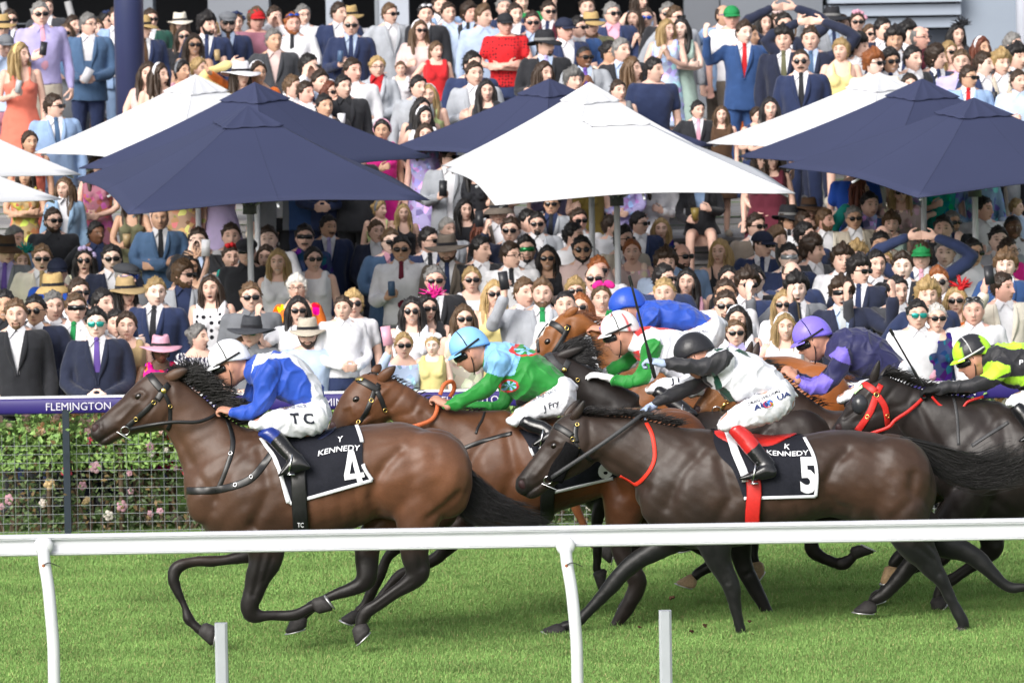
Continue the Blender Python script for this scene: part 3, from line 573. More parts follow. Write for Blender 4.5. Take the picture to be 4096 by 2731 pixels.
HB['ears'] = [(q('R3', (2150, 300, 36)), q('R3', (2180, 235, 34)), q('R3', (2205, 145, 9))), (q('R3', (2210, 310, 40)), q('R3', (2240, 240, 36)), q('R3', (2264, 152, 9)))]
HB['legs'] = [dict(side=1, pts=qr('R8', (100, 0, 150), (250, 200, 95), (345, 400, 66), (352, 495, 64), (430, 560, 52), (530, 600, 50), (605, 612, 58), (660, 570, 48), (690, 540, 46)), hoof=[(q('R8', (672, 475)), q('R8', (690, 580))), (q('R8', (720, 460)), q('R8', (850, 522)))])] + HB['legs'][2:]
HL = shift(H4, 2968, -95, .98)
HL['head'] = qs('R4', (540, 1010, 640, 1100, .042), (575, 950, 760, 1090, .055), (630, 870, 880, 1060, .065), (700, 760, 1010, 1010, .078), (770, 645, 1100, 960, .092), (845, 545, 1150, 890, .10), (945, 480, 1200, 800, .09), (1060, 455, 1230, 740, .08))
HL['ears'] = [(q('R4', (960, 520, 40)), q('R4', (990, 430, 42)), q('R4', (1022, 322, 10))), (q('R4', (1040, 520, 46)), q('R4', (1085, 440, 46)), q('R4', (1122, 362, 10)))]
HL['neck'] = qs('R4', (1040, 455, 1170, 880, .08), (1150, 490, 1230, 990, .09), (1320, 560, 1370, 1110, .10), (1560, 620, 1500, 1230, .13), (1850, 660, 1600, 1380, .16), (2150, 700, 1680, 1520, .18))
HL['legs'] = [dict(side=1, pts=qr('R8', (1700, 0, 190), (1450, 300, 130), (1250, 510, 92), (1140, 620, 80), (1050, 730, 70), (965, 820, 62), (900, 875, 58), (840, 905, 44)), hoof=[(q('R8', (775, 908)), q('R8', (875, 950))), (q('R8', (683, 980)), q('R8', (872, 998)))]),
              dict(side=-1, pts=qr('R8', (1600, 100, 170), (1350, 350, 100), (1150, 480, 68), (1060, 545, 56), (1005, 610, 52)), hoof=[(q('R8', (935, 640)), q('R8', (1052, 660))), (q('R8', (900, 752)), q('R8', (1000, 748)))])] + HL['legs'][2:]

def coat_extra(N, L, c, vec, p):
    a = N.new('ShaderNodeTexNoise'); a.inputs['Scale'].default_value = 3.2; a.inputs['Detail'].default_value = 5; L.new(vec, a.inputs['Vector'])
    mp = N.new('ShaderNodeMapping'); mp.inputs['Scale'].default_value = (60, 200, 160); mp.inputs['Rotation'].default_value = (0, .5, 0); L.new(vec, mp.inputs['Vector'])
    h = N.new('ShaderNodeTexNoise'); h.inputs['Scale'].default_value = 1; h.inputs['Detail'].default_value = 2; L.new(mp.outputs[0], h.inputs['Vector'])
    m1 = N.new('ShaderNodeMapRange'); m1.inputs[1].default_value = .3; m1.inputs[2].default_value = .7; m1.inputs[3].default_value = .7; m1.inputs[4].default_value = 1.25; L.new(a.outputs['Fac'], m1.inputs[0])
    m2 = N.new('ShaderNodeMapRange'); m2.inputs[3].default_value = .75; m2.inputs[4].default_value = 1.2; L.new(h.outputs['Fac'], m2.inputs[0])
    mu = N.new('ShaderNodeMath'); mu.operation = 'MULTIPLY'; L.new(m1.outputs[0], mu.inputs[0]); L.new(m2.outputs[0], mu.inputs[1])
    hv = N.new('ShaderNodeHueSaturation'); L.new(mu.outputs[0], hv.inputs['Value']); L.new(c, hv.inputs['Color']); return hv.outputs[0]
M_COAT = mk('horse coat', 'attr', .44, .32, extra=coat_extra, b=(16, .24), sheen=.05)
M_HOOF = mk('hoof horn', 'obj', .6, .3, (60, .3)); M_EYE = mk('eye', (.01, .006, .005), .05, .6); M_SHOE = mk('horse shoe', (.6, .6, .6), .35, .5, metal=.8)
def tri_bvh(me):
    me.calc_loop_triangles(); V = getv(me); return BVHTree.FromPolygons([tuple(v) for v in V], [tuple(t.vertices) for t in me.loop_triangles])
def hit(b, p, d, off=.004):
    v = ray(*p); loc, nrm, i, ds = b.ray_cast(Vector(CAM), Vector(v).normalized())
    if loc is None or loc.y > d+.45: 
        loc, nrm, i, ds = b.find_nearest(Vector(P(p[0], p[1], d-.05)))
        if nrm.dot(Vector(v)) > 0 and False: nrm = -nrm
    if nrm.dot(Vector(v)) > 0: nrm = -nrm
    return np.array(loc+nrm*off), np.array(nrm)
def strap(g, b, pts, wpx, d, off=.004, step=9, th=.0024):
    """a leather strap lying on the surface b along a pixel path."""
    pp, _ = smooth_path(np.array(pts, float), np.zeros(len(pts)), 4); L_ = np.r_[0, np.cumsum(np.linalg.norm(np.diff(pp, axis=0), axis=1))]
    n = max(3, int(L_[-1]/step)); t = np.linspace(0, L_[-1], n); pp = np.column_stack([np.interp(t, L_, pp[:, 0]), np.interp(t, L_, pp[:, 1])])
    C = []; Nn = []
    for p in pp: a, nn = hit(b, p, d, off); C.append(a); Nn.append(nn)
    C = np.array(C); Nn = np.array(Nn)
    for k in range(2):
        C[1:-1] = (C[:-2]+2*C[1:-1]+C[2:])/4; Nn[1:-1] = (Nn[:-2]+2*Nn[1:-1]+Nn[2:])/4
    T = np.gradient(C, axis=0); T /= np.linalg.norm(T, axis=1)[:, None]+1e-9; rings = []; w2 = wpx/ppm(d)/2
    for c, t_, n_ in zip(C, T, Nn):
        s_ = np.cross(t_, n_); s_ /= np.linalg.norm(s_)+1e-9; n_ = np.cross(s_, t_)
        rings.append(np.array([c+s_*w2, c+s_*w2*.8+n_*th, c-s_*w2*.8+n_*th, c-s_*w2, c-s_*w2*.8-n_*th, c+s_*w2*.8-n_*th]))
    g.rings(rings); return g
def free_strap(g, pts3, w2, th=.003, ref=(0, 1, 0)):
    pts3, _ = smooth_path(np.array(pts3, float), np.zeros(len(pts3)), 5); T = np.gradient(pts3, axis=0); T /= np.linalg.norm(T, axis=1)[:, None]+1e-9; rings = []
    for c, t_ in zip(pts3, T):
        n_ = np.array(ref, float); n_ = n_-t_*n_.dot(t_); n_ /= np.linalg.norm(n_)+1e-9; s_ = np.cross(t_, n_)
        rings.append(np.array([c+s_*w2+n_*th, c-s_*w2+n_*th, c-s_*w2-n_*th, c+s_*w2-n_*th]))
    g.rings(rings); return g
def ringm(g, c, r, th, nrm=(0, -1, 0)):
    a = np.linspace(0, 2*math.pi, 21)[:-1]; n_ = np.array(nrm, float); n_ /= np.linalg.norm(n_); u_ = np.cross(n_, (0, 0, 1)); u_ /= np.linalg.norm(u_); v_ = np.cross(n_, u_)
    rings = []
    for t in a:
        e = u_*math.cos(t)+v_*math.sin(t); rings.append(np.array([c+e*(r+th*math.cos(x))+n_*th*math.sin(x) for x in np.arange(6)/6*6.283]))
    rings.append(rings[0]); g.rings(rings, cap=False); return g
def buckle(g, b, p, wpx, d, nr=.012): c, n_ = hit(b, p, d, nr); ringm(g, c, .78*wpx/ppm(d), .0028, n_)
def put_text(b, s, org, xd, yd, d, off, name, mat, parent, cut=.02, bend=0, bold=.012):
    """letters laid on the surface b: org the start of the base line, xd the run of the whole text, yd the cap height, all in photo pixels."""
    me = text_mesh(s, 1.0, 0, bold); bm = bmesh.new(); bm.from_mesh(me); bmesh.ops.triangulate(bm, faces=bm.faces)
    V = np.array([v.co[:] for v in bm.verts]); x0 = V[:, 0].min(); wd = np.ptp(V[:, 0]); 
    k = np.hypot(*xd)/wd/ppm(d)
    for it in range(4):
        e = [x for x in bm.edges if x.calc_length()*k > cut]
        if not e: break
        bmesh.ops.subdivide_edges(bm, edges=e, cuts=1); bmesh.ops.triangulate(bm, faces=bm.faces)
    for v in bm.verts:
        u_ = (v.co.x-x0)/wd; h = v.co.y/.72; bb_ = bend*4*u_*(1-u_)
        v.co = Vector(hit(b, (org[0]+xd[0]*u_+yd[0]*(h+bb_), org[1]+xd[1]*u_+yd[1]*(h+bb_)), d, off)[0])
    bm.to_mesh(me); bm.free(); return obj(name, me, mat, parent)
def put_poly(b, poly, reg, d, off, name, mat, parent):
    bm = bmesh.new(); pp = q(reg, *poly); bm.faces.new([bm.verts.new((p[0], p[1], 0)) for p in pp]); bmesh.ops.triangulate(bm, faces=bm.faces)
    for it in range(5):
        e = [x for x in bm.edges if x.calc_length() > 12]
        if e: bmesh.ops.subdivide_edges(bm, edges=e, cuts=1); bmesh.ops.triangulate(bm, faces=bm.faces)
    for v in bm.verts: v.co = Vector(hit(b, (v.co.x, v.co.y), d, off)[0])
    me = bpy.data.meshes.new(name); bm.to_mesh(me); bm.free(); return obj(name, me, mat, parent)
def patch(b, left, right, d, off, nu=26, nv=22, thick=.006, mirror=True):
    """cloth patch on the surface b between two pixel curves."""
    def rs(c, n):
        c = np.array(c, float); p, _ = smooth_path(c, np.zeros(len(c)), 6); L_ = np.r_[0, np.cumsum(np.linalg.norm(np.diff(p, axis=0), axis=1))]; t = np.linspace(0, L_[-1], n)
        return np.column_stack([np.interp(t, L_, p[:, 0]), np.interp(t, L_, p[:, 1])])
    A, B = rs(left, nv), rs(right, nv); V = np.zeros((nv, nu, 3))
    for i in range(nv):
        for j in range(nu):
            u_ = j/(nu-1); p = A[i]*(1-u_)+B[i]*u_; V[i, j] = hit(b, p, d, off)[0]
    V[:, :, 1] += .003*np.sin(np.linspace(0, 9, nu))[None, :]*np.linspace(0, 1, nv)[:, None]
    g = G(); g.grid(V)
    if mirror:
        W = V.copy(); W[:, :, 1] = 2*d-W[:, :, 1]; g.grid(W[:, ::-1]); g.grid(np.stack([V[0], W[0]])[::-1])
    return g.mesh(), A, B
def make_horse(D, d, label, coat, points, name='horse', mane=None, tail=None, muzzle=None, blaze=False, hoofcol=None, dapple=None, eye=None, seed=0, nost=None, warm=.8):
    g = G()
    loft(g, D['torso'], d, 0, 26, 2.15, 4); loft(g, D['neck'], d, 0, 22, 2.1, 4); loft(g, D['head'], d, 0, 22, 2.3, 4)
    for l in D['legs']:
        hind = l['pts'][0][0] > D['torso'][5][0][0]; la = .15 if hind else .135
        limb(g, l['pts'], d, l['side']*la, l['side']*(.11 if hind else .10), .82)
    t = D['torso']; k = ppm(d)
    def tp(i, f, lat, r, rx=None):    # muscle mass at fraction f down section i
        a, b, h = t[i]; c = P(a[0]*(1-f)+b[0]*f, a[1]*(1-f)+b[1]*f, d)
        for sd_ in (1, -1): g.ell(c-np.array((0, lat*sd_, 0)), r, np.array(Matrix.Rotation(rx or 0, 3, 'Y')), 14, 10)
    tp(1, .50, .10, (.14, .10, .24), .35); tp(2, .55, .14, (.19, .12, .26), -.3); tp(8, .46, .145, (.26, .155, .27), .2); tp(9, .55, .11, (.15, .11, .22), .1)
    # jaw and cheek bones, lips
    a, b, h = D['head'][-4]; c = P((a[0]+b[0]*1.3)/2.3, (a[1]+b[1]*1.3)/2.3, d)
    for s_ in (1, -1): g.ell(c-np.array((0, .06*s_, 0)), (.085, .045, .105), None, 14, 10)
    me = remesh(g, .0125, 14, .6); V = getv(me); Nn = getn(me); px = proj(V); side = np.where(np.abs(Nn[:, 1]) > .25, 1, np.abs(Nn[:, 1])*4)
    for pl, w_, dp in D['groove']:
        V = V-Nn*(1.35*dp*np.exp(-(segdist(px, pl)/w_)**2)*side)[:, None]
    V = V+Nn*(.0035*wob(V, 14, seed)+.002*wob(V, 34, seed+5))[:, None]; setv(me, V)
    # coat colour that belongs to the animal: dark legs, muzzle and mane line
    V0 = V; C = np.tile(np.array(coat)*.86, (len(V), 1)); pc = np.array(points)
    z = V[:, 2]; wl = np.clip((.86-z+.05*wob(V, 9, seed))/.30, 0, 1)
    mz = (muzzle or D['head'][1]); mp = P((mz[0][0]+mz[1][0])/2, (mz[0][1]+mz[1][1])/2, d); dm = np.linalg.norm(V-mp, axis=1); wm = np.clip((.17-dm+.02*wob(V, 20, 3))/.12, 0, 1)*.85
    C = C*(1+.25*wob(V, 3.5, seed+1))[:, None]
    if dapple is not None:                           # darker top line of this coat
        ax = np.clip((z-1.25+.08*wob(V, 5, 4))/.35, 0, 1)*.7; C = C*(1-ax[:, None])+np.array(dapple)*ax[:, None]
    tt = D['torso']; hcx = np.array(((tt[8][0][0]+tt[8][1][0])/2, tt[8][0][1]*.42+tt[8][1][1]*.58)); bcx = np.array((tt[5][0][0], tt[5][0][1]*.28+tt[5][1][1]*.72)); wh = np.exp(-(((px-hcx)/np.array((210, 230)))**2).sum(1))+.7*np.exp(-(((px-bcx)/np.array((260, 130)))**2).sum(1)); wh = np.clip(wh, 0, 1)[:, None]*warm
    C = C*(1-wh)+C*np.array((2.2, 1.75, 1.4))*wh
    for wgt in (wl, wm): C = C*(1-wgt[:, None])+pc*wgt[:, None]
    if blaze:
        hp = D['head']; 
        for i in range(1, len(hp)-2):
            c0 = P(*hp[i][0], d); dd = np.linalg.norm((V-c0)*np.array((1, 1.3, 1)), axis=1); m_ = dd < .075; C[m_] = (.62, .58, .55)
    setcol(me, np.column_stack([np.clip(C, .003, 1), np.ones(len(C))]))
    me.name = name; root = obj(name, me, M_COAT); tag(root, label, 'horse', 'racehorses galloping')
    bv = tri_bvh(me)
    for e in D['ears']:
        two = len(D['ears']) > 1; first = e is D['ears'][0]
        for s_ in ((1,) if two and first else (-1,) if two else (1, -1)):
            eg = G(); pts, rad = smooth_path(np.array([P(p[0], p[1], d-s_*(.055+.012*i_)) for i_, p in enumerate(e)]), np.array([p[2]/k for p in e]), 6); u_ = np.linspace(0, 1, len(pts)); rad = np.interp(u_, (0, .15, .4, .7, .9, 1), (.75, .95, 1.0, .72, .32, .06))*rad[0]*1.05
            eg.tube(np.concatenate([[pts[0]-(pts[1]-pts[0])*2], pts]), np.r_[rad[0]*.8, rad], 14, flat=.55, ref=(0, 1, 0), rnd=False); em = eg.mesh(); Ve = getv(em); te = np.clip(np.linalg.norm(Ve-pts[0], axis=1)/np.linalg.norm(pts[-1]-pts[0]), 0, 1)
            ce = np.array(coat)*(1-te[:, None]**2)+pc*te[:, None]**2; setcol(em, np.column_stack([ce, np.ones(len(Ve))])); obj('ear', em, M_COAT, root)
    # hooves
    for l in D['legs']:
        hind = l['pts'][0][0] > t[5][0][0]; la = (.11 if hind else .10)*l['side']; hf = l['hoof']
        gg = G(); w0 = np.hypot(hf[0][0][0]-hf[0][1][0], hf[0][0][1]-hf[0][1][1])/k*.46; w1 = np.hypot(hf[-1][0][0]-hf[-1][1][0], hf[-1][0][1]-hf[-1][1][1])/k*.44
        loft(gg, [(hf[0][0], hf[0][1], min(w0, .05)), (hf[-1][0], hf[-1][1], min(max(w1, .045), .06))], d, la, 18, 2.4, 3)
        ho = obj('hoof', gg.mesh(), M_HOOF, root, color=(hoofcol if hoofcol and l['side'] < 0 else (.035, .032, .032)))
        gs = G(); e = [P(p[0], p[1], d-la) for p in hf[-1]]; cc = (e[0]+e[1])/2; ax = cc-(P(*hf[0][0], d-la)+P(*hf[0][1], d-la))/2; ax /= np.linalg.norm(ax)+1e-9; h_ = (e[0]-e[1])/2
        rg = np.array([cc+h_*math.cos(a_)*.97+np.array((0, -1, 0))*.052*math.sin(a_) for a_ in np.linspace(0, 6.283, 17)[:-1]])
        gs.rings([rg+ax*.014, rg+ax*.022]); obj('shoe', gs.mesh(), M_SHOE, ho)
    # eye and nostril, both sides
    hp = D['head']; i = len(hp)-4 if eye is None else None
    ep = eye or (hp[i][0][0]*.70+hp[i][1][0]*.30, hp[i][0][1]*.70+hp[i][1][1]*.30)
    c, n_ = hit(bv, ep, d, -.010); ec = G().ell((0, 0, 0), (.027, .020, .022), np.array(Matrix.Rotation(-.5, 3, 'Y')), 16, 12).mesh()
    for s_ in (0, 1):
        o = obj('eye', ec, M_EYE, root); o.location = (c[0], c[1] if not s_ else 2*d-c[1], c[2])
    pp = nost or tuple((hp[1][0][i_]*.72+hp[1][1][i_]*.28)*.45+(hp[2][0][i_]*.80+hp[2][1][i_]*.20)*.55 for i_ in (0, 1)); c, n_ = hit(bv, pp, d, -.007)
    ne = G().ell((0, 0, 0), (.027, .013, .033), np.array(Matrix.Rotation(-.6, 3, 'Y')), 14, 10).mesh(); 
    for s_ in (0, 1):
        o = obj('nostril', ne, mk('nostril', (.035, .015, .016), .5, .3), root); o.location = (c[0], c[1] if not s_ else 2*d-c[1], c[2])
    return root, bv, me
def hairs(paths, n, spread, r0, seed, jag=.03, d=None):
    """strands of mane or tail round a few guide paths (lists of 3-D points)."""
    r = np.random.default_rng(seed); g = G()
    for k in range(n):
        a, b = r.integers(0, len(paths)), r.integers(0, len(paths)); t = r.random(); m = min(len(paths[a]), len(paths[b]))
        p = np.array(paths[a][:m])*(1-t)+np.array(paths[b][:m])*t; s_ = r.normal(size=3)*spread; u = np.linspace(0, 1, m)[:, None]
        cut = r.uniform(.7, 1.08); p = p[0]+(p-p[0])*cut
        p = p+s_*(.35+.65*u)+r.normal(size=(m, 3))*jag*u*.5
        rr_ = np.linspace(r0*r.uniform(.7, 1.2), r0*.22, m); g.tube(p, rr_, 4, sub=3, rnd=False)
    return g.mesh()
def pxpath(pts, d, lat=0): return [P(p[0], p[1], d-lat) for p in pts]
M_MANE = mk('horse hair', 'obj', .38, .45, (150, .4))
def mane_along(D, d, length, flow, n, seed, lat=.02, col=(.010, .009, .009), parent=None, forelock=True, lift=.2):
    crest = [s_[0] for s_ in D['neck']]; pts, _ = smooth_path(np.array(crest, float), np.zeros(len(crest)), 6); r = np.random.default_rng(seed); g = G()
    for k in range(n):
        t = r.random(); i = int(t*(len(pts)-8))+1; p = pts[i]; y = r.normal(0, .018); L_ = length*r.uniform(.5, 1.15)*ppm(d); a = flow+r.normal(0, .17)
        q0 = P(p[0], p[1]+4, d+y); q1 = P(p[0]+math.cos(a)*L_*.45, p[1]-math.sin(a)*L_*.45, d+y*1.5-lat*.5); q2 = P(p[0]+math.cos(a)*L_*.95, p[1]-math.sin(a)*L_*.8*r.uniform(.5, 1.1)+L_*.05, d+y*2-lat)
        g.tube([q0, q1, q2], [.0027, .0022, .0006], 4, sub=3, rnd=False)
    return obj('mane', g.mesh(), M_MANE, parent, color=col)
def tail_of(paths, d, n, spread, seed, col, parent, lat=0, r0=.0026):
    P3 = [pxpath(p, d, lat) for p in paths]; g = hairs(P3, n, spread, r0, seed); return obj('tail', g, M_MANE, parent, color=col)
BLK = (.012, .011, .012)
D4, D5, DF, DJ, DC, DB, DL = 33.6, 34.35, 34.95, 35.6, 36.7, 35.55, 35.0
M_RED = mk('red leather', (.55, .022, .018), .45, .4, (40, .15)); M_BLACKL = mk('black leather', (.012, .012, .013), .35, .45, (50, .3)); M_GREYL = mk('worn black rubber', (.045, .046, .05), .55, .4, (90, .3))
M_GOLD = mk('brass', (.75, .55, .18), .25, .5, metal=1); M_STEEL = mk('steel', (.7, .7, .72), .2, .5, metal=1); M_CLOTHB = mk('black saddle cloth', (.012, .013, .020), .8, .2, (40, .15), (60, .3)); M_EDGE = mk('white binding', (.72, .73, .77), .7, .2)
M_TXT = mk('white print', (.78, .79, .83), .7, .2)
# ---- number 4
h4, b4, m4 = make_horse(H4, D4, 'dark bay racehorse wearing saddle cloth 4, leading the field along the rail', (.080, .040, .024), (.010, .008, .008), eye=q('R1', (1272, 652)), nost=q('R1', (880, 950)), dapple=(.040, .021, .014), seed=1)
mane_along(H4, D4, .22, .34, 1400, 3, parent=h4)
g = G(); 
fl = hairs([pxpath(q('R1', (1640, 420), (1560, 400), (1470, 425)), D4, 0), pxpath(q('R1', (1700, 440), (1720, 350), (1640, 300)), D4, .02), pxpath(q('R1', (1760, 480), (1830, 370), (1800, 300)), D4, -.02), pxpath(q('R1', (1800, 540), (1900, 450), (1940, 400)), D4, 0)], 260, .014, .003, 5)
obj('forelock', fl, M_MANE, h4, color=BLK)
tail_of([q('S', (1828, 1820), (1850, 1900), (1900, 1975), (2010, 2050), (2110, 2085)), q('S', (1836, 1850), (1840, 1960), (1820, 2010), (1870, 2070), (1960, 2100), (2060, 2125)), q('S', (1830, 1830), (1890, 1900), (1990, 1990), (2090, 2060), (2230, 2100)), q('S', (1825, 1840), (1835, 1940), (1880, 2020), (1980, 2080), (2200, 2120))], D4, 620, .016, 8, (.014, .013, .014), h4)
lg = G(); strap(lg, b4, q('R1', (1368, 452), (1420, 520), (1490, 598)), 30, D4); strap(lg, b4, q('R1', (1552, 540), (1500, 600), (1440, 690)), 26, D4); strap(lg, b4, q('R1', (1430, 690), (1330, 790), (1240, 870), (1165, 935)), 20, D4); strap(lg, b4, q('R1', (1500, 610), (1556, 740), (1562, 900), (1540, 960)), 16, D4)
obj('bridle', lg.mesh(), M_BLACKL, h4)
gg = G(); buckle(gg, b4, q('R1', (1410, 707)), 10, D4); buckle(gg, b4, q('R1', (1253, 860)), 10, D4); buckle(gg, b4, q('R1', (1556, 745)), 9, D4); c, n_ = hit(b4, q('R1', (1502, 605)), D4, .008); gg.ell(c, (.017, .006, .017), None, 14, 8); obj('bridle_fitting', gg.mesh(), M_GOLD, h4)
gg = G(); c, n_ = hit(b4, q('R1', (1150, 962)), D4, .014); ringm(gg, c, .027, .004, n_); gg.tube([P(*q('R1', (1075, 980)), D4-.075), P(*q('R1', (1200, 1058)), D4-.085)], [.004]*2, 6); obj('bit', gg.mesh(), M_STEEL, h4)
gg = G(); free_strap(gg, [P(*q('R1', (1190, 955)), D4-.085), P(*q('R1', (1400, 915)), D4-.15), P(*q('R1', (1600, 890)), D4-.16), P(*q('R1', (1800, 890)), D4-.15), P(*q('R1', (1930, 850)), D4-.11), P(*q('R1', (2010, 800)), D4-.06)], .011); obj('rein', gg.mesh(), M_BLACKL, h4)
gg = G(); strap(gg, b4, [q('S', (749, 1962))[0:2], (800, 1962), (880, 1956), (960, 1935), (1010, 1908), (1060, 1850), (1095, 1800)], 30, D4); strap(gg, b4, q('R1', (2130, 1165), (2085, 1300), (2040, 1420), (1990, 1530)), 19, D4); strap(gg, b4, q('R1', (2050, 815), (2105, 920), (2140, 1070), (2125, 1180)), 20, D4); obj('breastplate', gg.mesh(), M_BLACKL, h4)
gg = G(); buckle(gg, b4, q('R1', (2118, 1180)), 9, D4); buckle(gg, b4, q('T', (290, 1240)), 9, D4); buckle(gg, b4, q('T', (420, 1172)), 9, D4); obj('buckle', gg.mesh(), M_STEEL, h4)
def saddle_cloth(b, left, right, d, parent, off=.012):
    me, A, B = patch(b, left, right, d, off); o = obj('saddle_cloth', me, M_CLOTHB, parent); me2 = me.copy(); bm = bmesh.new(); bm.from_mesh(me2); bmesh.ops.triangulate(bm, faces=bm.faces)
    bb_ = BVHTree.FromBMesh(bm); bm.free(); bpy.data.meshes.remove(me2); return o, bb_, A, B
cl4, bc4, A, B = saddle_cloth(b4, q('T', (500, 830), (545, 930), (640, 1110), (735, 1390)), q('T', (1272, 742), (1322, 900), (1328, 1080), (1402, 1200)), D4, h4)
gg = G(); strap(gg, bc4, list(B[::3])+[tuple(B[-1])], 15, D4, .004, th=.003); bot = [tuple(A[-1]*(1-u)+B[-1]*u) for u in np.linspace(0, 1, 9)]; strap(gg, bc4, bot, 14, D4, .004, th=.003); strap(gg, bc4, list(A[::3])+[tuple(A[-1])], 13, D4, .004, th=.003); obj('binding', gg.mesh(), M_EDGE, cl4)
put_text(bc4, 'KENNEDY', q('T', (962, 1010)), (166, -22), (3, -22), D4, .008, 'lettering', M_TXT, cl4, bend=.35)

for i_, pl_ in enumerate(([(1208, 966), (1252, 962), (1214, 1166), (1172, 1168)], [(1172, 1158), (1332, 1134), (1340, 1174), (1177, 1202)], [(1222, 964), (1252, 962), (1328, 1218), (1284, 1228)])): put_poly(bc4, pl_, 'T', D4, .008+.0012*i_, 'number', M_TXT, cl4)
put_text(bc4, 'Y', q('T', (1118, 898)), (22, -4), (2, -22), D4, .008, 'emblem', M_TXT, cl4)
gg = G(); strap(gg, b4, q('T', (800, 1090), (806, 1250), (812, 1400), (818, 1570), (815, 1700), (812, 1775)), 62, D4, .022); gi = obj('girth', gg.mesh(), M_BLACKL, h4)
put_text(b4, 'TC', q('T', (792, 1562)), (24, 0), (0, -18), D4, .031, 'lettering', M_TXT, gi)
gg = G(); strap(gg, b4, q('T', (500, 872), (590, 990), (640, 1090), (720, 1380)), 16, D4, .020); obj('stirrup_leather', gg.mesh(), M_EDGE, h4)
gg = G(); loft(gg, qs('T', (560, 850, 610, 1000, .15), (720, 835, 730, 990, .17), (900, 845, 850, 985, .19), (1040, 790, 990, 900, .16), (1110, 765, 1090, 800, .10)), D4, 0, 20, 2.2, 3); obj('saddle', remesh(gg, .014, 3), mk('navy saddle leather', (.012, .016, .05), .4, .45, (30, .2)), h4)
# ---- number 5
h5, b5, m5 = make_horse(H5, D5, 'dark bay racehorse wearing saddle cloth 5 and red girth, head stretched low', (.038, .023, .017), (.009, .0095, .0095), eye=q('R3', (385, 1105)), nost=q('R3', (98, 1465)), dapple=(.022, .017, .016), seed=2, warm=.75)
mane_along(H5, D5, .12, .45, 800, 4, parent=h5, col=(.012, .010, .010))
tail_of([q('R4', (1230, 1040), (1500, 1150), (1800, 1330), (2100, 1400), (2351, 1330), (2500, 1250)), q('R4', (1240, 1060), (1450, 1250), (1650, 1400), (1900, 1480), (2150, 1440), (2400, 1380)), q('R4', (1230, 1040), (1600, 1130), (1900, 1230), (2150, 1260), (2400, 1180), (2520, 1130)), q('R4', (1250, 1080), (1450, 1200), (1560, 1330), (1850, 1430), (2100, 1460), (2300, 1420))], D5, 760, .018, 9, (.013, .012, .012), h5)
lg = G(); strap(lg, b5, q('R3', (368, 908), (460, 955), (560, 1020)), 26, D5); strap(lg, b5, q('R3', (592, 915), (580, 1000), (598, 1080)), 18, D5); strap(lg, b5, q('R3', (560, 1040), (605, 1130), (670, 1200), (742, 1247)), 17, D5); strap(lg, b5, q('R3', (600, 1140), (540, 1260), (480, 1340), (360, 1400)), 13, D5); obj('bridle', lg.mesh(), M_BLACKL, h5)
gg = G(); strap(gg, b5, q('R3', (570, 1100), (500, 1220), (430, 1330), (390, 1420)), 70, D5, .012, th=.018); obj('cheek_roll', gg.mesh(), mk('black fleece', (.008, .008, .009), .95, .1, (90, .4), (160, 1)), h5)
gg = G(); buckle(gg, b5, q('R3', (558, 1042)), 11, D5); buckle(gg, b5, q('R3', (600, 915)), 9, D5); buckle(gg, b5, q('R3', (610, 1137)), 8, D5); obj('bridle_fitting', gg.mesh(), M_GOLD, h5)
gg = G(); c, n_ = hit(b5, q('R3', (330, 1415)), D5, .014); ringm(gg, c, .026, .004, n_); gg.tube([P(*q('R3', (275, 1455)), D5-.07), P(*q('R3', (405, 1510)), D5-.085)], [.004]*2, 6); obj('bit', gg.mesh(), M_STEEL, h5)
gg = G(); free_strap(gg, [P(*q('R3', (360, 1400)), D5-.085), P(*q('R3', (740, 1150)), D5-.135), P(*q('R3', (900, 1040)), D5-.14), P(*q('R3', (1080, 910)), D5-.11), P(*q('R3', (1210, 815)), D5-.05), P(*q('R3', (1300, 825)), D5-.02)], .013); obj('rein', gg.mesh(), M_GREYL, h5)
gg = G(); strap(gg, b5, q('R3', (1232, 902), (1285, 1000), (1308, 1120), (1308, 1240), (1250, 1360), (1140, 1465), (1040, 1455), (985, 1400)), 17, D5, .006); obj('neck_strap', gg.mesh(), mk('orange red cord', (.62, .035, .018), .5, .3), h5)
cl5, bc5, A, B = saddle_cloth(b5, q('R3', (1835, 930), (1880, 1160), (2030, 1330), (2130, 1590)), q('R3', (2685, 1035), (2770, 1200), (2800, 1380), (2788, 1570)), D5, h5)
gg = G(); strap(gg, bc5, list(B[::3])+[tuple(B[-1])], 14, D5, .004, th=.003); strap(gg, bc5, [tuple(A[-1]*(1-u)+B[-1]*u) for u in np.linspace(0, 1, 9)], 13, D5, .004, th=.003); obj('binding', gg.mesh(), M_EDGE, cl5)
put_text(bc5, 'KENNEDY', q('R4', (-12, 1192)), (168, 0), (0, -19), D5, .008, 'lettering', M_TXT, cl5, bend=-.35)
put_text(bc5, '5', q('R4', (300, 1520)), (66, 0), (-8, -132), D5, .008, 'number', M_TXT, cl5, bold=.045)
put_text(bc5, 'K', q('R4', (150, 1140)), (22, 4), (2, -20), D5, .008, 'emblem', M_TXT, cl5)
gg = G(); strap(gg, b5, q('R3', (2210, 1380), (2222, 1470), (2225, 1560), (2215, 1700), (2210, 1820), (2205, 1960)), 60, D5, .022); gi = obj('girth', gg.mesh(), M_RED, h5)
gg = G(); strap(gg, b5, q('R3', (1985, 1010), (2050, 1180), (2120, 1330), (2150, 1440)), 34, D5, .024); obj('stirrup_leather', gg.mesh(), M_EDGE, h5)
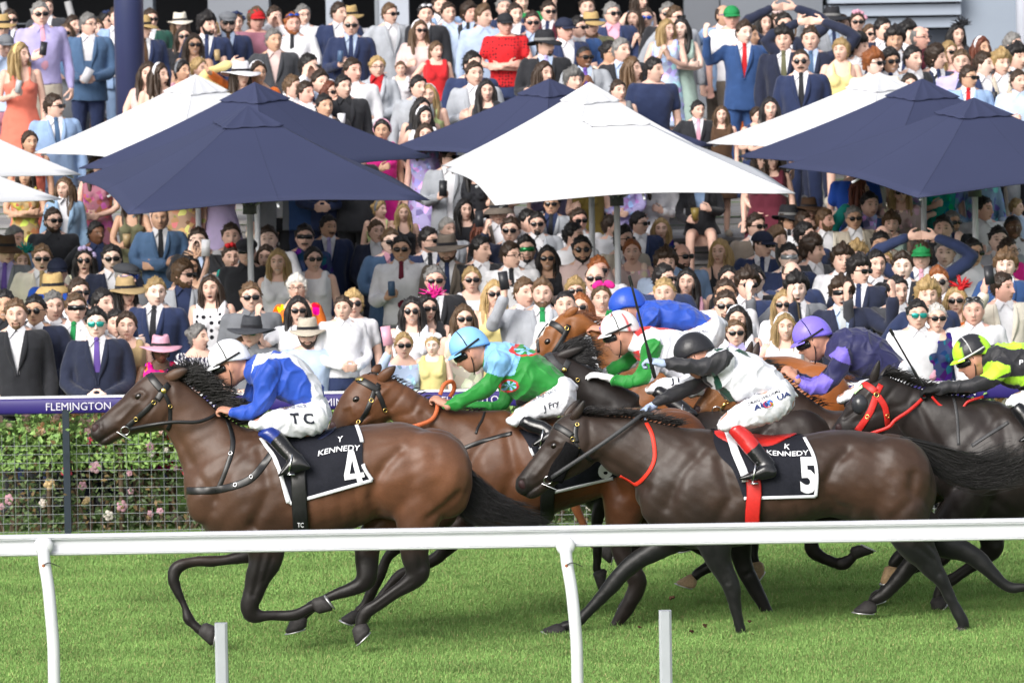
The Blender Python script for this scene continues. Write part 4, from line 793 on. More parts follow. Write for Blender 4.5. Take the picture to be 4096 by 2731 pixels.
gg = G(); loft(gg, qs('R3', (1868, 960, 1890, 1080, .12), (1940, 960, 1960, 1180, .165), (2120, 985, 2140, 1220, .185), (2350, 1010, 2320, 1190, .19), (2480, 1005, 2470, 1070, .15), (2590, 990, 2585, 1010, .09)), D5, 0, 20, 2.2, 3); obj('saddle', remesh(gg, .014, 3), M_RED, h5)
# ---- bay behind
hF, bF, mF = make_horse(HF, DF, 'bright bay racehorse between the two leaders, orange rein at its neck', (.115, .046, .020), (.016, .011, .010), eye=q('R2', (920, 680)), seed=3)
lg = G(); strap(lg, bF, q('R2', (897, 485), (1000, 525), (1130, 605)), 30, DF); strap(lg, bF, q('R2', (1130, 540), (1090, 600), (1055, 700), (1010, 800), (950, 890)), 20, DF); strap(lg, bF, q('R2', (1110, 600), (1150, 690), (1185, 790)), 20, DF); obj('bridle', lg.mesh(), M_BLACKL, hF)
gg = G(); strap(gg, bF, q('R2', (900, 478), (940, 486), (985, 505)), 17, DF, .010); obj('browband_plate', gg.mesh(), M_GOLD, hF)
gg = G(); buckle(gg, bF, q('R2', (1060, 693)), 10, DF); buckle(gg, bF, q('R2', (1182, 780)), 10, DF); buckle(gg, bF, q('R2', (948, 893)), 10, DF); obj('bridle_fitting', gg.mesh(), M_GOLD, hF)
gg = G(); free_strap(gg, [P(*q('R2', (1330, 950)), DF-.12), P(*q('R2', (1500, 915)), DF-.15), P(*q('R2', (1620, 860)), DF-.13), P(*q('R2', (1665, 760)), DF-.10), P(*q('R2', (1655, 660)), DF-.06)], .013); free_strap(gg, [P(*q('R2', (1690, 640)), DF-.05), P(*q('R2', (1730, 545)), DF-.03), P(*q('R2', (1800, 520)), DF), P(*q('R2', (1822, 580)), DF+.03), P(*q('R2', (1780, 660)), DF+.05)], .013); obj('rein', gg.mesh(), mk('orange rubber rein', (.55, .13, .045), .6, .3, (90, .2)), hF)
gg = G(); strap(gg, bF, q('R2', (1790, 1165), (1900, 1132), (2050, 1075), (2200, 1030), (2351, 992)), 17, DF); strap(gg, bF, q('R2', (2100, 780), (2085, 860), (2040, 930), (2020, 1000)), 10, DF); obj('breastplate', gg.mesh(), M_BLACKL, hF)
mane_along(HF, DF, .06, .2, 120, 6, parent=hF, col=(.014, .010, .009))
clF, bcF, A, B = saddle_cloth(bF, q('R3', (60, 970), (150, 1100), (240, 1300), (330, 1545)), q('R3', (760, 1000), (860, 1150), (930, 1300), (985, 1390)), DF, hF)
gg = G(); strap(gg, bcF, [tuple(A[-1]*(1-u)+B[-1]*u) for u in np.linspace(0, 1, 9)], 14, DF, .004, th=.003); strap(gg, bcF, list(A[::3])+[tuple(A[-1])], 12, DF, .004, th=.003); obj('binding', gg.mesh(), M_EDGE, clF)
put_text(bcF, '6', q('R3', (790, 1400)), (60, -6), (-4, -66), DF, .008, 'number', M_TXT, clF, bold=.04)
gg = G(); strap(gg, bF, q('R3', (340, 1300), (330, 1450), (320, 1600), (315, 1750), (312, 1880)), 58, DF, .02); obj('girth', gg.mesh(), M_BLACKL, hF)
tail_of([[(2760, 1900), (2850, 2000), (2900, 2080), (2940, 2150)], [(2770, 1880), (2880, 1960), (2960, 2050), (3000, 2120)]], DF, 150, .015, 31, BLK, hF)
# ---- black, chestnut, bay, last black
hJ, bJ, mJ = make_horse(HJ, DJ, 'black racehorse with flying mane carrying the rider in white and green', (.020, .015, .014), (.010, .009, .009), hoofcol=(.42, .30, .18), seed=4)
fl = hairs([pxpath(q('R3', (480, 260), (560, 190), (640, 150), (760, 130)), DJ, .02), pxpath(q('R3', (560, 300), (650, 260), (760, 250), (830, 230)), DJ, .04), pxpath(q('R3', (600, 330), (700, 340), (780, 370), (840, 390)), DJ, .05), pxpath(q('R3', (420, 250), (470, 190), (560, 150), (650, 140)), DJ, 0)], 520, .016, .003, 15); obj('mane', fl, M_MANE, hJ, color=BLK)
lg = G(); strap(lg, bJ, q('R3', (330, 262), (380, 330), (440, 390), (480, 410)), 28, DJ); strap(lg, bJ, q('R3', (520, 330), (490, 380), (480, 410)), 24, DJ); obj('bridle', lg.mesh(), M_GREYL, hJ)
gg = G(); c, n_ = hit(bJ, q('R3', (478, 412)), DJ, .012); gg.ell(c, (.017, .01, .017), None, 12, 8); buckle(gg, bJ, q('R3', (605, 503)), 9, DJ); obj('bridle_fitting', gg.mesh(), M_GOLD, hJ)
tail_of([[(3300, 1800), (3400, 1830), (3500, 1900), (3560, 1990)], [(3290, 1820), (3380, 1900), (3450, 1980), (3480, 2060)]], DJ, 160, .015, 32, BLK, hJ)
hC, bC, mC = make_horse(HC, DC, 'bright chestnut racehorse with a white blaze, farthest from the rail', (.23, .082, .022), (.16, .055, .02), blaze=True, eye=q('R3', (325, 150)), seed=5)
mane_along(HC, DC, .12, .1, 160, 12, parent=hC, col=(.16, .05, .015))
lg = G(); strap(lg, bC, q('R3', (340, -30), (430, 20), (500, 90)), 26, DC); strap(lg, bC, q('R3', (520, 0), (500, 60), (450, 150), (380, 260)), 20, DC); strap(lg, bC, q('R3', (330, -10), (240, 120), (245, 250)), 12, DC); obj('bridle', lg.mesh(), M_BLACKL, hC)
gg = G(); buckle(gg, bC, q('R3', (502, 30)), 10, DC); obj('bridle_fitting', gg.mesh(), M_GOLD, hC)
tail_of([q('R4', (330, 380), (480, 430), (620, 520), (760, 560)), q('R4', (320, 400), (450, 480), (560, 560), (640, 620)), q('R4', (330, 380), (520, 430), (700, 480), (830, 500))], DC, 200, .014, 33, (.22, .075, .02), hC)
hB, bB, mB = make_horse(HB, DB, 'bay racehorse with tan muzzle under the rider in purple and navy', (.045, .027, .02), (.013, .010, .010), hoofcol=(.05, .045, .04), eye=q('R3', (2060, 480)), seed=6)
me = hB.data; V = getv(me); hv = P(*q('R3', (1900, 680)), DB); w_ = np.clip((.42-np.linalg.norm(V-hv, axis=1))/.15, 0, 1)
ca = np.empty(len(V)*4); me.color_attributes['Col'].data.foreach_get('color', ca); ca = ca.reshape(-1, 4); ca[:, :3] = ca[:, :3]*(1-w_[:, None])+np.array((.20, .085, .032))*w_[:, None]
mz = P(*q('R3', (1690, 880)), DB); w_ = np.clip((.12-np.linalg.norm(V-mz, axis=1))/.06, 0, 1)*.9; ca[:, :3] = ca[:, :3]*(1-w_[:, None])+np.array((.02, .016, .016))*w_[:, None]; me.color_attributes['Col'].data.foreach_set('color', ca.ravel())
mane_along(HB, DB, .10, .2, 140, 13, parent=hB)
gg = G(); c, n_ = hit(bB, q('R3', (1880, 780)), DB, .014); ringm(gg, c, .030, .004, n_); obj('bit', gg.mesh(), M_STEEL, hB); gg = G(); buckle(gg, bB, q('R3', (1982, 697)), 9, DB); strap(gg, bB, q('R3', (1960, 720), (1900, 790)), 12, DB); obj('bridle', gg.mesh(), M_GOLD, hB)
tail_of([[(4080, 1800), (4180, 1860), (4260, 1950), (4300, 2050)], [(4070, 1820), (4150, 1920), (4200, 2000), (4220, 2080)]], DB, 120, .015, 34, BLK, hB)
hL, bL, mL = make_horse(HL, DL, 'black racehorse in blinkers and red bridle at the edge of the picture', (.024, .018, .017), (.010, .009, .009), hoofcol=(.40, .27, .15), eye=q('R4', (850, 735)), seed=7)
mane_along(HL, DL, .13, .6, 500, 14, parent=hL)
gg = G(); c, n_ = hit(bL, q('R4', (845, 728)), DL, -.012); gg.ell(c, (.058, .05, .066), None, 18, 12); obj('blinker', gg.mesh(), mk('grey plastic cup', (.03, .032, .037), .2, .5), hL)
gg = G(); strap(gg, bL, q('R4', (848, 522), (920, 560), (995, 618)), 28, DL); strap(gg, bL, q('R4', (1038, 548), (1015, 590), (998, 630)), 24, DL); strap(gg, bL, q('R4', (992, 655), (955, 760), (910, 850), (820, 970)), 28, DL); strap(gg, bL, q('R4', (1010, 655), (1070, 740), (1090, 840), (1105, 985)), 26, DL); obj('bridle', gg.mesh(), M_RED, hL)
gg = G(); free_strap(gg, [P(*q('R4', (900, 1010)), DL-.10), P(*q('R4', (990, 980)), DL-.13), P(*q('R4', (1110, 935)), DL-.14), P(*q('R4', (1170, 870)), DL-.14), P(*q('R4', (1310, 775)), DL-.12), P(*q('R4', (1445, 650)), DL-.07)], .011); free_strap(gg, [P(*q('R4', a), DL-.10) for a in ((1505, 655), (1580, 735), (1680, 768), (1780, 762), (1840, 700), (1980, 655))], .008); obj('rein', gg.mesh(), M_RED, hL)
gg = G(); buckle(gg, bL, q('R4', (996, 640)), 12, DL); buckle(gg, bL, q('R4', (917, 842)), 10, DL); buckle(gg, bL, q('R4', (1090, 830)), 10, DL); obj('bridle_fitting', gg.mesh(), M_GOLD, hL)
gg = G(); strap(gg, bL, q('R4', (870, 565), (825, 590), (800, 630)), 18, DL, .006); obj('hood_flash', gg.mesh(), mk('lime flash', (.55, .85, .45), .5, .3), hL)
gg = G(); strap(gg, bL, q('R4', (1870, 1110), (1990, 1030), (2210, 890)), 14, DL); strap(gg, bL, q('R4', (1700, 650), (1735, 830), (1750, 1100)), 12, DL); obj('breastplate', gg.mesh(), M_GREYL, hL)
# clods of turf thrown up
gr = random.Random(3)
for i, (x, y, lb) in enumerate(((1290, 880, 'largest clod'), (1550, 1105, 'clod'), (1910, 1075, 'clod'), (1605, 1215, 'clod'), (1930, 1175, 'clod'), (1450, 1150, 'clod'), (1025, 1115, 'clod'), (1905, 1240, 'clod'))):
    p = P(*q('R7', (x, y)), D5-.1+gr.uniform(-.2, .2)); g = G(); s_ = .022 if i == 0 else gr.uniform(.008, .018)
    for k in range(4): g.ell((gr.uniform(-s_, s_)*.6, gr.uniform(-s_, s_)*.5, gr.uniform(-s_, s_)*.4), (s_*gr.uniform(.4, .7), s_*.5, s_*gr.uniform(.3, .6)), None, 8, 6)
    o = obj('turf_clod', g.mesh(), mk('wet soil', (.05, .025, .016), .9, .1)); o.location = p
    tag(o, 'largest dark clod of turf kicked up, flying by itself before the number 5 horse' if i == 0 else 'small dark clod of turf kicked up around the number 5 horse', 'turf clod', 'clods of turf kicked up')
# ================================================================== HEADS AND HANDS
def head_shape(nu=56, nv=44, sc=1.0, feat=True, female=False, child=False):
    """a head facing -Y, centre between chin and crown at the origin, 0.236 m tall."""
    ph = np.arange(nu)/nu*2*math.pi; th = np.linspace(.02, math.pi-.02, nv); T, Pp = np.meshgrid(th, ph, indexing='ij')
    u = np.stack([np.sin(T)*np.sin(Pp), -np.sin(T)*np.cos(Pp), np.cos(T)], -1)
    p = u*np.array((.077, .098, .118)); x, y, z = p[..., 0], p[..., 1], p[..., 2]
    t = np.clip(-z/.118, 0, 1)
    x = x*(1.03-(.33 if female else .20)*t**1.8); y = np.where(y > 0, y*(1-.50*t**1.2), y*(.93+.02*t)); y = y+np.where(z < -.05, (t-.42).clip(0)*-.02, 0)
    x = x*(1+.04*np.exp(-((z-.05)/.04)**2))
    if feat:
        f = (u[..., 1] < -.15); ax = np.abs(x); dy = np.zeros_like(x)
        dy -= (.009+.019*np.clip((.030-z)/.055, 0, 1))*np.exp(-(x/(.0095+.004*np.clip((.02-z)/.045, 0, 1)))**2)*np.where(z < -.026, np.exp(-((z+.026)/.010)**2), np.where(z > .03, np.exp(-((z-.03)/.014)**2), 1))
        dy -= .009*np.exp(-(x/.020)**2-((z+.030)/.009)**2)
        dy -= .009*np.exp(-((z-.037)/.010)**2-(x/.055)**2)
        dy += .017*np.exp(-((ax-.032)/.017)**2-((z-.015)/.013)**2)
        dy -= .004*np.exp(-((ax-.032)/.011)**2-((z-.014)/.007)**2)
        dy -= .008*np.exp(-(x/.023)**2-((z+.063)/.012)**2)
        dy += .004*np.exp(-(x/.020)**2-((z+.0635)/.0035)**2)
        dy -= .010*np.exp(-(x/.026)**2-((z+.100)/.016)**2)
        dy -= .004*np.exp(-((ax-.048)/.018)**2-((z+.012)/.018)**2)
        y = y+dy*f
    V = np.stack([x, y, z], -1)*sc; return V
def add_head(g, M, c, sc=1.0, female=False, ears=True, mouth=None):
    V = head_shape(female=female)*sc
    if mouth == 'o':
        m = np.exp(-(V[..., 0]/.02)**2-((V[..., 2]+.072)/.014)**2)*(V[..., 1] < 0); V[..., 1] += .014*m; low = (V[..., 2] < -.08)&(V[..., 1] < .02); V[..., 2] -= low*.008
    W = V.reshape(-1, 3) @ np.asarray(M).T+c; nv, nu = V.shape[:2]; g.rings([W[i*nu:(i+1)*nu] for i in range(nv)])
    if ears:
        for s_ in (-1, 1):
            E = np.asarray(M) @ np.array(Matrix.Rotation(s_*.35, 3, 'Z')); g.ell(np.asarray(M) @ np.array((s_*.079, .008, .002))*1.0*sc+c, (.009*sc, .020*sc, .032*sc), E, 10, 8)
def face_paint(V, M, c, C, sc=1.0, mouth='n', brow=(.06, .035, .02), lip=None, female=False, eye=True, stubble=0):
    """V world points, head matrix M and centre c -> colour rgba over the skin colour (C edited in place)."""
    L_ = (V-c) @ np.asarray(M)/sc; x, y, z = L_[:, 0], L_[:, 1], L_[:, 2]; fr = (y < -.03)&(np.abs(x) < .09)&(z < .13)&(z > -.14)&(y > -.14)
    ax = np.abs(x)
    def put(m, col, a=1.0):
        m = m & fr; C[m, :3] = C[m, :3]*(1-a)+np.array(col)*a; C[m, 3] = np.maximum(C[m, 3], a)
    lip = lip or ((.34, .08, .075) if female else (.32, .12, .095))
    if stubble: put(((z < -.045)&(z > -.13))|((ax > .05)&(z < .0)), (.06, .04, .03), stubble)
    put(((ax-.034)/.022)**2+((z-.036-.004*np.cos((ax-.03)*60))/.0072)**2 < 1, brow, .8)
    if eye:
        put(((ax-.032)/.019)**2+((z-.015)/.0115)**2 < 1, (.10, .045, .03), .6)
        put(((ax-.032)/.0125)**2+((z-.013)/.0058)**2 < 1, (.55, .50, .46), .9); put(((ax-.032)/.0072)**2+((z-.0135)/.0062)**2 < 1, (.02, .012, .008), 1)
    put((x/.017)**2+((z+.042)/.004)**2 < 1, (.12, .05, .035), .5)
    if mouth == 'n': put((x/.027)**2+((z+.0635)/.0098)**2 < 1, lip, .8); put((x/.026)**2+((z+.0635)/.0032)**2 < 1, (.10, .02, .02), .8)
    elif mouth == 's':
        zz = z+.064-5.5*x*x*1.6; put((x/.034)**2+(zz/.0105)**2 < 1, lip, .8); put((x/.027)**2+((zz+.0005)/.0052)**2 < 1, (.62, .56, .50), 1)
    else: put((x/.023)**2+((z+.068)/.017)**2 < 1, lip, .9); put((x/.017)**2+((z+.068)/.0125)**2 < 1, (.05, .008, .008), 1); put((x/.015)**2+((z+.058)/.0035)**2 < 1, (.65, .6, .55), 1)
def hand(g, w_, d, n, sc=1.0, curl=.35, thumb=1, spread=.0):
    """palm, four fingers and a thumb beyond the wrist w_, pointing along d, palm facing n."""
    d = np.array(d, float); d /= np.linalg.norm(d); n = np.array(n, float); n -= d*n.dot(d); n /= np.linalg.norm(n)+1e-9; s_ = np.cross(d, n)*thumb; M = np.column_stack([s_, n, d])
    g.ell(w_+d*.048*sc, (.040*sc, .019*sc, .052*sc), M, 12, 8); g.tube([w_-d*.02, w_+d*.03*sc], [.027*sc, .026*sc], 10)
    for i, ln in enumerate((.88, 1.0, .95, .76)):
        o = -.030+.020*i; b = w_+d*.085*sc+s_*o*sc; a = 0; pts = [b]; dd = d+s_*spread*(i-1.5)
        for k, l in enumerate((.042, .028, .022)):
            a += curl*(1.0+.12*i)*(.8 if k == 0 else 1.25); pts.append(pts[-1]+(dd*math.cos(a)+n*math.sin(a))*l*ln*sc)
        g.tube(pts, [.0098*sc, .0094*sc, .0088*sc, .0078*sc], 8)
    b = w_+d*.025*sc-s_*.034*sc; g.tube([b, b+(d*.6-s_*.62+n*.3)*.04*sc, b+(d*.95-s_*.5+n*(.3+curl))*.07*sc], [.013*sc, .011*sc, .009*sc], 8)
def crease(V, f, seed): return np.clip(1-np.abs(wob(V*np.array((1, .6, .8)), f, seed))*2.2, 0, 1)**1.6
def inpoly(p, poly):
    poly = np.array([a[:2] for a in poly], float); r = np.zeros(len(p), bool); x, y = p[:, 0], p[:, 1]; j = len(poly)-1
    for i in range(len(poly)):
        xi, yi = poly[i]; xj, yj = poly[j]; c = ((yi > y) != (yj > y)) & (x < (xj-xi)*(y-yi)/(yj-yi+1e-12)+xi); r ^= c; j = i
    return r
# ================================================================== JOCKEYS
M_SILK = mk('racing silk', 'attr', .55, .3, (14, .08), (16, .45), sheen=.15); M_BREECH = mk('white breeches', (.74, .75, .79), .7, .2, (10, .06), (18, .5)); M_BOOT = mk('black boot leather', 'attr', .16, .55, (20, .15), (14, .35)); M_CAP = mk('satin skull cap cover', 'attr', .35, .4, (12, .06), (20, .4))
M_GLOVE = mk('glove', 'obj', .7, .2, (30, .1)); M_INK = mk('ink on breeches', (.025, .028, .04), .7, .2); M_INKG = mk('grey ink on breeches', (.16, .17, .22), .7, .2)
def jmat(a): return np.array(Matrix.Rotation(-R_(a), 3, 'Y') @ Matrix.Rotation(-math.pi/2, 3, 'Z'))
def loft_lat(g, secs, d, lats, n=16):
    rings = []; ph = np.arange(n)/n*2*math.pi; m = 4; S_ = cat_secs(secs, m); L_ = np.interp(np.arange(len(S_))/m, np.arange(len(lats)), lats)
    for a, l_ in zip(S_, L_):
        p, r = P(a[0], a[1], d-l_), P(a[2], a[3], d-l_); rings.append((p+r)/2+np.outer(np.cos(ph), (p-r)/2)+np.outer(np.sin(ph), np.array((0, -1, 0)))*a[4])
    for e, o in ((0, 1), (-1, -2)):
        c = rings[e].mean(0); dv = c-rings[o].mean(0); dv /= np.linalg.norm(dv)+1e-9; R0 = np.linalg.norm(rings[e]-c, axis=1).mean(); new = c+dv*R0*.4+(rings[e]-c)*.6; rings = [new]+rings if e == 0 else rings+[new]
    g.rings(rings)
def jockey(d, label, torso, arms, hands, thigh, boot, head, silk, cap, cuff=None, gloves=None, skin=(.50, .25, .175), pelvis=None):
    k = ppm(d); cap_px, alpha, hs_ = head[:3]; M = jmat(alpha); hc = P(cap_px[0], cap_px[1], d)-M @ np.array((0, .004, .070))*hs_
    # body: one continuous figure under the clothes
    g = G(); add_head(g, M, hc, hs_)
    t0 = [((a[0]*.88+b[0]*.12, a[1]*.88+b[1]*.12), (b[0]*.88+a[0]*.12, b[1]*.88+a[1]*.12), h*.82) for a, b, h in torso]; loft(g, t0, d, 0, 16, 2.1, 3)
    nk = (P((torso[0][0][0]*.6+torso[0][1][0]*.4), (torso[0][0][1]*.6+torso[0][1][1]*.4), d)); g.tube([nk+np.array((.06, 0, 0)), nk, hc+M @ np.array((0, .02, -.05))*hs_], [.06, .056, .056], 12)
    for (lt, pts) in arms: limb(g, [(x, y, r*(.58 if i_ < len(pts)-1 else .8)) for i_, (x, y, r) in enumerate(pts)], d, lt[0], lt[1], .95)
    for i, hd in enumerate(hands):
        lt, pts = arms[i]; n_ = len(pts); w_ = P(pts[-1][0], pts[-1][1], d-lt[1]); e = P(pts[-2][0], pts[-2][1], d-lt[1]); dv = P(hd[0], hd[1], d-lt[1]*.8)-w_
        if gloves is None: hand(g, w_, dv, hd[2], .95, hd[3], hd[4] if len(hd) > 4 else 1)
    for s_ in (1, -1): loft_lat(g, [(a, b, .05) for a, b in thigh], d, np.linspace(s_*.11, s_*.235, len(thigh)), 14)
    me = remesh(g, .0075, 3); V = getv(me); C = np.zeros((len(V), 4)); C[:, :3] = skin; face_paint(V, M, hc, C, hs_, 'n', (.08, .05, .03)); setcol(me, C)
    me.name = 'person'; root = obj('person', me, M_SKIN, color=skin); tag(root, label, 'jockey', 'jockeys riding the race')
    # silks
    g = G(); loft(g, torso, d, 0, 24, 2.15, 4)
    for (lt, pts) in arms: limb(g, pts, d, lt[0], lt[1], .95, 16)
    me = remesh(g, .0066, 8); V = getv(me); Nn = getn(me); px = proj(V); r = np.random.default_rng(int(d*1000))
    wr = .004*np.sin((px[:, 0]*.35+px[:, 1]*.9)*.07+3*wob(V, 7, 2))+.005*wob(V, 11, 3)+crease(V, 15, 21)*.012+crease(V, 30, 5)*.007-.004; V = V+Nn*wr[:, None]; setv(me, V)
    setcol(me, np.column_stack([silk(px, V), np.ones(len(V))])); sl = obj('silks', me, M_SILK, root)
    # breeches and boots
    g = G()
    for s_ in (1, -1): loft_lat(g, [(a, b, h) for (a, b), h in zip(thigh, np.linspace(.105, .072, len(thigh)))], d, np.linspace(s_*.11, s_*.235, len(thigh)), 18)
    pv = pelvis or (thigh[0], torso[-1][:2]); loft(g, [(pv[0][0], pv[0][1], .17), (pv[1][0], pv[1][1], .155)], d, 0, 18, 2.2, 4)
    me = remesh(g, .0095, 6); V = getv(me); Nn = getn(me); px = proj(V); ks = thigh[len(thigh)//2][0]; V = V+Nn*(.003*np.sin(np.linalg.norm(px-np.array(ks), axis=1)*.16+2.5*wob(V, 6, 1))+.002*wob(V, 18, 4)+crease(V, 20, 8)*.008+crease(V, 38, 3)*.004-.003)[:, None]; setv(me, V)
    br = obj('breeches', me, M_BREECH, root); bb_ = tri_bvh(me)
    for s_ in (1, -1):
        g = G(); sh, ft = boot; loft_lat(g, [(a, b, h) for (a, b), h in zip(sh, np.linspace(.056, .042, len(sh)))], d, np.linspace(s_*.245, s_*.325, len(sh)), 16)
        if ft: loft(g, [(a, b, .040) for a, b in ft], d, s_*.335, 16, 2.3, 4)
        me = remesh(g, .0085, 4); V = getv(me); C = np.tile((.010, .010, .012, 1.0), (len(V), 1))
        if cuff is not None:
            px = proj(V); a0 = (np.array(sh[0][0])+np.array(sh[0][1]))/2; a1 = (np.array(sh[-1][0])+np.array(sh[-1][1]))/2; ax = a1-a0; u_ = ((px-a0) @ ax)/(ax @ ax); C[u_ < cuff[0], :3] = cuff[1]
        setcol(me, C); obj('boot', me, M_BOOT, root)
    # stirrup irons
    g = G()
    for s_ in (1, -1):
        fs = boot[1]; i_ = len(fs)-2; c0 = P((fs[i_][0][0]+fs[i_][1][0])/2, (fs[i_][0][1]+fs[i_][1][1])/2, d-s_*.335); a_ = np.linspace(-2.5, 2.5, 15); g.tube(np.column_stack([c0[0]+np.zeros(15)+.012*np.cos(a_), c0[1]+np.sin(a_)*.052, c0[2]+.012+np.cos(a_)*.062]), .005, 6); g.box((-.02, -.045, -.052), (.025, .045, -.044), None, c0)
    obj('stirrup', g.mesh(), M_STEEL, root)
    # helmet with peak, goggles, chin strap
    g = G(); nu, nv = 40, 16; ph = np.arange(nu)/nu*6.2832; rings = []
    for i in range(nv):
        a = (i+.3)/nv*1.78; rr_ = math.sin(min(a, 1.57)); z = math.cos(a)*.112 if a < 1.57 else -(a-1.57)*.10
        rings.append(np.column_stack([np.sin(ph)*rr_*.099, .010-np.cos(ph)*rr_*.128, .064+z-.045*np.clip(-np.cos(ph)+.15, 0, 1.1)*(i/nv)**2.5]))
    g.rings(rings[::-1]); pkr = []
    for rr_, dz in ((.97, .030), (1.12, .024), (1.25, .012), (1.25, .008), (1.12, .018), (.97, .022)):
        q_ = np.linspace(-1.15, 1.15, 21); pkr.append(np.column_stack([np.sin(q_)*.097*(1+(rr_-1)*.35), .006-np.cos(q_)*.128*rr_, np.full(21, .020+dz)]))
    g.grid(np.array(pkr)); V = g.V(); cc = cap(V) if callable(cap) else np.tile(cap, (len(V), 1)); W = V*hs_ @ M.T+hc; me = g.mesh(); setv(me, W); setcol(me, np.column_stack([cc, np.ones(len(V))])); hm = obj('helmet', me, M_CAP, root)
    def loc(P_): return np.asarray(P_)*hs_ @ M.T+hc
    g = G(); a = np.linspace(-2.2, 2.2, 31); 
    if head[3]:
        g.tube(loc(np.column_stack([np.sin(a)*.099, .006-np.cos(a)*.132, .056-.022*np.cos(a)])), .007, 6, flat=1.6); b_ = np.linspace(-1, 1, 21); g.tube(loc(np.column_stack([.099*b_, np.full(21, .0)+.03*np.abs(b_)*0-.02*(1-b_*b_), .064+.106*np.sqrt(1-b_**2*.999)])), .0042, 6)
        obj('helmet_strap', g.mesh(), mk('strap colour', 'obj', .6), hm, color=head[3])
    g = G(); q_ = np.linspace(-1.25, 1.25, 15); g.rings([np.array([loc((math.sin(x)*.080*(1+e), -math.cos(x)*.108*(1+e)+.004, .012+h)) for x in q_]) for e, h in ((.0, -.022), (.10, -.016), (.14, .0), (.10, .016), (0, .022))], cap=False, closed=False)
    for s_ in (-1, 1): g.ell(loc((s_*.074, -.035, .012)), (.020, .012, .020), M, 12, 8)
    obj('goggles', g.mesh(), mk('dark goggles', (.012, .012, .013), .12, .55), root)
    g = G(); g.tube(loc([(.082, -.002, .03), (.078, -.012, -.04), (.050, -.030, -.098), (0, -.045, -.126), (-.050, -.030, -.098), (-.078, -.012, -.04), (-.082, -.002, .03)]), .0038, 6, sub=4); obj('chin_strap', g.mesh(), mk('chin strap', (.02, .015, .015), .6), hm)
    if gloves is not None:
        for i, hd in enumerate(hands):
            lt, pts = arms[i]; w_ = P(pts[-1][0], pts[-1][1], d-lt[1]); dv = P(hd[0], hd[1], d-lt[1]*.8)-w_; g = G(); hand(g, w_, dv, hd[2], 1.03, hd[3], hd[4] if len(hd) > 4 else 1); o = obj('glove', remesh(g, .006, 2), M_GLOVE, root, color=gloves)
    return root, tri_bvh(sl.data), bb_, sl, br, loc
def S3(r, L_): return qs(r, *L_)
def S2(r, L_): return [(a, b) for a, b in qs(r, *L_)]
BLUE = np.array((.020, .075, .44)); WHT = np.array((.70, .71, .76)); GRN = np.array((.018, .23, .035)); RED_ = np.array((.62, .03, .03)); NVY = np.array((.020, .021, .080)); PUR = np.array((.19, .14, .66)); SKYB = np.array((.22, .48, .80)); BLKC = np.array((.022, .022, .027)); LIME = np.array((.45, .85, .04)); DGR = np.array((.008, .055, .035))
def paint(base, *ps):
    def f(px, V):
        C = np.tile(base, (len(px), 1))
        for r, pts, col in ps: C[inpoly(px, q(r, *pts) if pts else [])] = col
        return C
    return f
dn = (0, .2, -1)
# --- rider of number 4
j4 = jockey(D4, 'person crouched in royal blue and white silks, riding the number 4 horse',
    S3('T', [(375, 215, 385, 400, .085), (430, 190, 430, 430, .13), (530, 165, 505, 470, .175), (660, 148, 610, 530, .19), (790, 190, 700, 575, .19), (900, 300, 790, 598, .18), (980, 415, 880, 605, .17), (1030, 540, 960, 620, .155)]),
    [((.17, .13), qr('T', (560, 310, 100), (530, 440, 98), (505, 570, 84), (430, 635, 62), (340, 655, 50), (275, 650, 36))), ((-.17, -.10), qr('T', (520, 330, 90), (460, 450, 84), (400, 560, 72), (330, 620, 50), (270, 640, 36)))],
    [q('T', (150, 612)) + ((.1, .4, -1), .75), q('T', (150, 612)) + ((.1, -.4, -1), .75, -1)],
    S2('T', [(1068, 690, 935, 545), (1010, 805, 870, 565), (870, 848, 745, 600), (700, 850, 620, 625), (570, 820, 510, 680), (440, 790, 430, 715)]),
    (S2('T', [(468, 838, 600, 755), (560, 900, 690, 838), (640, 985, 770, 935), (705, 1045, 850, 1000)]), S2('T', [(895, 1070, 890, 1112), (830, 1005, 825, 1135), (735, 1020, 740, 1155), (648, 1140, 645, 1172)])),
    (q('T', (222, 195)), 20, 1.0, (.012, .012, .014)),
    paint(BLUE, ('T', [(405, 375), (440, 275), (545, 228), (720, 210), (805, 285), (905, 420), (912, 600), (1050, 600), (1040, 500), (980, 380), (880, 250), (760, 150), (640, 130), (460, 180), (415, 260)], WHT), ('T', [(340, 150), (440, 170), (408, 400), (330, 420)], BLUE), ('T', [(570, 195), (600, 130), (700, 130), (640, 180)], BLUE), ('T', [(780, 180), (790, 140), (870, 190), (850, 205)], BLUE), ('T', [(945, 360), (1010, 360), (1060, 560), (1010, 520)], BLUE)),
    (.76, .77, .80), cuff=(.30, (.012, .030, .20)))
put_text(j4[2], 'T C', q('T', (738, 738)), (94, 0), (-6, -40), D4, .006, 'lettering', M_INK, j4[4], bold=.03); put_text(j4[2], 'OFF THE TRACK', q('T', (680, 632)), (92, -10), (0, -11), D4, .006, 'lettering', M_INKG, j4[4])
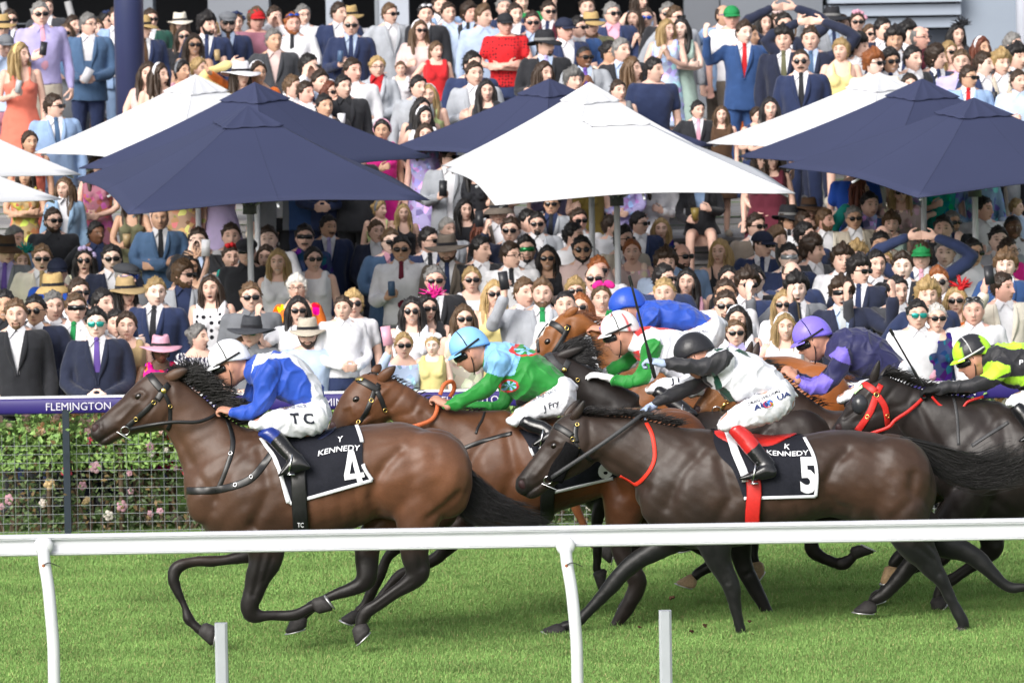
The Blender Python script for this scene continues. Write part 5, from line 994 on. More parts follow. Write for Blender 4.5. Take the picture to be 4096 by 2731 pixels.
# --- rider in sky blue and green
def silkF(px, V):
    C = np.tile(GRN, (len(px), 1)); C[inpoly(px, q('R2', (2080, 120), (2400, 130), (2440, 200), (2425, 300), (2370, 460), (2240, 480), (2110, 430)))] = SKYB
    for (cx_, cy_, rx, ry) in ((2490, 225, 165, 66), (2325, 560, 92, 58)):
        c = np.array(q('R2', (cx_, cy_))); e = (px-c)/np.array((rx, ry))*2.296; rr_ = np.linalg.norm(e, axis=1); C[rr_ < 1] = RED_; an = np.floor((np.arctan2(e[:, 1], e[:, 0])/math.pi+1)*6).astype(int) % 2; m = rr_ < .74; C[m & (an == 0)] = SKYB*1.2; C[m & (an == 1)] = GRN
    return C
jF = jockey(DF, 'person crouched in sky blue and green silks with red emblem, riding the bright bay horse',
    S3('R2', [(2120, 180, 2130, 420, .085), (2180, 160, 2200, 470, .13), (2290, 155, 2270, 580, .175), (2430, 190, 2370, 680, .19), (2570, 255, 2480, 700, .19), (2690, 335, 2600, 670, .18), (2780, 415, 2700, 640, .17), (2850, 495, 2790, 600, .155)]),
    [((.17, .12), qr('R2', (2240, 330, 105), (2190, 460, 90), (2080, 590, 74), (1940, 670, 62), (1830, 715, 54), (1740, 735, 38))), ((-.17, -.1), qr('R2', (2280, 480, 90), (2310, 600, 75), (2260, 720, 60), (2100, 740, 46), (1800, 720, 38)))],
    [q('R2', (1660, 680)) + ((.1, .4, -1), .75), q('R2', (1660, 690)) + ((.1, -.4, -1), .75, -1)],
    S2('R3', [(585, 600, 440, 480), (590, 690, 370, 560), (500, 810, 250, 640), (330, 855, 110, 730), (160, 880, 10, 800), (40, 930, -45, 860)]),
    (S2('R3', [(60, 930, 130, 810), (150, 985, 200, 850), (240, 1010, 300, 880), (320, 1060, 390, 940)]), S2('R3', [(420, 1010, 420, 1060), (370, 960, 360, 1090), (270, 1010, 270, 1110), (190, 1080, 190, 1115)])),
    (q('R2', (1938, 172)), 26, 1.0, (.012, .012, .014)), silkF, tuple(SKYB*1.05), cuff=None)
put_text(jF[2], 'J Fry', q('R3', (292, 792)), (62, -28), (-4, -22), DF, .006, 'lettering', M_INK, jF[4], bold=.02); put_text(jF[2], 'OFF THE TRACK', q('R3', (178, 715)), (104, -46), (-3, -13), DF, .006, 'lettering', M_INKG, jF[4])
# --- rider in royal blue on the chestnut
jC = jockey(DC, 'person crouched in plain royal blue silks, riding the chestnut horse at the back',
    S3('B3', [(1165, 1225, 1140, 1380, .085), (1210, 1205, 1190, 1420, .13), (1320, 1188, 1280, 1450, .175), (1470, 1190, 1420, 1490, .19), (1610, 1232, 1540, 1500, .19), (1720, 1285, 1640, 1490, .18), (1830, 1355, 1740, 1480, .155)]),
    [((.17, .10), qr('B3', (1290, 1330, 88), (1230, 1430, 76), (1130, 1480, 58), (950, 1480, 42), (840, 1460, 34))), ((-.17, -.1), qr('B3', (1290, 1330, 88), (1220, 1450, 76), (1100, 1490, 58), (960, 1490, 42), (840, 1470, 34)))],
    [q('B3', (740, 1440)) + ((.1, .4, -1), .7), q('B3', (750, 1450)) + ((.1, -.4, -1), .7, -1)],
    S2('B3', [(1950, 1440, 1845, 1340), (1955, 1530, 1760, 1400), (1860, 1640, 1640, 1450), (1690, 1680, 1520, 1500), (1540, 1680, 1430, 1560), (1420, 1680, 1370, 1600)]),
    (S2('B3', [(1420, 1700, 1520, 1600), (1500, 1780, 1600, 1680), (1590, 1860, 1690, 1780)]), S2('B3', [(1720, 1850, 1720, 1900), (1650, 1790, 1640, 1920), (1560, 1850, 1560, 1930), (1480, 1910, 1480, 1940)])),
    (q('B3', (1048, 1215)), 18, 1.0, None), paint(BLUE*.95), tuple(BLUE*1.05))
put_text(jC[2], 'OFF THE TRACK', q('B3', (1650, 1515)), (70, -14), (0, -12), DC, .006, 'lettering', M_INKG, jC[4])
# --- rider in white and green
def capJ(V):
    C = np.tile((.76, .77, .79), (len(V), 1)); an = np.arctan2(V[:, 0], -V[:, 1]); m = np.abs(((an+.4) % (math.pi/3))-math.pi/6) < .05; C[m & (V[:, 2] > .02)] = RED_; return C
jJ = jockey(DJ, 'person crouched in white silks with green sleeves and white gloves, riding a black horse',
    S3('R3', [(1120, 50, 1095, 260, .085), (1180, 25, 1150, 310, .13), (1280, 10, 1240, 380, .175), (1420, 25, 1370, 440, .19), (1560, 65, 1510, 480, .19), (1680, 130, 1630, 490, .18), (1770, 240, 1730, 500, .16)]),
    [((.17, .13), qr('R3', (1290, 210, 110), (1270, 340, 98), (1210, 470, 84), (1100, 520, 64), (1000, 510, 54), (910, 492, 36))), ((-.17, -.1), qr('R3', (1130, 270, 90), (1070, 330, 72), (980, 390, 58), (900, 430, 48), (830, 440, 36)))],
    [q('R3', (720, 440)) + ((.0, .3, -1), .25), q('R3', (740, 400)) + ((.0, -.3, -1), .4, -1)],
    S2('R3', [(1800, 560, 1700, 420), (1740, 650, 1600, 470), (1600, 660, 1480, 480), (1450, 650, 1380, 490), (1320, 650, 1290, 540), (1240, 620, 1240, 570)]),
    (S2('R3', [(1280, 640, 1370, 550), (1380, 720, 1480, 620), (1480, 790, 1590, 700), (1560, 830, 1660, 760)]), S2('R3', [(1700, 790, 1700, 840), (1640, 760, 1640, 860), (1550, 800, 1550, 870), (1470, 840, 1470, 875)])),
    (q('R3', (978, 15)), 14, 1.0, (.02, .02, .022)),
    paint(WHT, ('R3', [(1180, 200), (1230, 130), (1310, 115), (1395, 190), (1370, 290), (1290, 350), (1280, 480), (1230, 600), (1080, 600), (900, 560), (900, 440), (1060, 440), (1160, 380)], GRN), ('R3', [(1060, 230), (1150, 260), (1150, 330), (1060, 420), (880, 460), (860, 380), (960, 330)], GRN), ('R3', [(1120, 70), (1170, -10), (1300, -20), (1520, 45), (1400, 48), (1280, 20), (1160, 110)], RED_), ('R3', [(1100, 250), (1165, 230), (1180, 330), (1130, 300)], RED_)), capJ, gloves=(.72, .72, .74))
put_text(jJ[2], 'J J', q('R3', (1460, 540)), (34, -3), (-3, -20), DJ, .006, 'lettering', M_INK, jJ[4], bold=.02); put_text(jJ[2], 'OFF THE TRACK', q('R3', (1410, 460)), (80, -8), (0, -12), DJ, .006, 'lettering', M_INKG, jJ[4])
g = G(); 
for i in range(40):
    a = RNG.normal(size=3); a /= np.linalg.norm(a); g.tube([a*.008, a*.026], [.006, .005], 5)
o = obj('pompom', g.mesh(), mk('green wool', (.01, .22, .06), .9), jJ[0]); o.location = jJ[5]((0, -.03, .165))
# --- rider of number 5
jW = jockey(D5, 'person crouched in white silks with black sleeves, whip raised, on the number 5 horse',
    S3('R3', [(1800, 220, 1700, 460, .085), (1860, 205, 1770, 520, .13), (1980, 205, 1880, 610, .175), (2110, 230, 2000, 690, .19), (2230, 275, 2110, 710, .19), (2340, 335, 2220, 700, .18), (2430, 410, 2330, 660, .17), (2485, 490, 2420, 600, .155)]),
    [((.19, .15), qr('R3', (1950, 330, 108), (1850, 375, 92), (1720, 385, 78), (1560, 372, 66), (1440, 355, 54), (1365, 348, 36))), ((-.15, -.08), qr('R3', (1790, 480, 95), (1680, 540, 84), (1540, 610, 72), (1410, 675, 56), (1330, 715, 46), (1285, 745, 34)))],
    [q('R3', (1255, 325)) + ((.0, .3, -1), .8), q('R3', (1180, 805)) + ((.1, -.4, -1), .7, -1)],
    S2('R3', [(2600, 660, 2460, 500), (2570, 770, 2390, 580), (2440, 870, 2250, 640), (2260, 930, 2090, 715), (2110, 970, 1990, 780), (1960, 985, 1900, 880)]),
    (S2('R3', [(1985, 985, 2085, 895), (2070, 1090, 2200, 985), (2140, 1180, 2275, 1080), (2230, 1290, 2370, 1200), (2290, 1330, 2420, 1260)]), S2('R3', [(2420, 1300, 2412, 1400), (2330, 1270, 2330, 1420), (2220, 1330, 2220, 1428), (2095, 1390, 2095, 1420)])),
    (q('R3', (1650, 225)), 30, 1.0, None),
    paint(WHT, ('R3', [(1330, 300), (1500, 295), (1830, 300), (1900, 250), (1990, 235), (2040, 280), (2000, 370), (1900, 450), (1780, 480), (1560, 460), (1330, 410)], BLKC), ('R3', [(1830, 440), (1880, 460), (1940, 560), (2070, 690), (2060, 740), (1950, 680), (1870, 570)], DGR), ('R3', [(1850, 215), (1960, 190), (2000, 215), (1880, 250)], DGR), ('R3', [(2040, 230), (2140, 240), (2200, 285), (2090, 265)], DGR), ('R3', [(1240, 640), (1760, 460), (1850, 560), (1700, 640), (1300, 800)], BLKC)), tuple(BLKC*.9), cuff=(.55, (.50, .022, .022)), gloves=(.36, .44, .62))
for t_, o_, x_, y_, m_, bo in (('CRAIG WILLIAMS', (2170, 745), (128, -56), (-3, -11), M_INK, .01), ('AU    UA', (2225, 790), (146, -64), (-5, -19), mk('navy ink', (.02, .035, .14), .7), .03), ('OFF THE TRACK', (2152, 695), (112, -50), (-3, -12), M_INKG, .01)): put_text(jW[2], t_, q('R3', o_), x_, y_, D5, .006, 'lettering', m_, jW[4], bold=bo)
for c_, col, r_ in (((2325, 735), (.02, .03, .15), 12), ((2368, 712), (.03, .16, .55), 12), ((2378, 726), (.75, .55, .02), 9)):
    c, n_ = hit(jW[2], q('R3', c_), D5, .005); g = G(); g.ell((0, 0, 0), (r_/ppm(D5), .002, r_/ppm(D5)), None, 12, 6); o = obj('emblem', g.mesh(), mk('printed emblem', 'obj', .7), jW[4], color=col); o.location = c; o.rotation_euler = Vector((0, -1, 0)).rotation_difference(Vector(n_)).to_euler()
g = G(); c, n_ = hit(jW[2], q('R3', (2348, 730)), D5, .007); ringm(g, c, .024, .0028, n_); obj('emblem', g.mesh(), mk('red print', (.6, .02, .04), .7), jW[4])
for i, (pts_) in enumerate((q('R3', (1408, 318), (1402, 395)), q('R3', (1262, 722), (1310, 755)))):
    pass
def whip(p0, p1, d, lat, label, w0=.0125):
    a, b = P(*p0, d-lat), P(*p1, d-lat-.05); g = G(); t = np.linspace(0, 1, 9); pts = a[None]*(1-t[:, None])+b[None]*t[:, None]; g.tube(pts, np.where(t < .3, w0, w0*.6), 8); g.tube([b, b+(b-a)*.10], [.011, .010], 8, flat=.35)
    me = g.mesh(); c = pts.mean(0); V = getv(me)-c; setv(me, V); o = obj('whip', me, M_BLACKL); o.location = c; tag(o, label, 'whip', 'whips held by the jockeys')
whip(q('R3', (1310, 475)), q('R3', (1100, -360)), D5, .15, 'black padded whip held upright by the rider of the number 5 horse')
# --- rider in purple
jP = jockey(DB, 'person crouched in purple and navy silks and lilac cap, riding the bay horse',
    S3('R4', [(565, 110, 530, 300, .085), (620, 75, 590, 340, .13), (720, 38, 690, 400, .175), (850, 28, 800, 450, .19), (980, 85, 920, 480, .19), (1090, 165, 1030, 490, .18), (1180, 255, 1110, 480, .17), (1235, 330, 1170, 440, .155)]),
    [((.17, .12), qr('R4', (690, 290, 98), (640, 410, 88), (530, 540, 82), (420, 575, 70), (330, 545, 52), (255, 490, 36))), ((-.17, -.1), qr('R4', (690, 290, 90), (620, 420, 80), (500, 520, 66), (400, 520, 50), (280, 470, 36)))],
    [q('R4', (150, 385)) + ((.3, .4, -1), .8), q('R4', (170, 390)) + ((.3, -.4, -1), .8, -1)],
    S2('R4', [(1335, 470, 1225, 330), (1290, 590, 1140, 430), (1150, 660, 990, 480), (970, 690, 850, 520), (800, 710, 740, 590), (670, 730, 660, 640)]),
    (S2('R4', [(690, 740, 780, 650), (780, 850, 880, 740), (860, 960, 980, 860)]), S2('R4', [(1010, 930, 1010, 980), (950, 880, 940, 1000), (850, 930, 850, 1010), (770, 990, 770, 1015)])),
    (q('R4', (388, 72)), 22, 1.0, (.02, .018, .02)), paint(NVY, ('R4', [(560, 275), (640, 205), (710, 195), (770, 370), (690, 345)], PUR), ('R4', [(470, 420), (600, 505), (500, 680), (360, 680), (230, 530), (260, 460), (400, 490)], PUR)), tuple(PUR*1.15))
# --- rider in lime and black
def capL(V):
    C = np.tile(LIME, (len(V), 1)); m = (V[:, 1] > -.055)&(V[:, 1] < .085)&(V[:, 2] > .03); C[m] = BLKC; C[(V[:, 2] < .018)&(V[:, 1] < -.11)] = BLKC; return C
jL = jockey(DL, 'person crouched in black and lime silks at the picture edge, gripping a whip',
    S3('R4', [(2010, 200, 1970, 420, .085), (2070, 178, 2030, 480, .13), (2170, 168, 2130, 540, .175), (2310, 165, 2270, 580, .19), (2450, 195, 2400, 620, .19), (2570, 260, 2510, 630, .18), (2660, 340, 2600, 620, .17), (2730, 430, 2680, 580, .155)]),
    [((.17, .12), qr('R4', (2140, 390, 105), (2060, 480, 92), (1930, 535, 78), (1790, 560, 64), (1660, 575, 52), (1560, 590, 36))), ((-.17, -.1), qr('R4', (2140, 390, 95), (2040, 500, 80), (1900, 560, 66), (1740, 590, 50), (1570, 600, 36)))],
    [q('R4', (1440, 600)) + ((.0, .4, -1), .8), q('R4', (1440, 620)) + ((.0, -.4, -1), .8, -1)],
    S2('R4', [(2830, 560, 2720, 430), (2800, 680, 2640, 520), (2650, 760, 2480, 560), (2460, 790, 2340, 600), (2310, 790, 2240, 640), (2220, 760, 2195, 690)]),
    (S2('R4', [(2225, 790, 2310, 690), (2310, 900, 2420, 790), (2400, 1010, 2520, 920)]), S2('R4', [(2550, 990, 2550, 1040), (2490, 940, 2480, 1060), (2390, 990, 2390, 1070), (2310, 1050, 2310, 1075)])),
    (q('R4', (1862, 235)), 20, 1.0, (.5, .5, .5)), paint(BLKC*.9, ('R4', [(1930, 445), (2020, 335), (2110, 330), (2225, 370), (2225, 425), (2065, 505)], LIME), ('R4', [(2070, 190), (2160, 160), (2420, 150), (2420, 215), (2240, 218)], LIME), ('R4', [(2080, 490), (2300, 475), (2420, 470), (2420, 560), (2200, 545)], LIME*.75)), capL, gloves=(.012, .012, .013))
put_text(jL[1], 'P', q('R4', (2305, 368)), (16, 0), (2, -20), DL, .008, 'lettering', M_TXT, jL[3])
whip(q('R4', (1420, 560)), q('R4', (1150, 90)), DL, .12, 'black whip angled up, held by the rider in lime and black', .010)
# ================================================================== SPECTATORS
def print_mat(name, kind):
    def ex(N, L, c, vec, p):
        if kind == 'zebra':
            wv = N.new('ShaderNodeTexWave'); wv.inputs['Scale'].default_value = 9; wv.inputs['Distortion'].default_value = 9; wv.inputs['Detail'].default_value = 2; wv.inputs['Detail Scale'].default_value = 1.4; L.new(vec, wv.inputs['Vector'])
            r = N.new('ShaderNodeValToRGB'); r.color_ramp.interpolation = 'CONSTANT'; r.color_ramp.elements[0].color = (.02, .02, .05, 1); r.color_ramp.elements[1].color = (.7, .7, .75, 1); r.color_ramp.elements[1].position = .48; L.new(wv.outputs['Fac'], r.inputs[0]); return r.outputs[0]
        v = N.new('ShaderNodeTexVoronoi'); v.inputs['Scale'].default_value = {'floral': 17, 'polka': 15, 'check': 30}[kind]; v.inputs['Randomness'].default_value = 1 if kind == 'floral' else .35; L.new(vec, v.inputs['Vector'])
        mx = N.new('ShaderNodeMix'); mx.data_type = 'RGBA'; L.new(c, mx.inputs[6])
        r = N.new('ShaderNodeValToRGB'); r.color_ramp.interpolation = 'CONSTANT'
        if kind == 'floral':
            sp = N.new('ShaderNodeSeparateColor'); L.new(v.outputs['Color'], sp.inputs[0]); L.new(sp.outputs[0], r.inputs[0]); r.color_ramp.elements[0].color = (0, 0, 0, 1); r.color_ramp.elements[1].color = (1, 1, 1, 1); r.color_ramp.elements[1].position = .52; L.new(r.outputs[0], mx.inputs[0])
            h = N.new('ShaderNodeHueSaturation'); h.inputs['Saturation'].default_value = 1.3; ad = N.new('ShaderNodeMapRange'); ad.inputs[3].default_value = .40; ad.inputs[4].default_value = .62; L.new(sp.outputs[1], ad.inputs[0]); L.new(ad.outputs[0], h.inputs['Hue'])
            va = N.new('ShaderNodeMapRange'); va.inputs[3].default_value = .5; va.inputs[4].default_value = 1.9; L.new(sp.outputs[2], va.inputs[0]); L.new(va.outputs[0], h.inputs['Value']); L.new(c, h.inputs['Color']); L.new(h.outputs[0], mx.inputs[7])
        else:
            L.new(v.outputs['Distance'], r.inputs[0]); r.color_ramp.elements[0].color = (1, 1, 1, 1); r.color_ramp.elements[1].color = (0, 0, 0, 1); r.color_ramp.elements[1].position = .3; L.new(r.outputs[0], mx.inputs[0]); mx.inputs[7].default_value = (.012, .012, .016, 1)
        return mx.outputs[2]
    return mk(name, 'obj', .85, .15, extra=ex, b=(14, .4))
PRN = {k: print_mat(k+' print cloth', k) for k in ('floral', 'polka', 'zebra', 'check')}
CL = dict(navy=(.026, .038, .095), midnight=(.021, .026, .052), black=(.024, .025, .030), charcoal=(.050, .053, .062), grey=(.17, .18, .20), lightgrey=(.36, .38, .42), blue=(.030, .070, .19), steel=(.065, .12, .22), lightblue=(.25, .36, .56), paleblue=(.45, .55, .74), royal=(.02, .08, .42),
          white=(.70, .70, .74), cream=(.68, .63, .54), beige=(.46, .41, .34), taupe=(.15, .125, .105), brown=(.09, .05, .03), olive=(.13, .13, .075), green=(.02, .24, .075), teal=(.02, .30, .26), mint=(.36, .48, .43), darkgreen=(.02, .07, .055), lime=(.55, .66, .30), yellow=(.72, .62, .27), gold=(.22, .16, .04),
          orange=(.72, .17, .03), coral=(.62, .16, .11), red=(.50, .02, .025), maroon=(.11, .02, .035), burgundy=(.12, .015, .03), pink=(.66, .34, .44), palepink=(.66, .50, .48), dustypink=(.33, .14, .19), hotpink=(.68, .025, .26), lavender=(.42, .38, .66), lilac=(.50, .42, .66), purple=(.12, .07, .3), silver=(.42, .45, .47), peach=(.70, .46, .33), tan=(.40, .29, .15), straw=(.46, .32, .14), denim=(.22, .33, .47))
HC_ = dict(bk=('black', (.012, .010, .010)), br=('brown', (.035, .020, .012)), lb=('light brown', (.10, .058, .030)), bl=('blond', (.34, .23, .10)), gi=('ginger', (.24, .075, .02)), rd=('auburn', (.11, .03, .015)), gy=('grey', (.17, .165, .16)), wh=('white', (.52, .50, .47)))
SK = dict(n=(.73, .47, .375), p=(.78, .56, .47), r=(.72, .41, .33), t=(.57, .34, .23), b=(.20, .09, .05), d=(.10, .05, .03))
RM = [(.80, .162, .112, 0), (.92, .166, .116, 0), (1.05, .155, .110, -.005), (1.2, .170, .118, -.008), (1.33, .198, .126, -.004), (1.415, .200, .106, .006), (1.468, .140, .080, .012), (1.505, .066, .062, .010)]
RF = [(.80, .170, .118, 0), (.92, .170, .118, 0), (1.05, .126, .092, -.004), (1.2, .143, .102, -.006), (1.3, .158, .108, -.004), (1.40, .156, .088, .004), (1.46, .100, .066, .010), (1.497, .056, .054, .010)]
POSE = dict(down=((.245, .03, 1.13), (.25, -.06, .88), (0, -.2, -1)), hold=((.25, .0, 1.15), (.13, -.27, 1.17), (-.5, -.5, .3)), clasp=((.25, -.02, 1.13), (.07, -.25, 1.03), (-.8, -.3, -.1)), cross=((.25, -.06, 1.17), (-.05, -.235, 1.16), (-1, .1, .1)), crossb=((.25, -.07, 1.15), (-.05, -.205, 1.13), (-1, .1, .1)),
            head=((.43, -.04, 1.60), (.12, .0, 1.765), (-.9, 0, .1)), wave=((.34, -.03, 1.66), (.31, -.08, 1.93), (0, -.1, 1)), phone=((.28, -.20, 1.34), (.20, -.34, 1.56), (-.1, -.2, 1)), clap=((.25, -.12, 1.17), (.06, -.33, 1.27), (-.25, -.4, .9)), mouth=((.22, -.2, 1.28), (.06, -.155, 1.50), (-.2, .15, 1)),
            point=((.40, -.18, 1.52), (.53, -.38, 1.64), (.3, -.6, .2)), up=((.36, -.12, 1.30), (.40, -.25, 1.54), (.1, -.1, 1)), hip=((.36, .05, 1.16), (.20, -.06, 1.00), (-.8, -.2, -.5)), lean=((.27, -.16, 1.14), (.16, -.34, 1.06), (-.6, -.6, 0)), drink=((.26, -.2, 1.30), (.08, -.22, 1.50), (-.3, -.1, .8)))
ARMS = {'down': ('down', 'down'), 'hold': ('hold', 'down'), 'clasp': ('clasp', 'clasp'), 'cross': ('cross', 'crossb'), 'head': ('head', 'head'), 'wave': ('wave', 'down'), 'phone': ('phone', 'down'), 'clap': ('clap', 'clap'), 'mouth': ('mouth', 'mouth'), 'point': ('point', 'down'), 'up': ('up', 'up'), 'hip': ('hip', 'down'), 'lean': ('lean', 'lean'), 'drink': ('drink', 'down'), 'onehead': ('head', 'down'), 'hand': ('up', 'down'), 'sit': ('lean', 'hold')}
SITZ = -.42
def arm_pts(sex, pose, sit=False):
    out = []
    for s_, nm in zip((-1, 1), ARMS[pose]):
        e, w_, dr = (np.array(v, float) for v in POSE[nm]); k = .87 if sex == 'f' else 1.0
        sh = np.array((.190 if sex != 'f' else .155, .008, 1.415 if sex != 'f' else 1.395)); e = sh+(e-np.array((.185, .008, 1.415)))*k; w_ = sh+(w_-np.array((.185, .008, 1.415)))*k
        m = np.array((s_, 1, 1)); z = np.array((0, 0, SITZ if sit else 0)); out.append((sh*m+z, e*m+z, w_*m+z, dr*m))
    return out
def torso(g, sex, off=0, z0=0, z1=9, sit=False, flare=0):
    R = RF if sex == 'f' else RM; dz = SITZ if sit else 0; zs = [r for r in R if z0-.001 <= r[0] <= z1]
    t = np.arange(22)/22*2*math.pi; c, s_ = np.sign(np.cos(t))*np.abs(np.cos(t))**.88, np.sign(np.sin(t))*np.abs(np.sin(t))**.88
    A = np.array(zs); zz = np.linspace(A[0, 0], A[-1, 0], len(A)*3); rings = []
    for z in zz:
        hw, hd, y0 = (np.interp(z, A[:, 0], A[:, i]) for i in (1, 2, 3)); f = flare*max(0, 1-(z-A[0, 0])/.3)
        rings.append(np.column_stack([c*(hw+off+f), s_*(hd+off+f)+y0, np.full(22, z+dz)]))
    g.rings(rings)
    if sex == 'f' and z1 > 1.3:
        for x in (-.066, .066): g.ell((x, -.085, 1.265+dz), (.062+off*.5, .052+off*.7, .06+off*.5), None, 12, 8)
def legs(g, sit, r=1.0, feet=True):
    for s_ in (-1, 1):
        if sit: g.tube([(s_*.085, .02, .50), (s_*.11, -.40, .50), (s_*.12, -.46, .30), (s_*.12, -.44, .07)], np.array((.088, .062, .052, .038))*r, 12, sub=3)
        else: g.tube([(s_*.085, .0, .90), (s_*.095, -.01, .52), (s_*.10, .0, .30), (s_*.10, .02, .07)], np.array((.092, .06, .052, .037))*r, 12, sub=2)
        if feet: y = -.44 if sit else .02; g.tube([(s_*.12, y+.03, .045), (s_*.13, y-.15, .03)], [.042, .034], 10)
HEADZ = {'m': 1.588, 'f': 1.570}
HK = {'m': .985, 'f': .935}
def head_m(turn): return np.array(Matrix.Rotation(R_(turn), 3, 'Z'))
def head_c(sex, sit=False): return np.array((0, -.022, HEADZ[sex]+(SITZ if sit else 0)))
_c = {}
def cache(key, fn):
    if key not in _c: _c[key] = fn()
    return _c[key]
def body(sex, pose, turn, mouth, sit):
    def mk_():
        g = G(); dz = SITZ if sit else 0; M = head_m(turn); c = head_c(sex, sit); k = HK[sex]
        add_head(g, M, c, k, sex == 'f', True, mouth); g.tube([(0, .015, 1.42+dz), (0, .008, 1.50+dz), c+M @ np.array((0, .018, -.07))], [.062*k, .055*k, .053*k], 12)
        torso(g, sex, -.006, .8, 9, sit); legs(g, sit, .84)
        for sh, e, w_, dr in arm_pts(sex, pose, sit):
            g.tube([sh, e, w_], [.050*k, .040*k, .028*k], 10, sub=3); n = np.array((0, -.3, 1)) if pose in ('down', 'hip') else np.array((-np.sign(sh[0]), .6, .1)); hand(g, w_, dr, n, .96*k, .6 if pose in ('hold', 'drink', 'sit') else .3, np.sign(sh[0]), .08)
        me = remesh(g, .0078, 1, .4); V = getv(me); C = np.zeros((len(V), 4)); C[:, :3] = (.5, .3, .2); face_paint(V, M, c, C, k, mouth, female=sex == 'f'); setcol(me, C); me.materials.append(M_SKIN); return me
    return cache(('body', sex, pose, turn, mouth, sit), mk_)
def fold(me, amp=1.0, seed=0):
    V = getv(me); N_ = getn(me); V = V+N_*(amp*(.006*wob(V, 8, seed)+.0045*wob(V*np.array((1, 1, .55)), 21, seed+1)+.002*wob(V, 45, seed+2)))[:, None]; setv(me, V); return me
def vw(z, kind): return np.interp(z, (1.02, 1.14, 1.50), (.0 if kind == 'c' else .022, .006 if kind == 'c' else .032, .080))
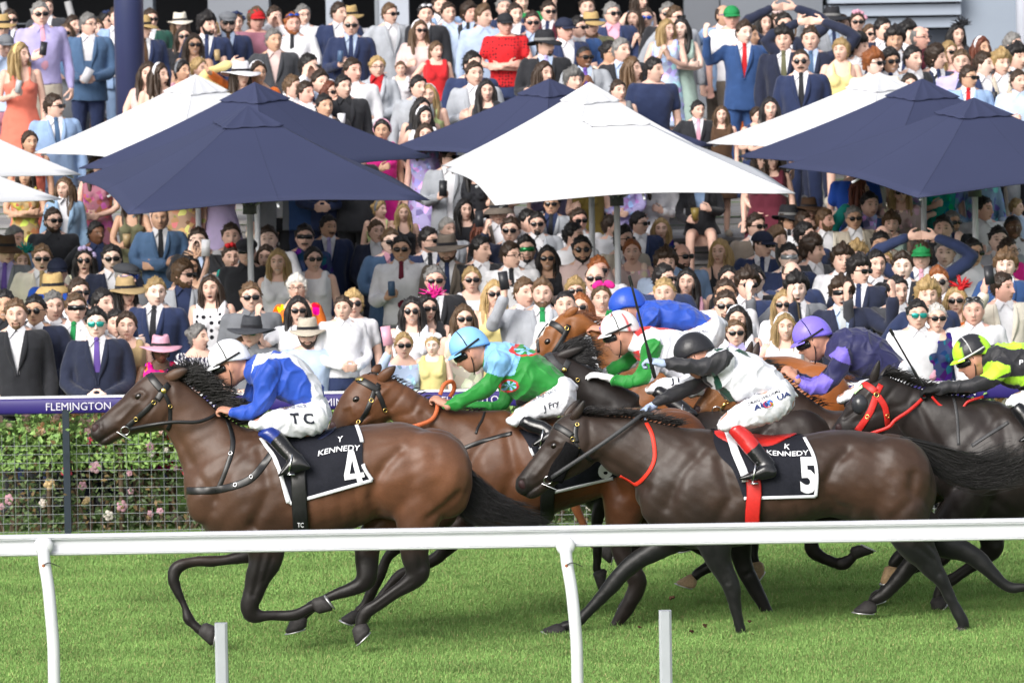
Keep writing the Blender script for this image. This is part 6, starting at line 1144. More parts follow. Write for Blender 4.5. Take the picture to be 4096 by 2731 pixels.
def garment(kind, sex, pose, sit):
    def mk_():
        g = G(); dz = SITZ if sit else 0; ar = arm_pts(sex, pose or 'down', sit); k = .88 if sex == 'f' else 1
        if kind in ('jacketc', 'jacketo'):
            torso(g, sex, .020, .92 if sit else .80, 1.47, sit, .022)
            for sh, e, w_, dr in ar: g.ell(sh+np.array((0, 0, -.005)), (.068*k, .066*k, .062*k)); g.tube([sh, e, w_*.93+e*.07], np.array((.066, .058, .047))*k, 12, sub=3)
            me = fold(remesh(g, .0125, 3), 1, 3); V = getv(me); zz = V[:, 2]-dz; m = (V[:, 1] < -.02)&(V[:, 1] > -.19)&(np.abs(V[:, 0]) < vw(zz, kind[-1]))&(zz > (1.10 if kind[-1] == 'c' else .5))&(zz < 1.6)
            if pose in ('cross', 'clasp', 'sit'): m &= zz > 1.22
            delverts(me, m); g2 = G(); R = np.array(RF if sex == 'f' else RM)
            zl = np.linspace(1.475, 1.12, 9); yy = []
            for z in zl:
                x = vw(z, kind[-1]); hw, hd, y0 = (np.interp(z, R[:, 0], R[:, i]) for i in (1, 2, 3)); yy.append(-(hd+.024+(.045*math.exp(-((z-1.265)/.07)**2) if sex == 'f' else 0))*math.sqrt(max(0, 1-(x/(hw+.02))**2))+y0)
            for s_ in (-1, 1):
                wl = .012+.034*np.sin(np.clip((1.475-zl)/.30, 0, 1)*math.pi)**.7
                rows = [np.column_stack([s_*(vw(zl, kind[-1])-.004+wl*f), np.array(yy)-o+f*.012, zl+dz]) for f, o in ((0, .004), (.5, .018), (1, .016), (1.0, -.004))]; g2.grid(np.array(rows))
            a = np.linspace(-2.4, 2.4, 17)+math.pi/2; g2.tube(np.column_stack([np.cos(a)*.082, .018+np.sin(a)*.07, 1.475+.02*np.sin(a)+dz]), .016, 8)
            b = g2.mesh(); bm = bmesh.new(); bm.from_mesh(me); bm.from_mesh(b); bm.to_mesh(me); bm.free()
        elif kind == 'shirtin':                      # the shirt under a jacket
            torso(g, sex, .006, .92, 1.49, sit); me = remesh(g, .014, 2); g2 = collar(dz, k); b = g2.mesh(); bm = bmesh.new(); bm.from_mesh(me); bm.from_mesh(b); bm.to_mesh(me); bm.free()
        elif kind in ('shirt', 'tee'):
            torso(g, sex, .013, .92, 1.48, sit)
            for sh, e, w_, dr in ar:
                g.ell(sh, (.060*k, .058*k, .056*k)); g.tube([sh, e, w_*.95+e*.05] if kind == 'shirt' else [sh, sh*.45+e*.55], np.array((.060, .054, .043) if kind == 'shirt' else (.062, .062))*k, 12, sub=3)
            me = fold(remesh(g, .0125, 3), 1.2, 5)
            if kind == 'shirt': g2 = collar(dz, k); b = g2.mesh(); bm = bmesh.new(); bm.from_mesh(me); bm.from_mesh(b); bm.to_mesh(me); bm.free()
        elif kind in ('dress', 'blouse', 'camidress'):
            torso(g, sex, .012, .92, 1.34 if kind == 'camidress' else 1.45, sit)
            if kind == 'blouse':
                for sh, e, w_, dr in ar: g.ell(sh, (.06*k, .056*k, .056*k)); g.tube([sh, e, w_*.9+e*.1], np.array((.064, .062, .046))*k, 12, sub=3)
            elif kind == 'camidress':
                for s_ in (-1, 1): g.tube([(s_*.075, -.125, 1.30+dz), (s_*.085, -.06, 1.43+dz), (s_*.08, .03, 1.44+dz), (s_*.075, .10, 1.32+dz)], [.012]*4, 8, sub=3)
            else:
                for s_ in (-1, 1): g.tube([(s_*.10, -.11, 1.30+dz), (s_*.105, -.04, 1.435+dz), (s_*.10, .06, 1.43+dz)], [.03]*3, 8, sub=3)
            t = np.arange(26)/26*2*math.pi
            if not sit: g.rings([np.column_stack([np.cos(t)*hw*(1+.05*np.sin(t*7)*max(0, (1-z))), np.sin(t)*hd*(1+.05*np.cos(t*6)*max(0, 1-z)), np.full(26, z)]) for z, hw, hd in ((1.08, .14, .105), (.95, .18, .13), (.8, .21, .165), (.55, .27, .22), (.50, .272, .222))])
            else: g.tube([(0, .02, .52), (0, -.2, .55), (0, -.42, .53)], [.17, .16, .15], 14, flat=.62)
            me = fold(remesh(g, .0125, 3), 1.2, 7)
        elif kind == 'trousers':
            torso(g, sex, .010, .80, 1.0, sit) if not sit else g.ell((0, .02, .52), (.17, .14, .12)); legs(g, sit, 1.15, False); me = fold(remesh(g, .014, 3), 1, 9)
        elif kind == 'shoes':
            for s_ in (-1, 1): y = -.44 if sit else .02; g.tube([(s_*.12, y+.04, .05), (s_*.135, y-.17, .036)], [.052, .046], 12, flat=.9)
            me = g.mesh()
        elif kind == 'tie':
            R = np.array(RM); zl = np.linspace(1.485, 1.06, 14); rows = []
            for f in (-1, -.5, .5, 1):
                w_ = np.interp(zl, (1.06, 1.09, 1.43, 1.455, 1.485), (.004, .036, .020, .019, .024)); hd = np.interp(zl, R[:, 0], R[:, 2])-np.interp(zl, R[:, 0], R[:, 3]); hd = np.maximum(hd, np.interp(zl, (1.06, 1.36, 1.485), (.128, .128, .078)))
                rows.append(np.column_stack([w_*f, -(hd+.012)+.005*abs(f), zl+dz]))
            g.grid(np.array(rows)); g.ell((0, -.088, 1.475+dz), (.022, .016, .022), None, 10, 8); me = g.mesh()
        return me
    return cache((kind, sex, pose if kind not in ('shirtin', 'trousers', 'tie', 'shoes') else '', sit), mk_)
def collar(dz, k):
    g2 = G(); a = np.linspace(0, 2*math.pi, 25)[:-1]
    r1 = np.column_stack([np.cos(a)*.070*k, .012-np.sin(a)*.070*k-.018*np.clip(np.sin(a), 0, 1), 1.468-.014*np.sin(a)+dz]); r2 = np.column_stack([np.cos(a)*.063*k, .008-np.sin(a)*.062*k, 1.522-.022*np.sin(a)+dz]); r3 = np.column_stack([np.cos(a)*.082*k, .012-np.sin(a)*.084*k, 1.488-.034*np.clip(np.sin(a), 0, 1)+dz])
    g2.rings([r1, r2, r3], cap=False)
    for s_ in (-1, 1): g2.add([(s_*.006, -.090, 1.478+dz), (s_*.058*k, -.062, 1.512+dz), (s_*.088*k, -.060, 1.455+dz), (s_*.052, -.118, 1.420+dz)], [(0, 1, 2, 3)])
    return g2
def hair_mesh(style, sex):
    def mk_():
        nu, nv = 52, 40; V = head_shape(nu, nv, 1.0, False, sex == 'f'); u = V/np.linalg.norm(V/np.array((.077, .098, .118)), axis=-1, keepdims=True)
        az = np.abs(np.arctan2(V[..., 0], -V[..., 1])); z = V[..., 2]; y = V[..., 1]
        hl = np.interp(az, (0, .6, 1.0, 1.30, 1.45, 1.75, 2.0, 3.15), (.078, .070, .048, .010, -.020, .0, -.045, -.070)); thk = np.interp(z, (-.08, 0, .05, .12), (.004, .006, .014, .019))
        rr_ = np.random.default_rng(len(style)*7+ord(style[0])); lumps = .005*wob(V.reshape(-1, 3), 60, ord(style[0])).reshape(az.shape)+.0045*wob(V.reshape(-1, 3)*np.array((1, .6, .5)), 150, 4).reshape(az.shape); hl0 = .007*wob(V.reshape(-1, 3)*np.array((1, 1, .1)), 70, 9).reshape(az.shape)
        if style == 's': pass
        elif style == 'q': thk = thk*1.05+.020*np.exp(-((az)/1.0)**2)*np.clip((z-.05)/.05, 0, 1); hl = hl+.004
        elif style == 'c': thk = thk*1.5+.014; lumps = lumps*2.0; hl = hl-.016*(az < .9)
        elif style == 'm': thk = thk*1.2+.006; hl = np.interp(az, (0, .5, .95, 1.2, 1.5, 3.15), (.070, .060, .03, -.02, -.085, -.125)); lumps = lumps*1.6
        elif style == 'z': thk = thk*.35; lumps = lumps*.2
        elif style == 'x': thk = thk*.45; hl = np.interp(az, (0, .9, 1.35, 1.6, 2, 3.15), (.3, .3, .045, .03, .03, .03)); lumps = lumps*.4
        elif style in 'lpb': thk = thk*1.05+.002; hl = np.interp(az, (0, .25, .7, 1.0, 1.25, 1.6, 2.2, 3.15), (.084, .080, .062, .030, .0, -.03, -.07, -.085))
        hl = hl+hl0*(style != 'x'); top = 0
        if style == 'x': inside = (z < hl-.12*0)&(az < 1.35)|(z > .075)|(z < -.06)
        else: inside = z < hl
        nrm = V/np.linalg.norm(V, axis=-1, keepdims=True); edge = np.clip((z-hl)/.014, 0, 1) if style != 'x' else np.where(inside, 0, 1)
        W = np.where(inside[..., None], V*.86, V*1.0+nrm*((thk+lumps)*(.25+.75*edge))[..., None]); g = G(); W2 = W.reshape(nv, nu, 3); g.rings([W2[i] for i in range(nv)])
        def lock(pts, r, fl=.5, n=8): g.tube(pts, r, n, flat=fl, sub=4, ref=(0, 1, 0))
        if style == 'l':
            for s_ in (-1, 1):
                lock([(s_*.052, -.028, .095), (s_*.088, -.018, .03), (s_*.094, -.020, -.08), (s_*.100, -.045, -.17), (s_*.095, -.072, -.27), (s_*.085, -.080, -.31)], [.014, .018, .024, .027, .022, .006], .7)
                lock([(s_*.060, .01, .085), (s_*.092, .02, .0), (s_*.098, .03, -.10), (s_*.105, .03, -.20), (s_*.095, .05, -.30)], [.02, .030, .036, .036, .012], .8)
                lock([(s_*.03, .06, .07), (s_*.055, .092, -.02), (s_*.06, .085, -.12), (s_*.06, .09, -.24), (s_*.05, .09, -.34)], [.03, .04, .045, .045, .02], .7)
        elif style == 'p':
            lock([(0, .09, .06), (0, .135, .04), (0, .15, -.04), (0, .135, -.16), (0, .12, -.26)], [.02, .03, .034, .028, .008], 1)
        elif style == 'b':
            g.ell((0, .115, .045), (.042, .036, .04), None, 12, 8)
        r2 = np.random.default_rng(5+ord(style[0])); pts_ = W2[(~inside)&(np.abs(V[..., 2]) < .119)]
        if style not in 'xz' and len(pts_):
            for k in range(150):
                p = pts_[r2.integers(0, len(pts_))]; nr = p/np.linalg.norm(p); dv = nr*.22+np.array((r2.normal(0, .3), .7+r2.normal(0, .25), r2.normal(-.1, .25))); dv /= np.linalg.norm(dv); L_ = r2.uniform(.012, .024)
                g.tube([p-nr*.004, p+dv*L_*.6, p+(dv+np.array((0, .2, -.45)))*L_], [.0042, .003, .0008], 4, rnd=False)
        if style == 'l':
            for k in range(90):
                s_ = r2.choice((-1, 1)); x = r2.uniform(.05, .112); y = r2.uniform(-.07, .10); z1 = r2.uniform(-.36, -.2); g.tube([(s_*x*.8, y*.7, .05), (s_*x, y, -.06), (s_*(x+r2.normal(0, .012)), y+r2.normal(0, .012), z1)], [.006, .005, .001], 4, sub=3, rnd=False)
        me = g.mesh(); Vv = getv(me); N_ = getn(me); setv(me, Vv+N_*(.0035*wob(Vv*np.array((1, 1, .22)), 170, 3))[:, None]); return me
    return cache(('hair', style, sex), mk_)
def acc(kind):
    def mk_():
        g = G()
        if kind in ('sun', 'sunround', 'spec', 'wrap'):
            if kind == 'spec':
                for s_ in (-1, 1): a = np.linspace(0, 6.283, 17)[:-1]; r = [np.column_stack([s_*.034+np.cos(a)*.023*f, np.full(16, -.101+o), .012+np.sin(a)*.018*f]) for f, o in ((.93, -.002), (1.06, -.002), (1.06, .002), (.93, .002), (.93, -.002))]; g.rings(r, cap=False)
            elif kind == 'wrap':
                q_ = np.linspace(-1.2, 1.2, 13); g.rings([np.column_stack([np.sin(q_)*.079, .0-np.cos(q_)*(.104+b), np.full(13, .016+h)]) for h, b in ((-.021, -.004), (-.015, .006), (.015, .008), (.020, -.002))], cap=False, closed=False)
            else:
                for s_ in (-1, 1):
                    a = np.arange(18)/18*6.2832; ex_ = .62 if kind == 'sun' else 1.0; cx_, cz_ = np.sign(np.cos(a))*np.abs(np.cos(a))**ex_, np.sign(np.sin(a))*np.abs(np.sin(a))**ex_; M_ = np.array(Matrix.Rotation(s_*.2, 3, 'Z')); hw, hh = (.030, .0215) if kind == 'sun' else (.027, .026)
                    g.rings([np.column_stack([cx_*hw*f*(1+.06*cz_), np.full(18, o), cz_*hh*f]) @ M_.T+np.array((s_*.0345, -.102, .010)) for f, o in ((.8, .006), (1, .003), (1, -.003), (.85, -.006))])
            g.tube([(-.012, -.106, .018), (.012, -.106, .018)], [.0035]*2, 6)
            for s_ in (-1, 1): g.tube([(s_*.058, -.095, .018), (s_*.080, -.04, .016), (s_*.082, .012, .012)], [.0035]*3, 5)
        elif kind == 'sunup':
            for s_ in (-1, 1): g.ell((s_*.034, -.075, .112), (.028, .009, .02), np.array(Matrix.Rotation(-.7, 3, 'X')), 12, 8)
            g.tube([(-.08, -.0, .08), (-.06, -.075, .108), (.06, -.075, .108), (.08, 0, .08)], [.004]*4, 6)
        elif kind == 'cap':
            nu = 32; ph = np.arange(nu)/nu*6.2832; rings = []
            for a in np.linspace(.03, 1.62, 11): rings.append(np.column_stack([np.sin(ph)*math.sin(a)*.091, .006-np.cos(ph)*math.sin(a)*.112, np.full(nu, .045+math.cos(a)*.092)]))
            g.rings(rings[::-1]); q_ = np.linspace(-1.1, 1.1, 17); g.grid(np.array([np.column_stack([np.sin(q_)*.090*(1+.1*f), .006-np.cos(q_)*(.108+.075*f), .045-.020*f-.006*q_**2]) for f in (0, .35, .7, 1, 1.0, .5, 0)])+np.array([0, 0, .006])*np.array([0, 0, 0, 0, -1, -1, -1])[:, None, None])
        elif kind == 'flatcap':
            g.ell((0, -.01, .075), (.100, .128, .055), np.array(Matrix.Rotation(.12, 3, 'X')), 24, 14); g.ell((0, -.105, .048), (.075, .05, .012), np.array(Matrix.Rotation(.35, 3, 'X')), 18, 8)
        elif kind in ('fedora', 'wide', 'bucket'):
            nu = 40; ph = np.arange(nu)/nu*6.2832; bw = {'fedora': .070, 'wide': .115, 'bucket': .06}[kind]; pr = [(.02, .150), (.55, .150), (.72, .162), (.86, .150), (.95, .10), (1.02, .052), (1.03, .048)]
            rings = [np.column_stack([np.sin(ph)*r*.090, .006-np.cos(ph)*r*.112, np.full(nu, z)-.014*np.cos(ph)**2*(z > .14)]) for r, z in pr]
            for f in (.3, .65, 1, 1, .6, .1): rings.append(np.column_stack([np.sin(ph)*(.092+bw*f), .006-np.cos(ph)*(.114+bw*f), .046+(.022*np.cos(2*ph+3.14)-.022 if kind != 'bucket' else -.05)*f*f*1.0+np.full(nu, 0)-(.006 if len(rings) > 9 else 0)]))
            g.rings(rings[::-1], cap=True)
        elif kind == 'hatband': a = np.arange(33)/32*6.2832; g.rings([np.column_stack([np.sin(a)*.0945*f, .006-np.cos(a)*.1165*f, np.full(33, z)]) for f, z in ((1, .052), (1.0, .078))], cap=False, closed=False)
        elif kind == 'band': a = np.linspace(-1.75, 1.75, 25); g.tube(np.column_stack([np.sin(a)*.091, .012-.010*np.cos(a), .022+np.cos(a)*.113]), .0125, 8, flat=1.5, ref=(0, 1, 0))
        elif kind == 'bow':
            for s_ in (-1, 1): g.ell((s_*.055+.02, -.03, .135), (.055, .02, .034), np.array(Matrix.Rotation(s_*.5, 3, 'Y')), 14, 8)
            g.ell((.02, -.035, .13), (.018, .018, .018))
        elif kind == 'flower':
            r = np.random.default_rng(4)
            for k in range(15): a = r.uniform(-1.5, 1.5); g.ell((math.sin(a)*.095, -.02+r.normal(0, .02), .03+math.cos(a)*.105), (r.uniform(.018, .032), .02, r.uniform(.015, .028)), None, 8, 6)
        elif kind == 'feather':
            r = np.random.default_rng(5)
            for k in range(26): a, b = r.uniform(-1, 1), r.uniform(.2, 1.4); p0 = np.array((.05, -.02, .115)); g.tube([p0, p0+np.array((math.sin(a)*.06, r.uniform(-.05, .05), math.cos(a)*.05*b)), p0+np.array((math.sin(a)*.13, r.uniform(-.08, .08), math.cos(a)*.09*b))], [.006, .009, .002], 5, sub=3)
            g.ell((.045, -.02, .115), (.04, .04, .025), None, 12, 8)
        elif kind in ('beard', 'goatee', 'stache'):
            V = head_shape(48, 44); az = np.arctan2(V[..., 0], -V[..., 1]); ax, z, y = np.abs(V[..., 0]), V[..., 2], V[..., 1]
            lipm = (V[..., 0]/.026)**2+((z+.064)/.013)**2 < 1
            if kind == 'beard': m = (y < .012)&(z < np.interp(np.abs(az), (0, .35, .6, 1.0, 1.45, 1.8), (-.048, -.048, -.056, -.050, .01, .01)))&(z > -.125)&~lipm&(np.abs(az) < 1.62)
            elif kind == 'goatee': m = (ax < .034)&(y < 0)&(z < -.047)&(z > -.122)&~lipm
            else: m = (ax < .034)&(y < 0)&(z < -.041)&(z > -.056)
            W = np.where(m[..., None], V*1.045+np.array((0, -.003, -.001)), V*.90).reshape(V.shape); g.rings([W[i] for i in range(W.shape[0])])
        return g.mesh()
    return cache(('acc', kind), mk_)
# held things, 0 = the hand
def item_mesh(kind):
    def mk_():
        g = G()
        if kind == 'phone': g.box((-.038, -.006, -.02), (.038, .006, .13))
        elif kind == 'can': g.tube([(0, 0, -.02), (0, 0, .10), (0, 0, .108)], [.032, .032, .026], 16, rnd=False)
        elif kind == 'cup': g.tube([(0, 0, -.02), (0, 0, .10)], [.030, .040], 16, rnd=False)
        elif kind == 'paper': g.box((-.05, -.004, -.05), (.05, .004, .12), np.array(Matrix.Rotation(.6, 3, 'Y')))
        elif kind == 'purse': g.ell((0, 0, -.05), (.09, .03, .075), None, 18, 12)
        return g.mesh()
    return cache(('item', kind), mk_)
COLW = {'midnight': 'dark navy', 'steel': 'mid blue', 'lightgrey': 'light grey', 'lightblue': 'light blue', 'paleblue': 'pale blue', 'darkgreen': 'dark green', 'palepink': 'pale pink', 'dustypink': 'dusty pink', 'hotpink': 'hot pink', 'royal': 'royal blue', 'denim': 'denim blue', 'straw': 'straw coloured'}
def cw(c): return COLW.get(c, c)
STY = {'s': 'short', 'q': 'swept up', 'c': 'curly', 'm': 'collar length', 'z': 'cropped', 'l': 'long', 'p': 'ponytailed', 'b': 'pinned up', 'x': 'receding'}
POSEW = {'hold': None, 'clasp': 'hands clasped', 'cross': 'arms folded', 'head': 'hands on head', 'wave': 'arm raised high', 'phone': None, 'clap': 'clapping', 'mouth': 'hands at mouth', 'point': 'pointing', 'up': 'both hands raised', 'hip': 'hand on hip', 'lean': 'leaning', 'drink': 'drinking', 'onehead': 'hand on head', 'hand': 'one hand raised', 'sit': 'seated'}
PEOPLE = []; ITEMS = []
def parse(line):
    tk = line.split(); d = dict(reg=tk[0][:2], sex=tk[0][2], x=float(tk[1]), y=float(tk[2]), yaw=float(tk[3]), hair=tk[4], out=tk[5], pose='down', mouth='n', acc=[], skin='n', item=None, h=1.0, extra=None, leg='charcoal')
    for t in tk[6:]:
        if t[:2] == 'p=': d['pose'] = t[2:]
        elif t == 'bk': d['bk'] = 1.2
        elif t == 'lift': d['lift'] = 1
        elif t in ('sm', 'op'): d['mouth'] = t[0]
        elif t[:2] == 's=': d['skin'] = t[2:]
        elif t[:2] == 'i=': d['item'] = t[2:]
        elif t[:2] == 'h=': d['h'] = float(t[2:])
        elif t[:2] == 'l=': d['leg'] = t[2:]
        elif t[:2] == 'x=': d['extra'] = t[2:].replace('_', ' ')
        else: d['acc'].append(t)
    return d
